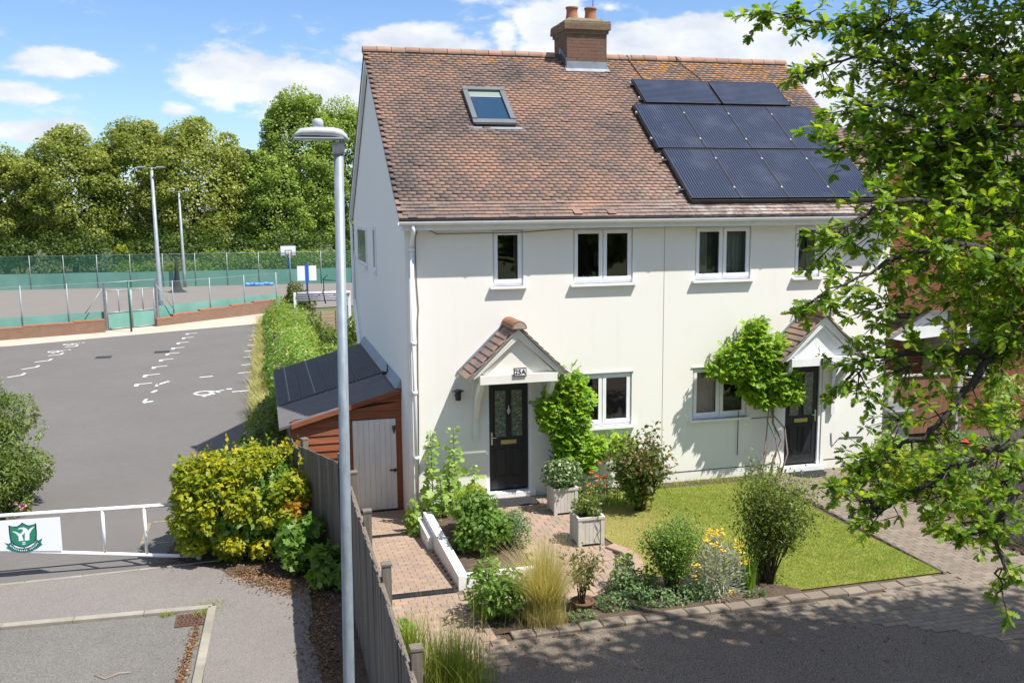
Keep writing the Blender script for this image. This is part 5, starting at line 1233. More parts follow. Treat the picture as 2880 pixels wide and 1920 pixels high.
rb = [(-1.48, -.44), (-1.15, -.56), (-.95, -.42), (-.9, -.62), (-.5, -.90), (0, -1.0), (.5, -.90), (.9, -.62), (.95, -.38), (1.12, -.50), (1.45, -.34), (1.30, -.72), (1.42, -.88), (.95, -1.22), (.4, -1.42), (0, -1.46), (-.4, -1.42), (-.95, -1.22), (-1.38, -.92), (-1.24, -.76)]
ntri(rb, M['signteal'], 1, 'crest_ribbon')
ntri(shield(1.06), M['signnavy'], 2, 'crest_border'); ntri(shield(.96), M['signgreen'], 3, 'crest_shield')
ntri([(-.86, .52), (-.55, .44), (-.22, .22), (-.02, .40), (.02, .56), (-.14, .64), (-.42, .60), (-.22, .74), (.10, .76), (.32, .60), (.42, .46), (.60, .64), (.92, .76), (.66, .44), (.48, .14), (.44, -.40), (.08, -.40), (.12, .02), (.16, .34), (.08, .20), (-.10, .08), (.0, -.40), (-.38, -.40), (-.36, .0), (-.52, .26)], M['signwhite'], 4, 'crest_figure')
for dz in (-.52, -.66): ntri([(-.12, dz), (.12, dz+.02), (.12, dz-.06), (-.12, dz-.08)], M['signwhite'], 4, 'crest_mark')
ntri([(-.80, -.70), (-.35, -.93), (0, -1.02), (-.10, -1.07), (-.5, -1.0), (-.78, -.82)], M['signwhite'], 4, 'crest_edge'); ntri([(.80, -.66), (.35, -.90), (0, -1.02), (.10, -1.07), (.5, -.98), (.78, -.78)], M['signwhite'], 4, 'crest_edge')
for i in range(17):   # the tiny lettering round the ribbon
    a = R(216 + 108*i/16); r0, r1 = 1.20, 1.31; w = R(1.7 if i % 3 else 2.3)
    if i == 10: continue
    ntri([(r0*1.02*math.cos(a-w), r0*math.sin(a-w)), (r0*1.02*math.cos(a+w), r0*math.sin(a+w)), (r1*1.02*math.cos(a+w*.7), r1*math.sin(a+w*.7)), (r1*1.02*math.cos(a-w*.7), r1*math.sin(a-w*.7))], M['signwhite'], 4, 'ribbon_letter')
# ================================================================== STREET LAMP
LP = thing('street_lamp', (-6.80, -8.3, LOW), 'tall galvanised street lamp column in front of the shed', 'street lamp')
tp = Vector((-6.735, -8.3, 5.86)); bt = Vector((-6.83, -8.3, -1.0))
b = MB(); d = tp-bt
b.tube([bt, bt+d*.05, bt+d*.10, bt+d*.5, tp], [.062, .062, .056, .049, .041], 16); b.build('column', M['galv'], LP)
q = MB(); q.box((-6.835, -8.355, .95), (-6.815, -8.351, 1.02)); q.build('number_sticker', M['signwhite'], LP)
b = MB(); b.tube([tp, tp+Vector((0, 0, .10))], .052, 14); b.build('spigot', M['lampgrey'], LP)
# the lantern: long low body reaching out to the left, domed canopy and photocell
sec = []
for (x, hw, zb, zt) in ((-7.115, .11, 6.045, 6.058), (-7.09, .13, 6.04, 6.08), (-7.05, .135, 6.04, 6.118), (-6.93, .135, 6.04, 6.130), (-6.78, .135, 6.035, 6.128), (-6.71, .12, 6.02, 6.112), (-6.665, .09, 6.005, 6.07), (-6.65, .06, 6.0, 6.03)):
    ring_ = []
    for k in range(12):
        a = 2*math.pi*k/12; yy = hw*math.cos(a); zc = (zb+zt)/2; zz = zc + (zt-zc)*max(0, math.sin(a))**.6*1.0 if math.sin(a) > 0 else zb + (zc-zb)*(1+math.sin(a))**.5*.5
        ring_.append((x, -8.3+yy, zz-.045))
    sec.append(ring_)
b = MB(); n = 12; vs = [p for r_ in sec for p in r_]
b.add(vs, [(i*n+k, i*n+(k+1) % n, (i+1)*n+(k+1) % n, (i+1)*n+k) for i in range(len(sec)-1) for k in range(n)] + [tuple(range(n)), tuple(range((len(sec)-1)*n, len(sec)*n))], .5, True)
b.build('lantern', M['lampgrey'], LP)
b = MB(); b.box((-7.105, -8.43, 5.982), (-6.70, -8.17, 5.992)); b.build('lantern_rim', M['lampgrey'], LP)
b = MB(); b.box((-7.05, -8.39, 5.974), (-6.78, -8.21, 5.981)); b.build('diffuser', simple('clear_lantern_bowl', (.5, .52, .54), None, 3, .1, 0), LP)
b = MB(); b.lathe((-6.90, -8.3, 6.078), [(.046, 0), (.046, .048), (.041, .066), (.024, .078), (0, .08)], 14); b.build('photocell', M['lampgrey'], LP)
# ================================================================== COURT, WALLS AND FAR FENCES
def uvbox(name, x0, y0, x1, y1, z0, z1, t, mat, root):
    """upright slab between two ground points with brick-sized UVs"""
    d = Vector((x1-x0, y1-y0, 0)); L = d.length; d.normalize(); n = Vector((-d.y, d.x, 0))*t/2
    P = [Vector((x0, y0, z0)), Vector((x1, y1, z0)), Vector((x1, y1, z1)), Vector((x0, y0, z1))]
    vs = [p-n for p in P] + [p+n for p in P]
    fs = [(0,1,2,3), (5,4,7,6), (3,2,6,7), (1,5,6,2), (4,0,3,7)]; uv = {0: [(0,z0),(L,z0),(L,z1),(0,z1)], 1: [(L,z0),(0,z0),(0,z1),(L,z1)], 2: [(0,0),(L,0),(L,t),(0,t)], 3: [(0,z0),(t,z0),(t,z1),(0,z1)], 4: [(0,z0),(t,z0),(t,z1),(0,z1)]}
    me = bpy.data.meshes.new(name); o = rootorg(root); me.from_pydata([v-o for v in vs], [], fs); ul = me.uv_layers.new(name='UVMap')
    for pi, p in enumerate(me.polygons):
        for li, c in zip(p.loop_indices, uv[pi]): ul.data[li].uv = c
    me.materials.append(mat); return link(name, me, root)
cop = simple('orange_brick_coping', (.40, .17, .09), (.30, .13, .08), 6, .9, .4, vary=.2)
def brick_wall(pts, label):
    r = thing('low_brick_wall', (pts[0][0], pts[0][1], LOW), label, 'brick wall', 'low brick walls in front of the court')
    for (x0, y0, x1, y1, zt) in pts:
        uvbox('wall_panel', x0, y0, x1, y1, LOW-.05, zt-.075, .22, M['brickwall'], r); uvbox('coping', x0, y0, x1, y1, zt-.074, zt, .24, cop, r)
brick_wall([(-30, 28.4, -22, 31.1, -.08), (-22, 31.1, -18.4, 32.35, -.03), (-18.4, 32.35, -16.3, 33.1, .02), (-16.3, 33.1, -14.98, 33.6, .06)], 'low red brick wall left of the court gate')
brick_wall([(-12.75, 35.2, -12.0, 35.85, -.18), (-12.0, 35.85, -10.7, 36.95, -.05), (-10.7, 36.95, -9.1, 38.3, .03), (-9.1, 38.3, -7.9, 39.3, .09), (-7.9, 39.3, -6.6, 40.4, .15)], 'low red brick wall right of the court gate, stepping up')
def court_fence(line, zb, zt, wb, posts_x, label, net='clearnet', wbm='windbreak', tz=None, group=None, name='court_fence'):
    r = thing(name, (line[0][0], line[0][1], LOW), label, 'fence', group)
    for (a, c) in zip(line[:-1], line[1:]):
        q = MB(); q.quad((*a, zb), (*c, zb), (*c, zt), (*a, zt)); q.build('netting', M[net], r)
        d = Vector((c[0]-a[0], c[1]-a[1])).normalized(); k = (d.y*.03, -d.x*.03); n = max(1, int(math.dist(a, c)/1.3)); vs = []
        q = MB()
        for i in range(n+1):
            t = i/n; w = .03*math.sin(i*2.1)+random.uniform(-.015, .015); x = a[0]+(c[0]-a[0])*t+k[0]*(1+w*8); y = a[1]+(c[1]-a[1])*t+k[1]*(1+w*8); vs += [(x, y, zb), (x, y, wb+random.uniform(-.02, .015))]
        q.add(vs, [(2*i, 2*i+2, 2*i+3, 2*i+1) for i in range(n)]); q.build('windbreak', M[wbm], r)
        for hh in ((zt,) if zt-zb < 3.2 else (zt,)):
            q = MB(); q.tube([(*a, hh), (*c, hh)], .012, 5); q.build('wire', M['galvthin'], r)
    for (x, y) in posts_x:
        q = MB(); q.tube([(x, y-.05, LOW), (x, y-.05, zt+.05)], .030, 6); q.build('post', M['galvthin'], r)
    return r
def along(a, c, step, off=0):
    L = math.dist(a, c); return [(a[0]+(c[0]-a[0])*t/L, a[1]+(c[1]-a[1])*t/L) for t in np.arange(off, L, step)]
court_fence([(-34, 27.5), (-15.05, 34.3)], LOW, 1.80, .36, along((-15.9, 34.0), (-34, 27.5), 2.05, .75), 'wire court fence with green windbreak behind the left brick wall')
court_fence([(-12.65, 35.9), (-6.4, 41.1)], LOW, 1.62, .42, along((-12.1, 36.35), (-6.4, 41.1), 2.35, .2), 'wire court fence with green windbreak behind the right brick wall')
ff = [(-80, 68.6), (-34, 63.6), (6, 60.0), (40, 57.5)]
court_fence(ff, LOW, 1.95, .62, along(ff[1], ff[2], 2.42)+along(ff[0], ff[1], 2.42)[-8:], 'long green mesh fence with a windbreak band at the far end of the court', net='net', wbm='windbreakfar')
# gates in the near fence
CG = thing('court_gate', (-13.9, 34.7, LOW), 'pair of metal court gates with green lower panels between the brick walls', 'gate')
ga, gb = Vector((-15.0, 34.15, 0)), Vector((-12.72, 35.65, 0)); gd = (gb-ga); gl = gd.length; gd.normalize(); gp_ = lambda t, z: (ga.x+gd.x*t, ga.y+gd.y*t, z)
for t in (0, gl): q = MB(); q.box((gp_(t, 0)[0]-.05, gp_(t, 0)[1]-.05, LOW), (gp_(t, 0)[0]+.05, gp_(t, 0)[1]+.05, 1.80)); q.build('gate_post', simple('dark_weathered_post', (.10, .10, .12), (.2, .2, .22), 9, .8, .2), CG)
b = MB(); b.tube([gp_(0, 1.80), gp_(gl, 1.80)], .03, 6); b.build('cross_bar', M['galvthin'], CG)
for (t0, t1) in ((.12, gl/2-.02), (gl/2+.04, gl-.12)):
    fr = MB()
    for (p, q_) in (((t0, LOW+.06), (t0, 1.38)), ((t1, LOW+.06), (t1, 1.38)), ((t0, 1.38), (t1, 1.38)), ((t0, .28), (t1, .28)), ((t0, LOW+.06), (t1, LOW+.06)), (((t0+t1)/2, .28), ((t0+t1)/2, 1.38))): fr.tube([gp_(*p), gp_(*q_)], .032, 6)
    fo = fr.build('gate_leaf', M['galvthin'], CG)
    q = MB(); q.quad(gp_(t0+.03, LOW+.08), gp_(t1-.03, LOW+.08), gp_(t1-.03, .26), gp_(t0+.03, .26)); q.build('green_panel', M['windbreak'], fo)
for sx, t in ((-1, 0), (1, gl)):
    q = MB(); q.tube([gp_(t, 1.6), gp_(t+sx*1.0, .1 if sx > 0 else .35)], .022, 5); q.build('brace', M['galvthin'], CG)
b = MB(); b.tube([(-13.72, 33.3, LOW), (-13.72, 33.3, 1.92)], .05, 8); tag(b.build('green_post', M['greenpost']), 'dark green round post in front of the court gates', 'post')
# floodlights
def flood(x, y, z1, r0, label):
    r = thing('floodlight_mast', (x, y, LOW), label, 'floodlight mast', 'floodlight masts by the court')
    b = MB(); b.tube([(x, y, LOW), (x, y, LOW+1.2), (x-.05, y, z1)], [r0*1.15, r0, r0*.62], 12); b.build('mast', M['galvthin'], r)
    b = MB(); b.tube([(x-.60, y, z1+.12), (x+.50, y, z1+.12)], .022, 6); b.tube([(x-.05, y, z1-.05), (x-.05, y, z1+.14)], .045, 8); b.build('cross_arm', M['galvthin'], r)
    for dx in (-.50, .42):
        q = MB(); q.bbox((x+dx-.22, y-.30, z1+.135), (x+dx+.18, y+.16, z1+.185), .02, rot=rx(R(-4))); q.build('lamp_head', M['galvthin'], r)
flood(-12.62, 36.9, 7.42, .125, 'taller galvanised floodlight mast beside the court gate')
flood(-13.1, 60.9, 6.6, .12, 'slimmer floodlight mast farther off in front of the trees')
# basketball goals
def goal(x, y, z0, z1, w, back, label):
    r = thing('basketball_goal', (x, y, LOW), label, 'basketball goal', 'basketball goals on the court')
    b = MB(); b.tube([(x, y, LOW), (x, y+.1, z1-.2)], .07, 8); b.build('post', M['blue'], r)
    b = MB(); b.box((x-w/2, y-.13, z0), (x+w/2, y-.09, z1)); b.build('backboard', M['signwhite'], r)
    if not back:
        b = MB(); frame_box(b, x-.27, x+.27, z0+.10, z0+.48, y-.136, y-.131, .05); frame_box(b, x-w/2, x+w/2, z0, z1, y-.136, y-.131, .035); b.build('board_marking', M['signnavy'], r)
        b = MB(); b.tube([(x+.22*math.cos(t), y-.36+.22*math.sin(t), z0+.08) for t in np.linspace(0, 6.283, 13)], .02, 5); b.build('rim', M['orangerim'], r)
        b = MB()
        for t in np.linspace(0, 6.283, 9)[:-1]: b.tube([(x+.22*math.cos(t), y-.36+.22*math.sin(t), z0+.08), (x+.12*math.cos(t), y-.36+.12*math.sin(t), z0-.3)], .010, 4)
        b.build('net', M['signwhite'], r)
    else:
        b = MB(); b.box((x-.10, y-.17, z0-.15), (x+.14, y-.131, z1+.12)); b.build('board_bracket', M['blue'], r)
goal(-5.15, 62, 1.60, 2.45, 1.25, False, 'basketball goal with a black-lined white backboard and orange rim')
goal(-4.15, 53.5, .22, 1.28, 1.35, True, 'lower blue-posted basketball goal seen from behind, nearer the camera')
b = MB()
for i in range(6): b.tube([(-8.6+i*.35, 60.0+random.uniform(-.2, .2), LOW+.1+random.uniform(0, .12)), (-8.2+i*.35, 60.1, LOW+.14)], .14, 6)
tag(b.build('folded_tarpaulin', M['bluetarp']), 'bright blue folded tarpaulin lying on the far side of the court', 'tarpaulin')
b = MB(); b.lathe((-13.3, 56.5, LOW), [(.75, 0), (.62, .04), (.34, .22), (.22, .7), (.15, 1.5), (.08, 2.4)], 12); tag(b.build('gathered_net', simple('black_gathered_net', (.015, .017, .018), (.03, .03, .03), 12, .9, .8, 20)), 'black divider net gathered on the court and hanging into a cone', 'net')
# ================================================================== BACK GARDEN PIECES
b0 = thing('pergola', (-4.9, 28, LOW), 'white framed pergola with a rolled lilac canopy in the back garden', 'pergola')
for x in (-5.98, -3.5): b = MB(); b.box((x, 27.96, -.5), (x+.12, 28.08, 1.55)); b.build('post', M['whitepaint'], b0)
for k in range(4):
    q = MB(); q.tube([(-5.8, 27.93+k*.22, 1.50-k*.12), (-3.4, 27.93+k*.22, 1.50-k*.12)], .075, 8); q.build('canopy_fold', M['lilaccover'], b0)
for x in (-5.3, -4.6, -3.95): q = MB(); q.tube([(x-.05, 27.84, 1.62), (x+.05, 27.84, 1.02)], .03, 5); q.build('strap', M['black'], b0)
b = MB(); b.tube([(-4.6, 27.9, 1.6), (-4.6, 27.9, 2.1), (-3.9, 27.9, 2.06), (-3.9, 27.9, 1.6)], .03, 5); b.tube([(-4.65, 27.9, 2.1), (-4.4, 27.9, 2.35)], .02, 4); b.build('frame', M['black'], b0)
lp = thing('slatted_panel', (-4.8, 25.5, LOW), 'pale timber slatted fence panel at the end of the back garden', 'fence panel')
for k in range(9): q = MB(); q.box((-5.52, 25.48, -.45+k*.155), (-4.22, 25.52, -.33+k*.155), random.random()); q.build('slat', M['lattice'], lp)
for x in (-5.54, -4.88, -4.24): q = MB(); q.box((x-.03, 25.44, -.55), (x+.03, 25.475, .97)); q.build('post', M['lattice'], lp)
hm = MB(); N_ = 10
for i in range(N_):
    t0, t1 = i/N_, (i+1)/N_; z0, z1 = .15-.5*math.sin(math.pi*t0)+.0-.1*t0, .15-.5*math.sin(math.pi*t1)-.1*t1; x0, x1 = -5.3+t0*1.9, -5.3+t1*1.9; y0, y1 = 17.6-t0*1.2, 17.6-t1*1.2
    hm.quad((x0, y0, z0+.2), (x1, y1, z1+.2), (x1, y1+.5, z1+.28), (x0, y0+.5, z0+.28))
tag(hm.build('hammock', simple('pink_white_hammock', (.62, .35, .42), (.7, .66, .66), 9, .8, 0)), 'pink and white striped hammock slung in the back garden', 'hammock')
of = thing('old_post_fence', (-6.98, 8, LOW), 'row of old grey fence posts between the verge and the back garden', 'fence')
for k in range(11):
    y = 9.5+k*1.35; q = MB(); q.box((-7.02, y-.10, LOW), (-6.86, y+.10, .42+random.uniform(-.1, .1)), random.random()); q.build('post', M['fencewood'], of)
for zz in (-.1, .2): q = MB(); q.box((-7.05, 7.3, zz), (-7.025, 24, zz+.12), random.random()); q.build('rail', M['fencewood'], of)
wp = thing('white_marker_post', (-7.72, 5.6, LOW), 'short white marker post standing in the verge by the shed', 'post')
b = MB(); b.box((-7.78, 5.55, LOW), (-7.66, 5.65, .36)); b.build('post', M['whitepaint'], wp); b = MB(); b.box((-7.92, 5.56, .08), (-7.781, 5.62, .32)); b.build('plate', M['whitepaint'], wp)
# ================================================================== NEIGHBOUR'S BRICK HOUSE
NH = thing('brick_house', (9, 2, 0), 'red brick gabled house glimpsed through the oak on the right', 'house')
ny = 2.0; ax, az_ = 7.25, 7.25; el_x, er_x, ez = 5.95, 8.55, 6.05
b = MB(); b.prism([(5.62, 5.6), (8.9, 5.6), (8.9, 5.85), (ax, az_-.08), (5.62, 5.85)], 'y', ny, 9.0); b.prism([(8.25, -.1), (13.5, -.1), (13.5, 5.9), (8.25, 5.9)], 'y', ny, 9.0); b.prism([(5.62, 2.9), (8.249, 2.9), (8.249, 5.599), (5.62, 5.599)], 'y', ny+.001, 9.0); b.prism([(5.9, -.1), (8.249, -.1), (8.249, 2.899), (5.9, 2.899)], 'y', ny+1.0, 9.0)
nw = b.build('wall', M['mortar'], NH)
nst = MB(); cnt_ = 0
def nskip(x, z):
    X = x
    if z > 5.8 and (z > 5.85 + (az_-5.95)*(1-abs(X-ax)/1.65)): return True
    return False
nwin = (8.62, 9.28, 1.35, 2.55)
def nsk1(t, z): return nskip(5.62+t, z)
def nsk2(t, z): return (nwin[0]-.02 < 8.25+t < nwin[1]+.02 and nwin[2]-.1 < z < nwin[3]+.02)
c1 = brick_face(nw, (8.25, ny), 0, 2.2, 0.0, 44, .008, 'brick2', skip=nsk2, limit=190, stuff=nst)
brick_face(nw, (5.62, ny), 0, 2.62, 2.925, 17, .008, 'brick2', limit=0, stuff=nst)
c2 = brick_face(nw, (5.62, ny), 0, 3.28, 4.2, 40, .008, 'brick2', skip=lambda t, z: nsk1(t, z) or (z < 5.6 and t > 2.62), limit=110, stuff=nst)
brick_face(nw, (10.45, ny), 0, 3.0, 0.0, 78, .008, 'brick2', limit=0, stuff=nst); brick_face(nw, (8.25, ny), 0, 2.2, 3.3, 34, .008, 'brick2', limit=0, stuff=nst); brick_face(nw, (5.9, ny+1.0), 0, 2.34, 0.0, 38, .008, 'brick2', limit=0, stuff=nst)
brick_face(nw, (5.62, 9.0), R(-90), 7.0, 3.0, 38, .008, 'brick2', limit=0, stuff=nst)
o = nst.build('brickwork', M['brick2'], nw); o['kind'] = 'stuff'
for sg in (-1, 1):
    u = Vector((sg, 0, -.93)).normalized(); n_ = Vector((.93*sg, 0, 1)).normalized(); a = Vector((ax, 0, az_+.02))
    b = MB(); P = [a, a+u*2.35, a+u*2.35+n_*-.20, a+n_*-.20*1.0]; P[3] = a+Vector((0, 0, -.27)); b.prism([(p.x, p.z) for p in P], 'y', ny-.14, ny-.10); b.build('bargeboard', M['whitepaint'], NH)
    b = MB(); P = [a+n_*.002, a+u*2.4+n_*.002, a+u*2.4+n_*.07, a+n_*.07]; b.prism([(p.x, p.z) for p in P], 'y', ny-.18, 9.1)
    r_ = b.build('roof', M['tile'], NH)
    for j in range(18):
        q = MB(); P = [a+u*(.12*j+.05)+n_*.071, a+u*(.12*(j+1)+.06)+n_*.071, a+u*(.12*(j+1)+.06)+n_*.092]; q.prism([(p.x, p.z) for p in P], 'y', ny-.18, 9.1, random.random()); q.build('tile_course', M['tile'], r_)
b = MB(); b.prism([(8.2, 5.9), (8.2, 6.02), (13.6, 6.02), (13.6, 5.9)], 'y', ny-.35, ny-.05); b.add([(8.9, ny-.40, 5.98), (13.6, ny-.40, 5.98), (13.6, 6.0, 8.8), (8.9, 6.0, 8.8)], [(0, 1, 2, 3)]); b.add([(8.9, ny-.40, 6.05), (13.6, ny-.40, 6.05), (13.6, 6.0, 8.87), (8.9, 6.0, 8.87)], [(0, 1, 2, 3)]); b.build('roof', M['tile'], NH)
# lower lean-to roof over the side door
b = MB()
lo = [(6.55, 2.22), (8.2, 3.15)]
def LR(x, y, h=0): t = (x-6.55)/1.65; return (x, y, 2.30+t*.92+h)
b.add([LR(6.45, 2.1), LR(8.2, 2.1), LR(8.2, 6), LR(6.45, 6), LR(6.45, 2.1, -.05), LR(8.2, 2.1, -.05), LR(8.2, 6, -.05), LR(6.45, 6, -.05)], [(0,1,2,3),(4,5,6,7),(0,1,5,4),(1,2,6,5),(2,3,7,6),(3,0,4,7)]); pr_ = b.build('porch_roof', M['tile'], NH)
for j in range(14):
    x = 6.46+j*.125; q = MB(); q.add([LR(x, 2.1, .002), LR(x+.13, 2.1, .002), LR(x+.13, 6, .002), LR(x, 6, .002), LR(x, 2.1, .028), LR(x+.13, 2.1, .008), LR(x+.13, 6, .008), LR(x, 6, .028)], [(0,3,2,1),(4,5,6,7),(0,1,5,4),(1,2,6,5),(2,3,7,6),(3,0,4,7)], random.random()); q.build('tile_course', M['tile'], pr_)
b = MB(); b.prism([(6.6, 2.30), (8.2, 3.16), (8.2, 2.30), (7.0, 2.22)], 'y', 2.14, 2.18); b.build('white_gable_board', M['whitepaint'], pr_)
b = MB(); frame_box(b, nwin[0], nwin[1], nwin[2], nwin[3], ny-.03, ny-.002, .07); w_ = b.build('window', M['white'], NH); q = MB(); q.box((nwin[0]+.07, ny-.02, nwin[2]+.07), (nwin[1]-.07, ny-.012, nwin[3]-.07)); q.build('pane', simple('dark_pane', (.05, .06, .07), None, 3, .05, 0), w_); q = MB(); q.box((nwin[0]-.04, ny-.08, nwin[2]-.06), (nwin[1]+.04, ny-.002, nwin[2]-.003)); q.build('sill', M['whitepaint'], w_)
pf = thing('panel_fence', (7.2, 2.0, 0), 'brown board fence with concrete posts between the two houses', 'fence')
for i in range(14): q = MB(); x = 6.35+i*.125; q.box((x, 1.70, .1), (x+.12, 1.72, 1.45+random.uniform(-.01, .01)), random.random()); q.build('board', M['brownwood'], pf)
q = MB(); q.box((6.3, 1.66, 1.46), (8.1, 1.74, 1.50)); q.build('capping', M['stonegrey'], pf)
for x in (6.28, 8.13): q = MB(); q.box((x-.0, 1.60, 0), (x+.14, 1.74, 1.62)); q.build('post', M['stonegrey'], pf)
WB = thing('wheelie_bin', (5.62, .55, 0), 'grey wheelie bin standing at the right corner of the cream house', 'bin')
b = MB(); b.add([(5.40, .35, .05), (5.84, .35, .05), (5.84, .80, .05), (5.40, .80, .05), (5.34, .28, 1.0), (5.90, .28, 1.0), (5.90, .88, 1.0), (5.34, .88, 1.0)], [(0,3,2,1),(4,5,6,7),(0,1,5,4),(1,2,6,5),(2,3,7,6),(3,0,4,7)]); b.build('body', M['bin'], WB)
b = MB(); b.bbox((5.32, .24, 1.0), (5.92, .92, 1.07), .02, rot=rx(R(4))); b.build('lid', M['bin'], WB)
b = MB(); b.tube([(5.4, .9, 1.03), (5.84, .9, 1.03)], .015, 6); b.build('handle', M['black'], WB)
for x in (5.42, 5.82): q = MB(); q.tube([(x-.03, .82, .11), (x+.03, .82, .11)], .10, 12); q.build('wheel', M['black'], WB)
# ================================================================== FAR TREES
def far_tree(x, y, ztop, rxy, label, mat, n=26000, size=.19, trunk_r=.3, zb=LOW, lean=0, nl=70, rz_=None):
    r = thing('broadleaf_tree', (x, y, zb), label, 'tree', 'tall trees behind the court')
    hgt = ztop-zb; c = (x, y, zb+hgt*.53); rr = (rxy, rxy*.8, hgt*.47)
    rr = (rxy*1.06, rxy*.85, hgt*.47)
    L = sub_lumps(c, rr, int(nl*2.4), rxy*.17, .8, -.85) + [(c[0], c[1], c[2], rr[0]*.90, rr[1]*.88, rr[2]*.93)]
    foliage('crown', L, int(n*2.0), size, M[mat], r, T=T_QUAD, shell=.72, up=.55, jit=.65, droop=.35)
    b = MB(); b.tube([(x, y, zb), (x+.1, y, zb+hgt*.3), (x, y, zb+hgt*.6)], [trunk_r, trunk_r*.8, trunk_r*.3], 8); b.build('trunk', M['trunkfar'], r)
    for k in range(4):
        a = k*1.6; q = MB(); q.tube([(x, y, zb+hgt*(.2+.06*k)), (x+rxy*.5*math.cos(a), y+rxy*.4*math.sin(a), zb+hgt*(.42+.06*k))], [trunk_r*.5, trunk_r*.15], 6); q.build('limb', M['trunkfar'], r)
    return r
far_tree(-29.5, 78, 11.6, 3.9, 'broad green tree at the far left edge behind the court', 'lime', 24000)
far_tree(-35.5, 80, 12.0, 4.2, 'green tree half out of the picture beyond the left edge of the court', 'lime', 14000)
far_tree(-23.6, 77, 12.9, 4.5, 'rounded lime tree second from the left behind the court', 'lime', 30000)
far_tree(-18.4, 79, 14.2, 4.1, 'tall dark-topped lime tree behind the left floodlight mast', 'lime', 30000)
far_tree(-13.0, 78, 14.0, 4.9, 'broad domed lime tree behind the slimmer floodlight mast', 'lime', 34000)
far_tree(-8.6, 83, 11.6, 3.2, 'low dark tree in the gap between the domed limes and the tallest tree', 'limedark', 16000)
far_tree(-3.3, 80, 17.6, 3.9, 'tallest pale green tree rising behind the street lamp', 'bright', 34000, nl=80)
far_tree(-6.0, 78, 11.0, 3.6, 'bushy light green tree below and left of the tallest tree', 'bright', 24000)
far_tree(1.2, 82, 16.9, 3.6, 'tall green tree beside the gable, right of the tallest tree', 'bright', 22000)
far_tree(7.5, 86, 14.5, 4.6, 'tree mostly hidden behind the cream house', 'limedark', 8000)
far_tree(-42.5, 84, 11.6, 4.6, 'farthest left tree outside the view of the court', 'limedark', 7000, size=.4)
for k_, (x_, y_, h_, w_) in enumerate(((-22, -46, 13, 5.5), (-11, -50, 15, 6), (1, -47, 14, 6), (13, -44, 13, 5.5), (25, -42, 14, 6))):
    far_tree(x_, y_, h_, w_, ['street tree behind the viewer, mirrored in the left windows', 'tall street tree behind the viewer, mirrored in the glass', 'round street tree behind the viewer, mirrored in the middle windows', 'street tree behind the viewer, mirrored in the right windows', 'last street tree behind the viewer on the far right'][k_], 'bright', 3500, .6, nl=30)
    bpy.data.objects['broadleaf_tree' if False else [o.name for o in bpy.data.objects if o.name.startswith('broadleaf_tree')][-1]]['group'] = 'street trees behind the viewer'
# undergrowth behind the far fence
L = [(x, 66.5-.09*(x+34)+random.uniform(-.8, .8), LOW+.6, 1.3, 1.2, random.uniform(1.0, 1.5)+(.7 if x > -12 else 0)) for x in np.arange(-18, 8, .75)]
o = foliage('undergrowth', L, 40000, .15, M['bright'], None, shell=.7, zmin=LOW); tag(o, 'bright green bramble undergrowth along the far side of the court fence', 'undergrowth', kind='stuff')
L = [(x, 71+random.uniform(-1, 1), LOW+1.2, 2.0, 1.5, random.uniform(2.0, 3.4)) for x in np.arange(-48, 14, 1.4)]
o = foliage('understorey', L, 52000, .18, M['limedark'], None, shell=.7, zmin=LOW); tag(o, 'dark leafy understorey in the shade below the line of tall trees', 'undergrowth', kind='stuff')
far_tree(-18.7, 70, 2.5, .7, 'small yellow-green sapling in front of the dark trees', 'golden', 1800, .18, .05, nl=14)
# ================================================================== VERGE AND BACK GARDEN GREENERY
n = 9000; n = 16000; P = np.c_[-7.50+RNG.normal(size=n)*.17, RNG.uniform(8.5, 34, n), np.full(n, LOW)]
P[:, 0] += (P[:, 1]-10)*.012
o = blades('tall_grass', P, .25+.75*RNG.random(n)*(.6+.4*np.sin(P[:, 1]*2.3)), .6, .024, M['vergegrass'], seg=2); tag(o, 'tall straw-coloured grass on the verge beside the car park', 'grass', kind='stuff')
L = [(-7.08+random.uniform(-.1, .1), y, LOW+.3, .30, .45, random.uniform(.45, .8)) for y in np.arange(8, 34, .55)]
o = foliage('verge_undergrowth', L, 12000, .09, M['garden'], None, shell=.6, zmin=LOW); tag(o, 'mixed green weeds at the back of the grassy verge', 'undergrowth', kind='stuff')
L = [(-7.45+random.uniform(-.25, .25), y, LOW+.45, .48, .5, random.uniform(.6, 1.0)) for y in np.arange(2.6, 8.2, .45)]
o = foliage('nettle_bank', L, 14000, .085, M['privet'], None, T_OVAL, shell=.6, zmin=LOW); tag(o, 'dense dark green nettles and ivy beside the shed', 'undergrowth', kind='stuff')
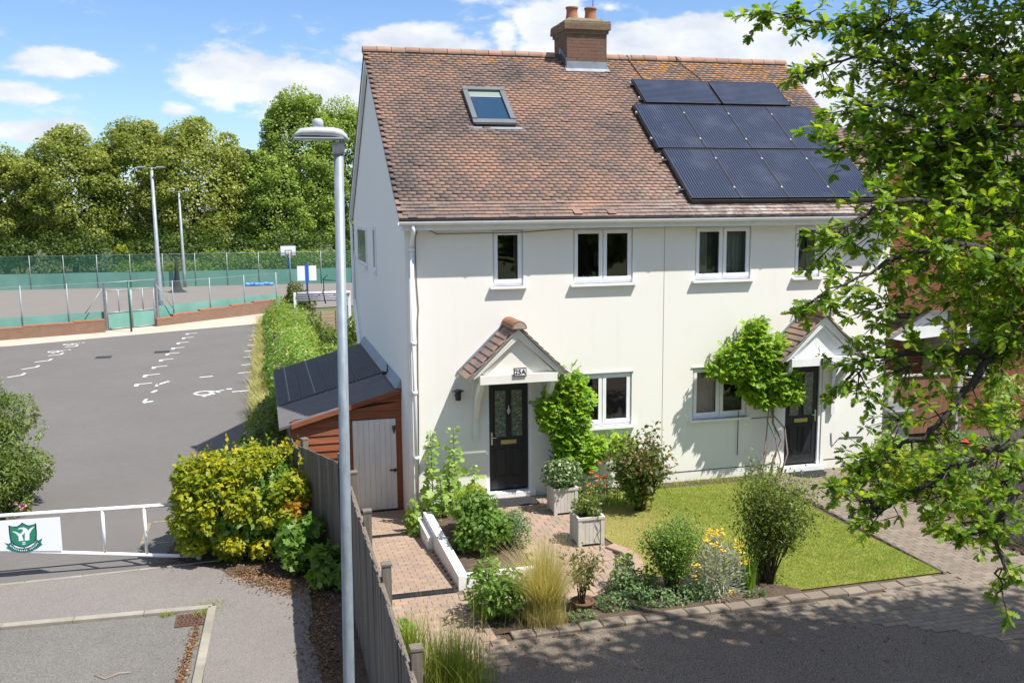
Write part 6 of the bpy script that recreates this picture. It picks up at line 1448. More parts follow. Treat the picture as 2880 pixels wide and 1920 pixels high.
def bush(name, lumps, n, size, mat, label, cat='shrub', T=T_OVAL, group=None, stems=5, stem_r=.012, stem_mat='stem', base=None, flowers=(), **k):
    L = np.array(lumps); c = base or (L[:, 0].mean(), L[:, 1].mean(), max(L[:, 2].min()-L[:, 5].max(), -.6))
    r = thing(name, tuple(c), label, cat, group)
    foliage('foliage', lumps, n, size, M[mat], r, T=T, **k)
    if stems:
        b = MB()
        for i in range(stems):
            q = lumps[random.randrange(len(lumps))]; m = (Vector(c)+Vector(q[:3]))/2 + Vector((random.uniform(-.06, .06), random.uniform(-.06, .06), 0))
            b.tube([Vector(c)+Vector((random.uniform(-.05, .05), random.uniform(-.05, .05), 0)), m, Vector(q[:3])+Vector((0, 0, q[5]*.5))], [stem_r, stem_r*.8, stem_r*.3], 5)
        b.build('stems', M[stem_mat], r)
    for (fm, fn, fs) in flowers:
        P, Nn, i, LL = lump_points(lumps, fn, .95); s = Nn[:, 2] > -.2; P, Nn = P[s]+Nn[s]*.02, Nn[s]; m = len(P)
        PP = np.repeat(P, 5, 0); NN = np.repeat(unit(Nn+[0, 0, .5]), 5, 0); A = unit(np.cross(NN, RNG.normal(size=NN.shape)))
        leaf_obj('flowers', PP, A, NN, np.full(len(PP), fs), M[fm], r, T_OVAL, wid=1.3)['kind'] = 'stuff'
    return r
bush('garden_hedge', [(-6.35+random.uniform(-.3, .3), y, LOW+.85, .62, .6, random.uniform(.75, 1.0)) for y in np.arange(9.2, 18.5, .6)], 20000, .075, 'gardenlight', 'rambling hedge with peach roses along the back garden side', 'hedge', stems=6, flowers=(('p_peach', 160, .05),), base=(-6.35, 14, LOW), zmin=LOW)
bush('garden_hedge', [(-6.2+random.uniform(-.4, .4), y, LOW+.75, .7, .7, random.uniform(.8, 1.1)) for y in np.arange(18.8, 31, .7)], 18000, .09, 'bright', 'bright green overgrown hedge farther down the back garden', 'hedge', stems=6, base=(-6.2, 25, LOW), zmin=LOW)
bush('autumn_shrub', sub_lumps((-5.5, 30.5, .9), (.9, .6, .8), 14, .4), 5000, .10, 'rosey', 'reddish brown shrub behind the pergola', base=(-5.5, 30.5, LOW))
bush('garden_shrub', sub_lumps((-5.1, 22.5, .2), (.7, .7, .9), 12, .4)+sub_lumps((-4.2, 20, .2), (.6, .8, 1.0), 10, .4), 8000, .09, 'privet', 'dark mixed shrubs beside the slatted panel', base=(-4.7, 21, LOW))
bush('garden_shrub', sub_lumps((-5.4, 13, .25), (.5, .9, .8), 12, .35), 5000, .08, 'bright', 'green climber hanging over the back of the shed roof', base=(-5.4, 13, LOW))
# left edge shrubs
bush('clipped_hedge', [(-19.6+random.uniform(-.3, .3)-i*.5, 28.3-i*.35, .0+LOW+.6, .8, .8, .95) for i in range(8)], 9000, .12, 'privet', 'small rounded green hedge at the left edge beside the brick wall', 'hedge', base=(-20.5, 28, LOW), zmin=LOW)
bush('mixed_shrub', sub_lumps((-12.9, 3.8, .55), (.95, 1.2, 1.35), 60, .34, 1.0, -.8), 26000, .085, 'privet', 'big loose willow-leaved shrub at the left edge of the car park', base=(-12.9, 3.8, LOW), wid=.6, zmin=LOW, up=.9)
P, Nn, i_, L_ = lump_points(sub_lumps((-12.75, 3.7, .6), (1.05, 1.25, 1.35), 40, .28, 1.0, -.3), 420, .9)
b = MB()
for p, q in zip(P[:160], Nn[:160]): b.tube([Vector(p)-Vector(q)*.2, Vector(p)+Vector(q)*.12+Vector((0, 0, .22))], [.006, .002], 3)
o = b.build('shoots', M['stem'], bpy.data.objects['mixed_shrub']); o['kind'] = 'stuff'
sp_ = []
for p, q in zip(P[:160], Nn[:160]):
    for t in np.linspace(0, 1, 9): sp_.append((np.array(p)-np.array(q)*.1)*(1-t)+t*(np.array(p)+np.array(q)*.12+[0, 0, .24]))
sp_ = np.array(sp_); leaf_obj('shoot_leaves', sp_, RNG.normal(size=sp_.shape)*.6+[0, 0, 1], RNG.normal(size=sp_.shape)+[0, 0, .4], .05+.04*RNG.random(len(sp_)), M['gardenlight'], bpy.data.objects['mixed_shrub'], T_OVAL, wid=.5)
fl = thing('pink_flower_clump', (-12.2, 3.6, LOW), 'small pink flower clump at the foot of the left shrub', 'flowers')
PP = np.array([(-12.15, 3.3, -.38)]*10+[(-12.28, 3.25, -.30)]*8); A = RNG.normal(size=PP.shape)+[0, -1, .4]; leaf_obj('petals', PP+RNG.normal(size=PP.shape)*.02, A, RNG.normal(size=PP.shape)+[0, -1, 1], np.full(len(PP), .055), M['p_pink'], fl, T_OVAL, wid=1.4)
# golden hedge behind the gate
gh = thing('golden_shrub', (-8.0, .1, LOW), 'big rounded golden-green shrub beside the barrier gate', 'shrub')
gl_ = []
for _ in range(170):
    d_ = unit(RNG.normal(size=3)); d_ = d_/np.maximum((np.abs(d_)**3.2).sum()**(1/3.2), 1e-6)*RNG.uniform(.84, .99); gl_.append((-7.90+d_[0]*1.12, .05+d_[1]*.85, .34+d_[2]*.86, .16, .16, .14))
foliage('foliage', gl_, 21000, .088, M['golden'], gh, T=T_OVAL, shell=.75, up=.9, jit=.6, droop=.1, wid=1.0, zmin=LOW+.03)
foliage('inner_foliage', [(-7.90, .05, .32, 1.05, .80, .84)], 5000, .12, M['garden'], gh, T=T_OVAL, shell=.8, zmin=LOW+.03)
gs = []
for _ in range(55):
    a_ = np.array([-7.9+random.uniform(-1.0, 1.0), .05+random.uniform(-.8, .6), 1.08+random.uniform(-.05, .05)]); h_ = random.uniform(.10, .30)
    for t_ in np.linspace(0, 1, 5): gs.append(a_+[0, 0, h_*t_]+RNG.normal(size=3)*.01)
gs = np.array(gs); leaf_obj('shoot_leaves', gs, RNG.normal(size=gs.shape)+[0, 0, .9], RNG.normal(size=gs.shape)+[0, 0, .5], .05+.05*RNG.random(len(gs)), M['golden'], gh, T_OVAL)
foliage('dead_foliage', [(-6.93, -.50, .42, .13, .12, .20), (-7.10, -.66, .28, .14, .10, .20), (-6.88, -.35, .62, .09, .1, .12)], 700, .085, M['deadleaf'], gh, T=T_FOLD, shell=.5)
b = MB()
for k in range(9): b.tube([(-8.0+random.uniform(-.2, .2), .1+random.uniform(-.2, .2), LOW), (-8.0+random.uniform(-.7, .7), .1+random.uniform(-.6, .6), .9)], [.02, .008], 5)
for k in range(14):
    a = random.uniform(0, 6.28); p = Vector((-7.95+.75*math.cos(a), .15+.6*math.sin(a), .95)); b.tube([p, p+Vector((.05, 0, .38))], [.005, .002], 4)
b.build('stems', M['stem'], gh)
bush('hollyhock_shrub', sub_lumps((-6.98, -1.15, -.12), (.32, .36, .42), 16, .16), 1000, .11, 'garden', 'grey-green lobed mallow growing between the golden shrub and the fence', base=(-6.95, -1.2, LOW), T=T_LOBE, zmin=LOW)
bush('mallow_plant', sub_lumps((-6.62, -2.0, -.30), (.22, .3, .3), 10, .16), 600, .13, 'garden', 'darker mallow leaves low against the fence', base=(-6.62, -2.0, LOW), T=T_LOBE, zmin=LOW)
# leaf litter
def litter(name, pts, n, s, z, label, mat='litter', sx_=.16):
    P = np.array([(*p, 0) for p in pts]); P = P[RNG.integers(0, len(P), n)] + RNG.normal(size=(n, 3))*[sx_, .20, 0]; P[:, 2] = z + RNG.random(n)*.03
    A = RNG.normal(size=(n, 3)); A[:, 2] *= .25; o = leaf_obj(name, P, A, RNG.normal(size=(n, 3))*.4+[0, 0, 1], s*(.5+RNG.random(n)), M[mat], None, T_OVAL); tag(o, label, 'leaves', kind='stuff')
litter('leaf_litter', [(-7.9+.1*i, -1.0-.12*i) for i in range(9)]+[(-6.8, -2.4-.4*i) for i in range(12)]+[(-8.9, .6), (-8.95, .2), (-9.0, -.1), (-8.8, .9)], 5000, .035, LOW+.035, 'dry brown leaf litter under the golden shrub and along the fence foot')
litter('gutter_litter', [(-8.55-.012*i, -2.95-.18*i) for i in range(12)]*1, 0+900, .03, LOW-.003, 'line of brown leaves lying in the road gutter beside the kerb', sx_=.035)
P = np.r_[np.c_[RNG.normal(size=(260, 1))*.12-8.42, RNG.normal(size=(260, 1))*.10-2.42], np.c_[RNG.normal(size=(90, 1))*.05-9.0, RNG.normal(size=(90, 1))*.04-2.35], np.c_[RNG.normal(size=(200, 1))*.12-8.4, RNG.normal(size=(200, 1))*.06-2.15]]
P = np.c_[P, np.full(len(P), LOW)]; o = blades('kerb_weeds', P, .03+.06*RNG.random(len(P)), .9, .012, M['sedge'], seg=2); tag(o, 'small tufts of grass weeds around the gully grate', 'weeds', kind='stuff')
b = MB(); b.tube([(-9.75, -4.05, LOW+.01), (-9.6, -4.2, LOW+.012), (-9.45, -4.12, LOW+.03), (-9.3, -4.10, LOW+.01)], .006, 4); tag(b.build('fallen_twig', M['lattice']), 'thin pale twig lying on the near road surface', 'twig')
# fallen leaves on driveway and specks
n = 230; P = np.c_[RNG.uniform(-5.5, 4, n), RNG.uniform(-9, -5.8, n), np.full(n, .01)]
o = leaf_obj('fallen_leaves', P, RNG.normal(size=(n, 3))*[1, 1, .2], RNG.normal(size=(n, 3))*.3+[0, 0, 1], .02+.04*RNG.random(n), M['litter'], None, T_OVAL); tag(o, 'scattered fallen oak leaves and twigs on the shaded driveway', 'leaves', kind='stuff')
# ================================================================== FRONT GARDEN
def planter(x, y, s, h, label):
    r = thing('planter_box', (x, y, 0), label, 'planter', 'pale square planter boxes'); t = .03
    b = MB()
    for sx in (-1, 1):
        for sy in (-1, 1): b.bbox((x+sx*(s/2-.03)-.03, y+sy*(s/2-.03)-.03, .012), (x+sx*(s/2-.03)+.03, y+sy*(s/2-.03)+.03, h), .006)
    b.build('corner_post', M['planter'], r)
    n = 5; w = (s-.12)/n
    for i in range(n):
        for sy in (-1, 1): q = MB(); q.box((x-s/2+.06+i*w+.002, y+sy*(s/2-.02)-.01, .05), (x-s/2+.06+(i+1)*w-.002, y+sy*(s/2-.02)+.01, h-.03), random.random()); q.build('slat', M['planter'], r)
        for sx in (-1, 1): q = MB(); q.box((x+sx*(s/2-.02)-.01, y-s/2+.06+i*w+.002, .05), (x+sx*(s/2-.02)+.01, y-s/2+.06+(i+1)*w-.002, h-.03), random.random()); q.build('slat', M['planter'], r)
    b = MB(); frame_box(b, x-s/2-.012, x+s/2+.012, 0, 1, 0, 1, .01); b = MB()
    b.box((x-s/2-.01, y-s/2-.01, h-.029), (x+s/2+.01, y-s/2+.03, h+.012)); b.box((x-s/2-.01, y+s/2-.03, h-.029), (x+s/2+.01, y+s/2+.01, h+.012)); b.box((x-s/2-.01, y-s/2+.031, h-.029), (x-s/2+.03, y+s/2-.031, h+.012)); b.box((x+s/2-.03, y-s/2+.031, h-.029), (x+s/2+.01, y+s/2-.031, h+.012)); b.build('rim', M['planter'], r)
    b = MB(); b.box((x-s/2+.032, y-s/2+.032, .1), (x+s/2-.032, y+s/2-.032, h-.035)); b.build('soil', M['soil'], r)
planter(-2.40, -1.12, .44, .48, 'pale planter box nearer the left door, topped by a cream sedum')
planter(-2.50, -2.72, .44, .48, 'pale planter box nearer the camera with trailing leaves')
bush('sedum_plant', sub_lumps((-2.42, -1.12, .70), (.30, .26, .20), 18, .12), 1500, .06, 'bluegreen', 'blue-green sedum with cream flowerheads in the far planter', base=(-2.42, -1.12, .45), flowers=(('p_cream', 260, .028),))
bush('geranium_plant', sub_lumps((-2.58, -2.72, .62), (.24, .22, .16), 12, .11), 1100, .045, 'privet', 'dark feathery plant in the near planter', base=(-2.58, -2.72, .45))
nas = thing('nasturtium_plant', (-2.35, -2.82, .45), 'round-leaved nasturtium trailing down the near planter', 'plant')
pts = np.array([(-2.38+.03*math.sin(i*1.7), -2.96-.02*i % 3*.03, .95-.075*i) for i in range(13)]+[(-2.45+.05*math.cos(i*2), -2.78, .62+.05*i) for i in range(6)]+[(-2.30, -2.99, .30), (-2.27, -3.0, .18), (-2.38, -3.02, .08)])
disc = (np.array([(0, 0, 0)]+[(.5+.5*math.cos(t), .5*math.sin(t), .05) for t in np.linspace(0, 2*math.pi, 9)[:-1]]), np.array([(0, 1+i, 1+(i+1) % 8, 1+(i+1) % 8) for i in range(8)]))
pp_ = np.repeat(pts, 2, 0)+RNG.normal(size=(len(pts)*2, 3))*.03; leaf_obj('foliage', pp_, RNG.normal(size=pp_.shape), RNG.normal(size=pp_.shape)*.4+[-.1, -.8, .7], .09+.07*RNG.random(len(pp_)), M['gardenlight'], nas, disc)
b = MB(); b.tube([Vector(p) for p in pts[:13]], .006, 5); b.build('stems', M['stem'], nas)
# tall hollyhocks at the corner
def hollyhock(x, y, z, h, n, label, sp=.16, group='hollyhocks by the downpipe'):
    r = thing('hollyhock', (x, y, z), label, 'plant', group); b = MB(); P = []
    lx, ly = random.uniform(-.06, .06), random.uniform(-.05, .05)
    b.tube([(x, y, z), (x+lx*.5, y+ly*.5, z+h*.5), (x+lx, y+ly, z+h)], [.011, .009, .004], 5); b.build('stem', M['stem'], r)
    for i in range(n):
        t = (i+.5)/n; s = (sp*(1-t*.72)+.02)*random.uniform(.55, 1.25); a = i*2.4+random.uniform(-.7, .7)
        P.append((x+lx*t+s*math.cos(a)*random.uniform(.1, .8), y+ly*t+s*math.sin(a)*random.uniform(.1, .8), z+h*t+random.uniform(-.04, .04), s, a))
    P = np.array(P); A = np.stack([np.cos(P[:, 4]), np.sin(P[:, 4]), RNG.uniform(-.9, .4, len(P))], 1); leaf_obj('leaves', P[:, :3], A, A*.5*[-1, -1, 1]+[0, -.4, .8]+RNG.normal(size=A.shape)*.3, P[:, 3]*.85, M['gardenlight'], r, T_LOBE)
for k, (x, y, h, lab) in enumerate(((-4.62, -.50, 1.45, 'left tall hollyhock beside the white downpipe'), (-4.22, -.50, 1.50, 'right tall hollyhock in front of the cream wall'), (-4.40, -.72, .95, 'middle shorter hollyhock between the two tall ones'), (-4.55, -1.0, .8, 'front leafy hollyhock at the back of the raised bed'), (-3.85, -.45, .75, 'outermost hollyhock spray nearest the left door'))): hollyhock(x, y, .05, h, int(70*h), lab, .2)
bush('corner_creeper', [(-5.02, -.75, .05, .13, .12, .28), (-4.98, -1.0, -.12, .14, .12, .16)], 110, .10, 'gardenlight', 'lobed leafy creeper at the white wall corner beside the path', 'plant', T_LOBE, base=(-5.0, -.8, -.3), stems=3, zmin=-.3)
bush('dwarf_conifer', sub_lumps((-4.02, -1.0, .34), (.24, .22, .24), 16, .10), 2200, .035, 'golden', 'small dark gold conifer at the back of the raised bed', base=(-4.02, -1.0, .05))
bush('leafy_perennial', sub_lumps((-4.22, -2.4, .42), (.40, .85, .36), 40, .17), 5200, .085, 'garden', 'large mass of green leafy perennials filling the raised bed', base=(-4.2, -2.4, .05), stems=14, zmin=.06)
bush('airy_perennial', sub_lumps((-3.72, -2.7, .32), (.22, .5, .26), 16, .14), 2600, .035, 'bluegreen', 'fine grey-green blue-flowered perennial along the bed edge', base=(-3.72, -2.7, .05), stems=20, stem_r=.004, flowers=(('p_lav', 14, .02),))
for (x, y, m, lab) in ((-3.72, -.62, 'p_pink', 'pink flower beside the left door'), (-3.60, -.9, 'p_cream', 'cream flower near the doormat')):
    bush('border_flower', [(x, y, .22, .07, .07, .16)], 90, .04, 'garden', lab, 'flower', stems=4, stem_r=.003, base=(x, y, 0), flowers=((m, 8, .03),))
# wisteria by door A
def vine(name, base, trunk, lumps, n, size, label, mat='wisteria', tr=.03):
    r = thing(name, base, label, 'climber'); 
    for pts, rad in trunk:
        b = MB(); b.tube([Vector(p) for p in pts], [rad*(1-.5*i/(len(pts)-1)) for i in range(len(pts))], 7); b.build('stem', M['palebark'], r)
    # pinnate leaves: leaflets on short rachises
    P, Nn, i, L = lump_points(lumps, n, .55); A = unit(Nn*.5 + RNG.normal(size=Nn.shape)*.6 + [0, -.45, -.55]); up = unit(np.array([[0, -.5, 1.0]]) + RNG.normal(size=Nn.shape)*.4)
    B = unit(np.cross(up, A)); LP_, LA, LN, LR_ = [], [], [], []; tone = RNG.random(n)
    for k in range(6):
        t = .25+.75*k/5
        for sgn in (-1, 1):
            LP_.append(P + A*size*2.6*t); LA.append(unit(B*sgn + A*.55)); LN.append(up); LR_.append(tone*.6+.3*Nn[:, 2].clip(0, 1)+RNG.random(n)*.15)
    LP_.append(P + A*size*2.6); LA.append(A); LN.append(up); LR_.append(tone)
    leaf_obj('foliage', np.concatenate(LP_), np.concatenate(LA), np.concatenate(LN), size*(.75+.5*RNG.random(n*13)), M[mat], r, T_QUAD, np.concatenate(LR_), wid=.55)
    return r
def hang(x, z, rx_, rz2, ry_=.18, y=-.30): return (x, y, z, rx_, ry_, rz2)
vine('wisteria', (-2.12, -.35, 0), [([(-2.12, -.4, 0), (-2.2, -.3, .6), (-2.05, -.22, 1.2), (-2.1, -.2, 2.0)], .028), ([(-2.05, -.4, 0), (-1.95, -.25, .7), (-2.15, -.2, 1.5)], .016), ([(-2.1, -.2, .95), (-1.6, -.15, 1.02), (-.9, -.12, 1.05)], .014)],
     [hang(-2.0, 2.22, .17, .24), hang(-1.95, 2.0, .22, .26), hang(-1.82, 1.88, .22, .22), hang(-2.3, 1.80, .28, .20), hang(-2.42, 1.60, .14, .2), hang(-1.95, 1.55, .28, .3), hang(-1.98, 1.15, .30, .3), hang(-1.95, .80, .30, .25), hang(-1.6, .95, .28, .16), hang(-1.25, .95, .26, .13), hang(-.98, .95, .22, .12), hang(-2.15, .6, .18, .16), hang(-1.95, 1.7, .24, .16), hang(-1.7, .75, .2, .2)], 1900, .058, 'bright green wisteria climbing between the left door and the kitchen window')
vine('wisteria', (2.15, -.25, 0), [([(2.1, -.45, 0), (2.28, -.3, .4), (2.45, -.28, .75), (2.28, -.22, 1.1), (2.30, -.2, 1.7), (2.1, -.2, 2.4)], .03), ([(1.75, -.5, 0), (2.05, -.3, .35), (2.15, -.22, .9), (2.2, -.2, 1.6)], .02), ([(2.3, -.5, .05), (2.55, -.35, .5), (2.5, -.3, 1.0), (2.25, -.22, 1.3), (2.35, -.2, 2.0)], .022), ([(1.9, -.45, 0), (2.1, -.35, .6), (2.3, -.3, .9), (2.2, -.22, 1.5)], .014), ([(2.2, -.5, 0), (2.38, -.4, .35), (2.3, -.3, .8), (2.12, -.25, 1.2)], .016)],
     [hang(1.78, 3.02, .16, .26, .16), hang(1.75, 2.75, .34, .24, .2), hang(1.35, 2.52, .3, .22), hang(1.1, 2.28, .26, .14), hang(1.55, 2.30, .36, .24, .24), hang(1.95, 2.42, .34, .3, .26), hang(2.25, 2.60, .28, .18, .2), hang(1.75, 2.02, .32, .24, .24), hang(2.15, 2.05, .34, .3, .26), hang(2.35, 1.80, .26, .2), hang(1.95, 1.72, .26, .18), hang(2.5, 2.05, .2, .22), hang(2.62, 1.75, .12, .2)], 2600, .058, 'lush yellow-green wisteria with twisted bare trunks left of the right door')
b = MB(); b.tube([(1.62, -.03, .45), (1.62, -.03, 1.35)], .008, 5); b.tube([(1.60, -.03, 1.18), (2.35, -.03, 1.18)], .008, 5); tag(b.build('vine_support', M['black']), 'thin black metal vine support beside the wisteria trunks', 'plant support')
# rose and shrubs
def open_shrub(name, x, y, h, w, nst, nleaf, size, mat, label, T=T_OVAL, wid=.8, flowers=(), lean=0, z=0, low=.25, stem_r=.01, smat='stem', depth=.8):
    r = thing(name, (x, y, z), label, 'shrub'); P = []; b = MB()
    for i in range(nst):
        a = random.uniform(0, 6.283); rr = w/2*random.uniform(.15, 1)**.7; hh = h*random.uniform(.62, 1.0)*(1-.25*(rr/(w/2))**2); tx, ty = x+rr*math.cos(a)+lean*hh, y+rr*math.sin(a)*depth
        p0 = Vector((x+random.uniform(-.05, .05), y+random.uniform(-.05, .05), z)); p2 = Vector((tx, ty, z+hh)); p1 = p0.lerp(p2, .5)+Vector((0, 0, h*.08))
        b.tube([p0, p1, p2], [stem_r, stem_r*.7, stem_r*.25], 4)
        for k in range(nleaf):
            t = random.uniform(low, 1.0)**.8; q = (p0*(1-t)**2 + p1*2*t*(1-t) + p2*t*t); s = .02+.085*t*w; P.append((q.x+random.gauss(0, s), q.y+random.gauss(0, s), q.z+random.gauss(0, s*.8)))
    b.build('stems', M[smat], r); P = np.array(P); P[:, 2] = np.maximum(P[:, 2], z+.02)
    leaf_obj('foliage', P, RNG.normal(size=P.shape), RNG.normal(size=P.shape)*.7+[0, -.1, 1], size*(.6+.8*RNG.random(len(P))), M[mat], r, T, wid=wid)
    for fm, fn, fs in flowers:
        Q = P[RNG.integers(0, len(P), fn)]; Q = Q[Q[:, 2] > z+h*.5] + [0, 0, .04]; QQ = np.repeat(Q, 6, 0); leaf_obj('flowers', QQ, RNG.normal(size=QQ.shape)*[1, 1, .4], RNG.normal(size=QQ.shape)*.3+[0, -.4, 1], np.full(len(QQ), fs), M[fm], r, T_OVAL, wid=1.4)['kind'] = 'stuff'
    return r
open_shrub('rose_bush', -1.03, -1.50, 1.66, 1.15, 22, 120, .085, 'rosey', 'tall rose bush with reddish new leaves on the lawn before the wall', flowers=(('p_yellow', 6, .03),), low=.15)
open_shrub('rose_bush_green', -1.1, -1.45, 1.15, .9, 14, 130, .085, 'garden', 'greener lower growth around the tall rose bush', low=.1)
open_shrub('twiggy_shrub', -.55, -5.05, 1.95, 1.35, 48, 190, .045, 'privet', 'large twiggy green shrub at the front edge of the lawn', lean=.02, low=.3)
open_shrub('leafy_shrub', -.62, -4.95, 1.0, .6, 12, 90, .045, 'garden', 'dense dark base growth beneath the large twiggy shrub', low=.1)
open_shrub('fine_shrub', -2.05, -5.02, 1.3, .92, 44, 190, .038, 'garden', 'fine-leaved upright shrub on the left of the yellow flowers', low=.2, flowers=(('p_orange', 3, .025),))
cu = thing('curry_plant', (-1.45, -5.15, 0), 'silver-leaved plant with flat yellow flowerheads in the front border', 'shrub')
n = 2600; c = np.array([(-1.45, -5.15, .05)]); dd = unit(RNG.normal(size=(n, 3))*[1, .8, .7]+[0, 0, .8]); P = c + dd*(RNG.random((n, 1))**.6)*[.42, .38, .72]; P[:, 2] = np.maximum(P[:, 2], .02)
leaf_obj('foliage', P, dd+RNG.normal(size=dd.shape)*.4, RNG.normal(size=dd.shape)+[0, -.3, .6], .06+.05*RNG.random(n), M['silver'], cu, T_QUAD, wid=.18)
Q = c + unit(RNG.normal(size=(30, 3))*[1, .8, .5]+[0, -.1, 1.1])*[.46, .40, .86]; QQ = np.repeat(Q, 7, 0)+RNG.normal(size=(30*7, 3))*.022; leaf_obj('flowers', QQ, RNG.normal(size=QQ.shape)*[1, 1, .2], RNG.normal(size=QQ.shape)*.2+[0, 0, 1], np.full(len(QQ), .034), M['p_yellow'], cu, T_QUAD, wid=1.3)
b = MB()
for q in Q[:28]: b.tube([(-1.45, -5.15, .05), Vector(q)*.5+Vector((-1.45, -5.15, .35))*.5, Vector(q)], .004, 3)
b.build('stems', M['silver'], cu)
ir = thing('iris_plant', (-1.0, -5.2, 0), 'clump of tall sword-shaped iris leaves in the front border', 'plant'); P = np.array([(-1.0, -5.2, 0)]*26)+RNG.normal(size=(26, 3))*[.07, .04, 0]; blades('leaves', P, .5+.35*RNG.random(26), .25, .045, M['garden'], ir)
# bay in a pot
bp = thing('plant_pot', (-3.42, -5.15, 0), 'low dark terracotta pot holding the little bay bush at the kerb', 'plant pot')
b = MB(); b.lathe((-3.42, -5.15, .0), [(.11, 0), (.15, .10), (.165, .10), (.165, .135), (.145, .135), (.135, .10)], 16); b.build('pot_body', simple('dark_terracotta', (.16, .085, .05), (.11, .06, .04), 6, .8, .3), bp); b = MB(); b.lathe((-3.42, -5.15, .09), [(0, 0), (.14, 0)], 16); b.build('soil', M['soil'], bp)
open_shrub('bay_bush', -3.42, -5.15, .95, .65, 13, 26, .085, 'rosey', 'small open bay bush growing in the terracotta pot', z=.1, wid=.55, low=.3)
# stipa
def tuft(name, x, y, h, n, spread, w, mat, label, r0=.08, z=0, cat='ornamental grass', bend=.6, lean=None):
    r = thing(name, (x, y, z), label, cat); P = np.c_[x+RNG.normal(size=n)*r0, y+RNG.normal(size=n)*r0*.8, np.full(n, z+.005)]
    d = None if lean is None else lean+RNG.normal(size=n)*1.2
    blades('blades', P, h*(.55+.45*RNG.random(n)), bend*RNG.random(n)*spread, w, M[mat], r, seg=5, dirs=d); return r
tuft('feather_grass', -4.02, -5.36, 1.28, 2200, 1.35, .006, 'straw', 'fountain of pale straw feather grass at the corner of the front border', .09)
tuft('feather_grass_base', -4.06, -5.48, .42, 500, 1.6, .006, 'straw', 'short straw skirt of older grass around the feather grass base', .14)
bush('peony_shrub', sub_lumps((-4.62, -5.15, .42), (.34, .26, .36), 22, .15), 2000, .085, 'garden', 'dark green leafy clump left of the feather grass', base=(-4.6, -5.15, 0), wid=.7, zmin=.01, stems=8)
bush('low_groundcover', [(-3.0+.32*i, -5.22+.04*math.sin(i*2), .06, .24, .2, .15) for i in range(5)]+[(-2.72, -4.85, .15, .22, .2, .26), (-2.45, -5.0, .12, .2, .18, .22)], 3400, .045, 'bluegreen', 'low grey-green ground cover plants along the front border', 'plant', base=(-2.7, -5.1, 0), stems=0, zmin=.01)
bush('border_plant', [(-2.62, -4.62, .25, .16, .14, .28), (-2.35, -4.75, .14, .18, .16, .2)], 600, .05, 'garden', 'green leafy plant by the end of the curved edging', 'plant', base=(-2.6, -4.65, 0), stems=4, zmin=.01)
bush('border_plant', [(-1.78, -5.32, .12, .1, .1, .22), (-.98, -5.42, .04, .16, .08, .06), (-3.55, -5.5, .06, .2, .1, .1)], 500, .045, 'bluegreen', 'small bluish seedlings scattered at the kerb edge', 'plant', base=(-1.7, -5.4, 0), stems=0, zmin=.01)
# sedges at the fence foot, near the camera
tuft('sedge_clump', -5.55, -6.75, .85, 620, 1.0, .012, 'sedge', 'arching green sedge clump at the foot of the long fence', .20)
tuft('sedge_clump', -5.9, -6.15, .75, 240, .8, .016, 'sedge', 'yellow-green grass clump closest to the fence', .10)
tuft('seed_grass', -5.45, -5.9, 1.0, 90, .9, .005, 'straw', 'thin straw seed stalks above the paved path', .30, bend=.5)
bush('dock_plant', [(-6.02, -5.85, .22, .18, .2, .25), (-6.0, -5.5, .12, .14, .16, .14)], 130, .14, 'garden', 'broad dark dock leaves against the fence foot', 'plant', T_FOLD, base=(-6.0, -5.8, 0), stems=3, zmin=.01)
# poppies
pz = thing('poppy_clump', (-1.45, -.75, 0), 'orange and red poppies flowering beside the lawn below the kitchen window', 'flowers'); Q = np.c_[RNG.uniform(-2.0, -1.1, 16), RNG.uniform(-1.1, -.5, 16), RNG.uniform(.25, .75, 16)]
QQ = np.repeat(Q, 6, 0); leaf_obj('petals', QQ, RNG.normal(size=QQ.shape)*[1, 1, .4], RNG.normal(size=QQ.shape)*.3+[0, -.6, 1], np.full(len(QQ), .045), M['p_orange'], pz, T_OVAL, wid=1.5)['kind'] = 'stuff'
b = MB(); [b.tube([(q[0]*.9+-1.45*.1, q[1]-.05, 0), tuple(q)], .004, 3) for q in Q]; b.build('stems', M['stem'], pz)
P = np.c_[RNG.uniform(-2.1, -1.0, 500), RNG.uniform(-1.15, -.35, 500), RNG.random(500)**1.6*.5]; leaf_obj('foliage', P, RNG.normal(size=P.shape), RNG.normal(size=P.shape)+[0, 0, .8], .06+.04*RNG.random(500), M['gardenlight'], pz, T_OVAL, wid=.6)
n = 700; P = np.c_[RNG.uniform(-.9, 2.1, n), RNG.uniform(-.33, -.03, n), np.zeros(n)]; o = blades('wall_foot_weeds', P, .04+.08*RNG.random(n), .8, .012, M['sedge'], seg=2); tag(o, 'thin weeds and grass along the foot of the cream wall', 'weeds', kind='stuff')
# right-hand border
bush('lavender_bush', sub_lumps((4.15, -4.6, .30), (.42, .50, .30), 24, .16), 5200, .06, 'lavleaf', 'purple lavender bush beside the right garden path', base=(4.15, -4.6, 0), wid=.25, stems=0, zmin=.01, flowers=(('p_lav', 420, .022),))
tuft('daylily_clump', 4.45, -5.25, .5, 260, 1.3, .02, 'garden', 'arching green day-lily leaves at the right edge in front of the lavender', .12)
tuft('golden_grass', 4.45, -3.0, .65, 420, 1.1, .012, 'sedge', 'golden arching grass in the right border', .14)
bush('yellow_shrub', sub_lumps((4.2, -2.0, .35), (.40, .4, .36), 18, .16), 1800, .075, 'golden', 'yellow-green shrub in the right border under the oak', base=(4.2, -2.0, 0), zmin=.01, flowers=(('p_peach', 10, .04),))
bush('border_shrub', sub_lumps((4.55, -.9, .35), (.45, .5, .42), 20, .18), 2600, .06, 'gardenlight', 'pale green spiky border planting near the bin', base=(4.55, -.9, 0), zmin=.01, flowers=(('p_pink', 10, .035),))
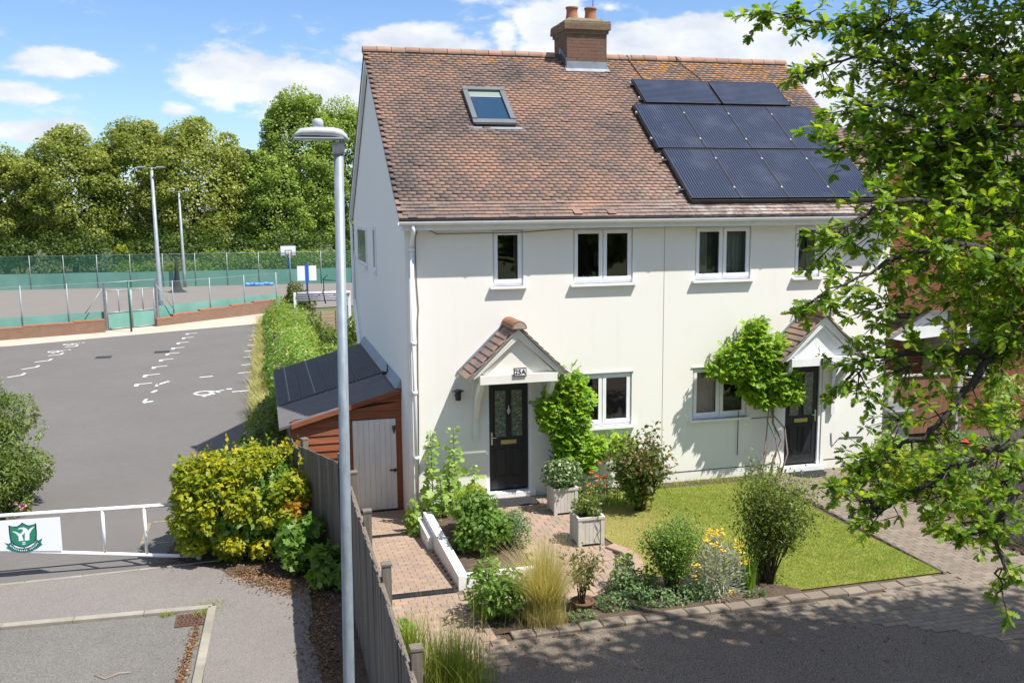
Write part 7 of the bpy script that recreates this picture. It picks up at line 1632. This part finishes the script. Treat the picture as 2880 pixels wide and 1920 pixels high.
bush('border_shrub', sub_lumps((6.1, -1.5, .4), (.9, .8, .45), 30, .2), 4200, .055, 'bluegreen', 'grey-green cottage planting around the red poppies', base=(6.1, -1.5, 0), zmin=.01)
bush('border_shrub', sub_lumps((5.8, -3.6, .4), (1.0, 1.0, .45), 30, .2), 4200, .06, 'gardenlight', 'loose mixed border planting behind the lavender', base=(5.8, -3.6, 0), zmin=.01)
bush('climbing_shrub', sub_lumps((8.6, .9, .8), (.5, .3, .9), 16, .2), 1400, .09, 'gardenlight', 'tall leafy plant against the brick house wall', base=(8.6, .9, 0), zmin=.01)
rp = thing('red_poppy', (5.75, -1.75, 0), 'two large crimson poppies and a yellow bloom in the right border', 'flowers')
for (x, y, z, m, s) in ((5.55, -1.75, .82, 'p_red', .11), (5.78, -1.85, .74, 'p_red', .11), (5.98, -2.1, .58, 'p_yellow', .07)):
    Q = np.array([(x, y, z)]*10); leaf_obj('petals', Q, RNG.normal(size=Q.shape)*[1, 1, .5], RNG.normal(size=Q.shape)*.4+[0, -.8, .8], np.full(10, s), M[m], rp, T_OVAL, wid=1.5)
    b = MB(); b.tube([(x+.05, y, 0), (x, y, z)], .006, 4); b.build('stem', M['stem'], rp)
# ================================================================== THE OAK
OK_ = thing('oak_tree', (1.9, -10.1, -.1), 'large oak reaching its lobed leafy branches across the right side', 'tree')
LIMBS0 = [[(1.81,-10.21,2.27),(1.77,-9.9,4.27),(1.66,-9.58,6.28),(1.59,-9.26,8.29),(1.53,-8.9,10.62)],
[(1.66,-9.58,6.28),(0.51,-9.46,6.43),(-0.73,-9.41,6.63),(-2.09,-9.34,6.84),(-2.83,-9.12,6.97),(-3.3,-9.2,6.98)],
[(1.66,-9.6,6.11),(-0.35,-9.94,5.91),(-1.09,-9.92,6.11),(-1.83,-9.68,6.38),(-2.52,-9.47,6.61),(-2.9,-9.38,6.53)],
[(1.7,-9.69,5.61),(-0.72,-10.34,5.3),(-1.55,-10.07,5.66),(-2.24,-10.05,6.02),(-2.67,-9.91,6.17),(-3.01,-9.93,6.13)],
[(1.72,-9.74,5.28),(-0.86,-10.42,5.93),(-1.72,-10.29,6.0),(-2.31,-10.16,5.85),(-2.72,-10.05,5.8),(-3.16,-10.03,5.89)],
[(1.72,-9.84,4.61),(-0.28,-10.34,4.71),(-1.45,-10.39,5.09),(-2.54,-10.48,5.4),(-3.11,-10.54,5.36),(-3.42,-10.49,5.1)],
[(1.74,-9.89,4.27),(-0.65,-10.7,4.46),(-1.98,-10.9,4.9),(-2.63,-10.81,5.1),(-3.14,-10.7,4.96),(-3.69,-10.69,4.71)],
[(1.73,-9.92,4.11),(-0.94,-10.66,4.18),(-1.85,-10.8,4.44),(-2.24,-10.82,4.31),(-2.72,-10.8,4.29),(-3.13,-10.69,4.28),(-3.34,-10.66,4.14)],
[(1.74,-9.93,4.01),(-1.09,-10.76,4.62),(-1.93,-10.78,4.44),(-2.49,-10.89,4.07),(-2.8,-10.95,3.81),(-3.13,-10.9,3.59),(-3.41,-10.94,3.49)],
[(1.74,-9.99,3.61),(-1.34,-11.2,4.07),(-2.34,-11.38,3.86),(-2.86,-11.38,3.64),(-3.19,-11.32,3.48),(-3.46,-11.27,3.33),(-3.62,-11.21,3.41)],
[(1.73,-10.01,3.44),(-1.52,-11.38,3.93),(-2.61,-11.66,3.58),(-3.0,-11.71,3.28),(-3.2,-11.66,3.26)],
[(-2.61,-11.66,3.58),(-2.95,-11.72,3.28),(-2.89,-11.77,3.08),(-2.94,-11.77,2.98),(-2.91,-11.8,2.82)]]
LIMBS = [LIMBS0[0]]+[[(x+.10*min(1, max(0, (1.5-x)/2)), y, z) for (x, y, z) in l] for l in LIMBS0[1:]]
BLOBS = [(x+.10, y, z, r*.82) for (x, y, z, r) in [(-1.64,-9.44,6.95,.55),(-1.29,-9.75,6.91,.6),(-2.23,-9.28,6.96,.38),(-2.06,-9.62,6.41,.45),(-1.58,-9.96,6.38,.5),(-2.03,-10.21,6.01,.4),(-1.61,-10.36,5.73,.5),(-2.58,-10.09,5.82,.3),(-2.39,-10.28,5.54,.35),(-1.81,-10.47,5.32,.5),(-3.01,-10.38,5.22,.28),(-2.55,-10.51,5.11,.4),(-2.24,-10.84,4.85,.42),(-3.09,-10.65,4.65,.28),(-2.1,-10.93,4.54,.34),(-2.98,-10.75,4.19,.22),(-2.26,-11.18,3.94,.18),(-3.11,-10.87,3.84,.22),(-3.29,-10.97,3.54,.2),(-3.06,-11.36,3.4,.22),(-2.75,-11.53,3.52,.14),(-3.0,-11.70,3.33,.10),(-1.1,-9.3,5.6,.6),(-1.05,-9.4,4.8,.6),(-1.25,-9.8,4.2,.5),(-1.7,-9.9,4.7,.4),(-1.9,-9.8,5.5,.4)]]
rg = random.Random(11)
b = MB(); b.tube([(1.95, -10.2, -.3), (1.9, -10.2, .4), (1.81, -10.21, 2.27), (1.77, -9.9, 4.27), (1.66, -9.58, 6.28), (1.59, -9.26, 8.29), (1.53, -8.9, 10.62)], [.36, .28, .24, .21, .17, .11, .04], 14); b.build('trunk', M['bark'], OK_)
TW_ = []   # twig anchors: position, direction
def smooth(pts, n=5):
    out = []; P = [Vector(p) for p in pts]
    for i in range(len(P)-1):
        a, b_, c, d = P[max(i-1, 0)], P[i], P[i+1], P[min(i+2, len(P)-1)]
        for k in range(n):
            t = k/n; out.append(.5*((2*b_)+(c-a)*t+(2*a-5*b_+4*c-d)*t*t+(-a+3*b_-3*c+d)*t**3))
    out.append(P[-1]); return out
tb = MB()
for li, Lm in enumerate(LIMBS[1:]):
    pts = smooth(Lm, 6); n = len(pts); r0 = .055 if li < 10 else .016
    q = MB(); wob = [p + Vector((rg.gauss(0, .015), rg.gauss(0, .015), rg.gauss(0, .015))) if 0 < i < n-1 else p for i, p in enumerate(pts)]
    q.tube(wob, [max(.004, r0*(1-i/(n-1))**1.1+.004) for i in range(n)], 7); q.build('branch', M['bark'], OK_)
    for i in range(4, n):
        t = i/(n-1); d = (pts[i]-pts[i-1]).normalized()
        ns = 2 if t > .35 else 1
        if li >= 10: ns = 1 if i % 2 else 0
        for _ in range(ns):
            v = (d*rg.uniform(.2, 1) + Vector((rg.gauss(0, 1), rg.gauss(0, .8), rg.gauss(0, .55)))*.75).normalized(); L = rg.uniform(.16, .42)*(1-.35*t)*(0.5 if li >= 9 else 1)
            if i == n-1: v = d
            e = wob[i]+v*L*.6; f = e + (v+Vector((rg.gauss(0, .4), rg.gauss(0, .4), rg.gauss(-.1, .35)))).normalized()*L*.6
            tb.tube([wob[i], e, f], [.007, .004, .0022], 4)
            TW_ += [(e, v), (f, (f-e).normalized()), ((e+f)/2, v)]
for (x, y, z, r_) in BLOBS:
    c = Vector((x, y, z))
    for _ in range(int((185 if z > 5.3 else 135 if x > -2.5 and z > 4.4 else 84)*r_)):
        v = Vector((rg.gauss(0, 1), rg.gauss(0, 1), rg.gauss(0, .8))).normalized(); p = c + v*r_*rg.random()**.5
        d = (v + Vector((-.5, 0, -.1))).normalized(); f = p + d*rg.uniform(.10, .22)
        tb.tube([p-d*.12, p, f], [.005, .004, .002], 3); TW_ += [(f, d), (p, d)]
o = tb.build('twigs', M['bark'], OK_); o['kind'] = 'stuff'
PP, AA, NN = [], [], []
for p, d in TW_:
    for _ in range(rg.choice((6, 7, 8))):
        a = (d*.7 + Vector((rg.gauss(0, 1), rg.gauss(0, 1), rg.gauss(-.15, .7)))*.8).normalized(); PP.append(tuple(p + a*.01)); AA.append(tuple(a)); NN.append((rg.gauss(0, .5), rg.gauss(-.1, .5), 1))
PP, AA, NN = map(np.array, (PP, AA, NN))
o = leaf_obj('leaves', PP, AA, NN, (.046+.060*RNG.random(len(PP))**1.2)*np.where(PP[:, 2] < 4.3, .82, 1.0), M['oak'], OK_, T_OAK, wid=.88); print('oak leaves', len(PP))
# the rest of the crown, above and to the right, which throws the shade on the drive
L = []
for k in range(330):
    d = unit(RNG.normal(size=3)); q = RNG.uniform(.35, 1.0); c = np.array([2.9, -10.0, 8.8]) + d*[4.6, 3.4, 3.2]*q
    rel = Vector(c) - CAM; dep = rel.dot(_f); u = 1440+2667.7*rel.dot(_R)/max(dep, .1); v = 960-2667.7*rel.dot(_U)/max(dep, .1)
    if -100 < v and u < 2950+260 and dep > 0: continue
    if -520 < v < 2000 and u < 2700 and dep > 0: continue
    s = RNG.uniform(.5, .95)
    if c[1]+.39*c[2]+s > -5.5 and c[0]-.45*c[2] < 4.6: continue
    if c[1]+.39*c[2] < -8.1 and c[0] < 1.2: continue
    L.append((*c, s, s, s*.7))
foliage('crown', L, 13500, .17, M['oak'], OK_, T=T_OVAL, shell=.5, up=.5, jit=.7, cull=False)
q = MB()
for l in L[::3]: q.tube([(1.62, -9.5, 6.6), (Vector(l[:3])+Vector((1.62, -9.5, 7.2)))/2, l[:3]], [.06, .035, .01], 5)
q.build('upper_branches', M['bark'], OK_)
for o in bpy.data.objects:
    if o.name.split('.')[0] in ('flowers', 'petals') and o.type == 'MESH': o['kind'] = 'stuff'
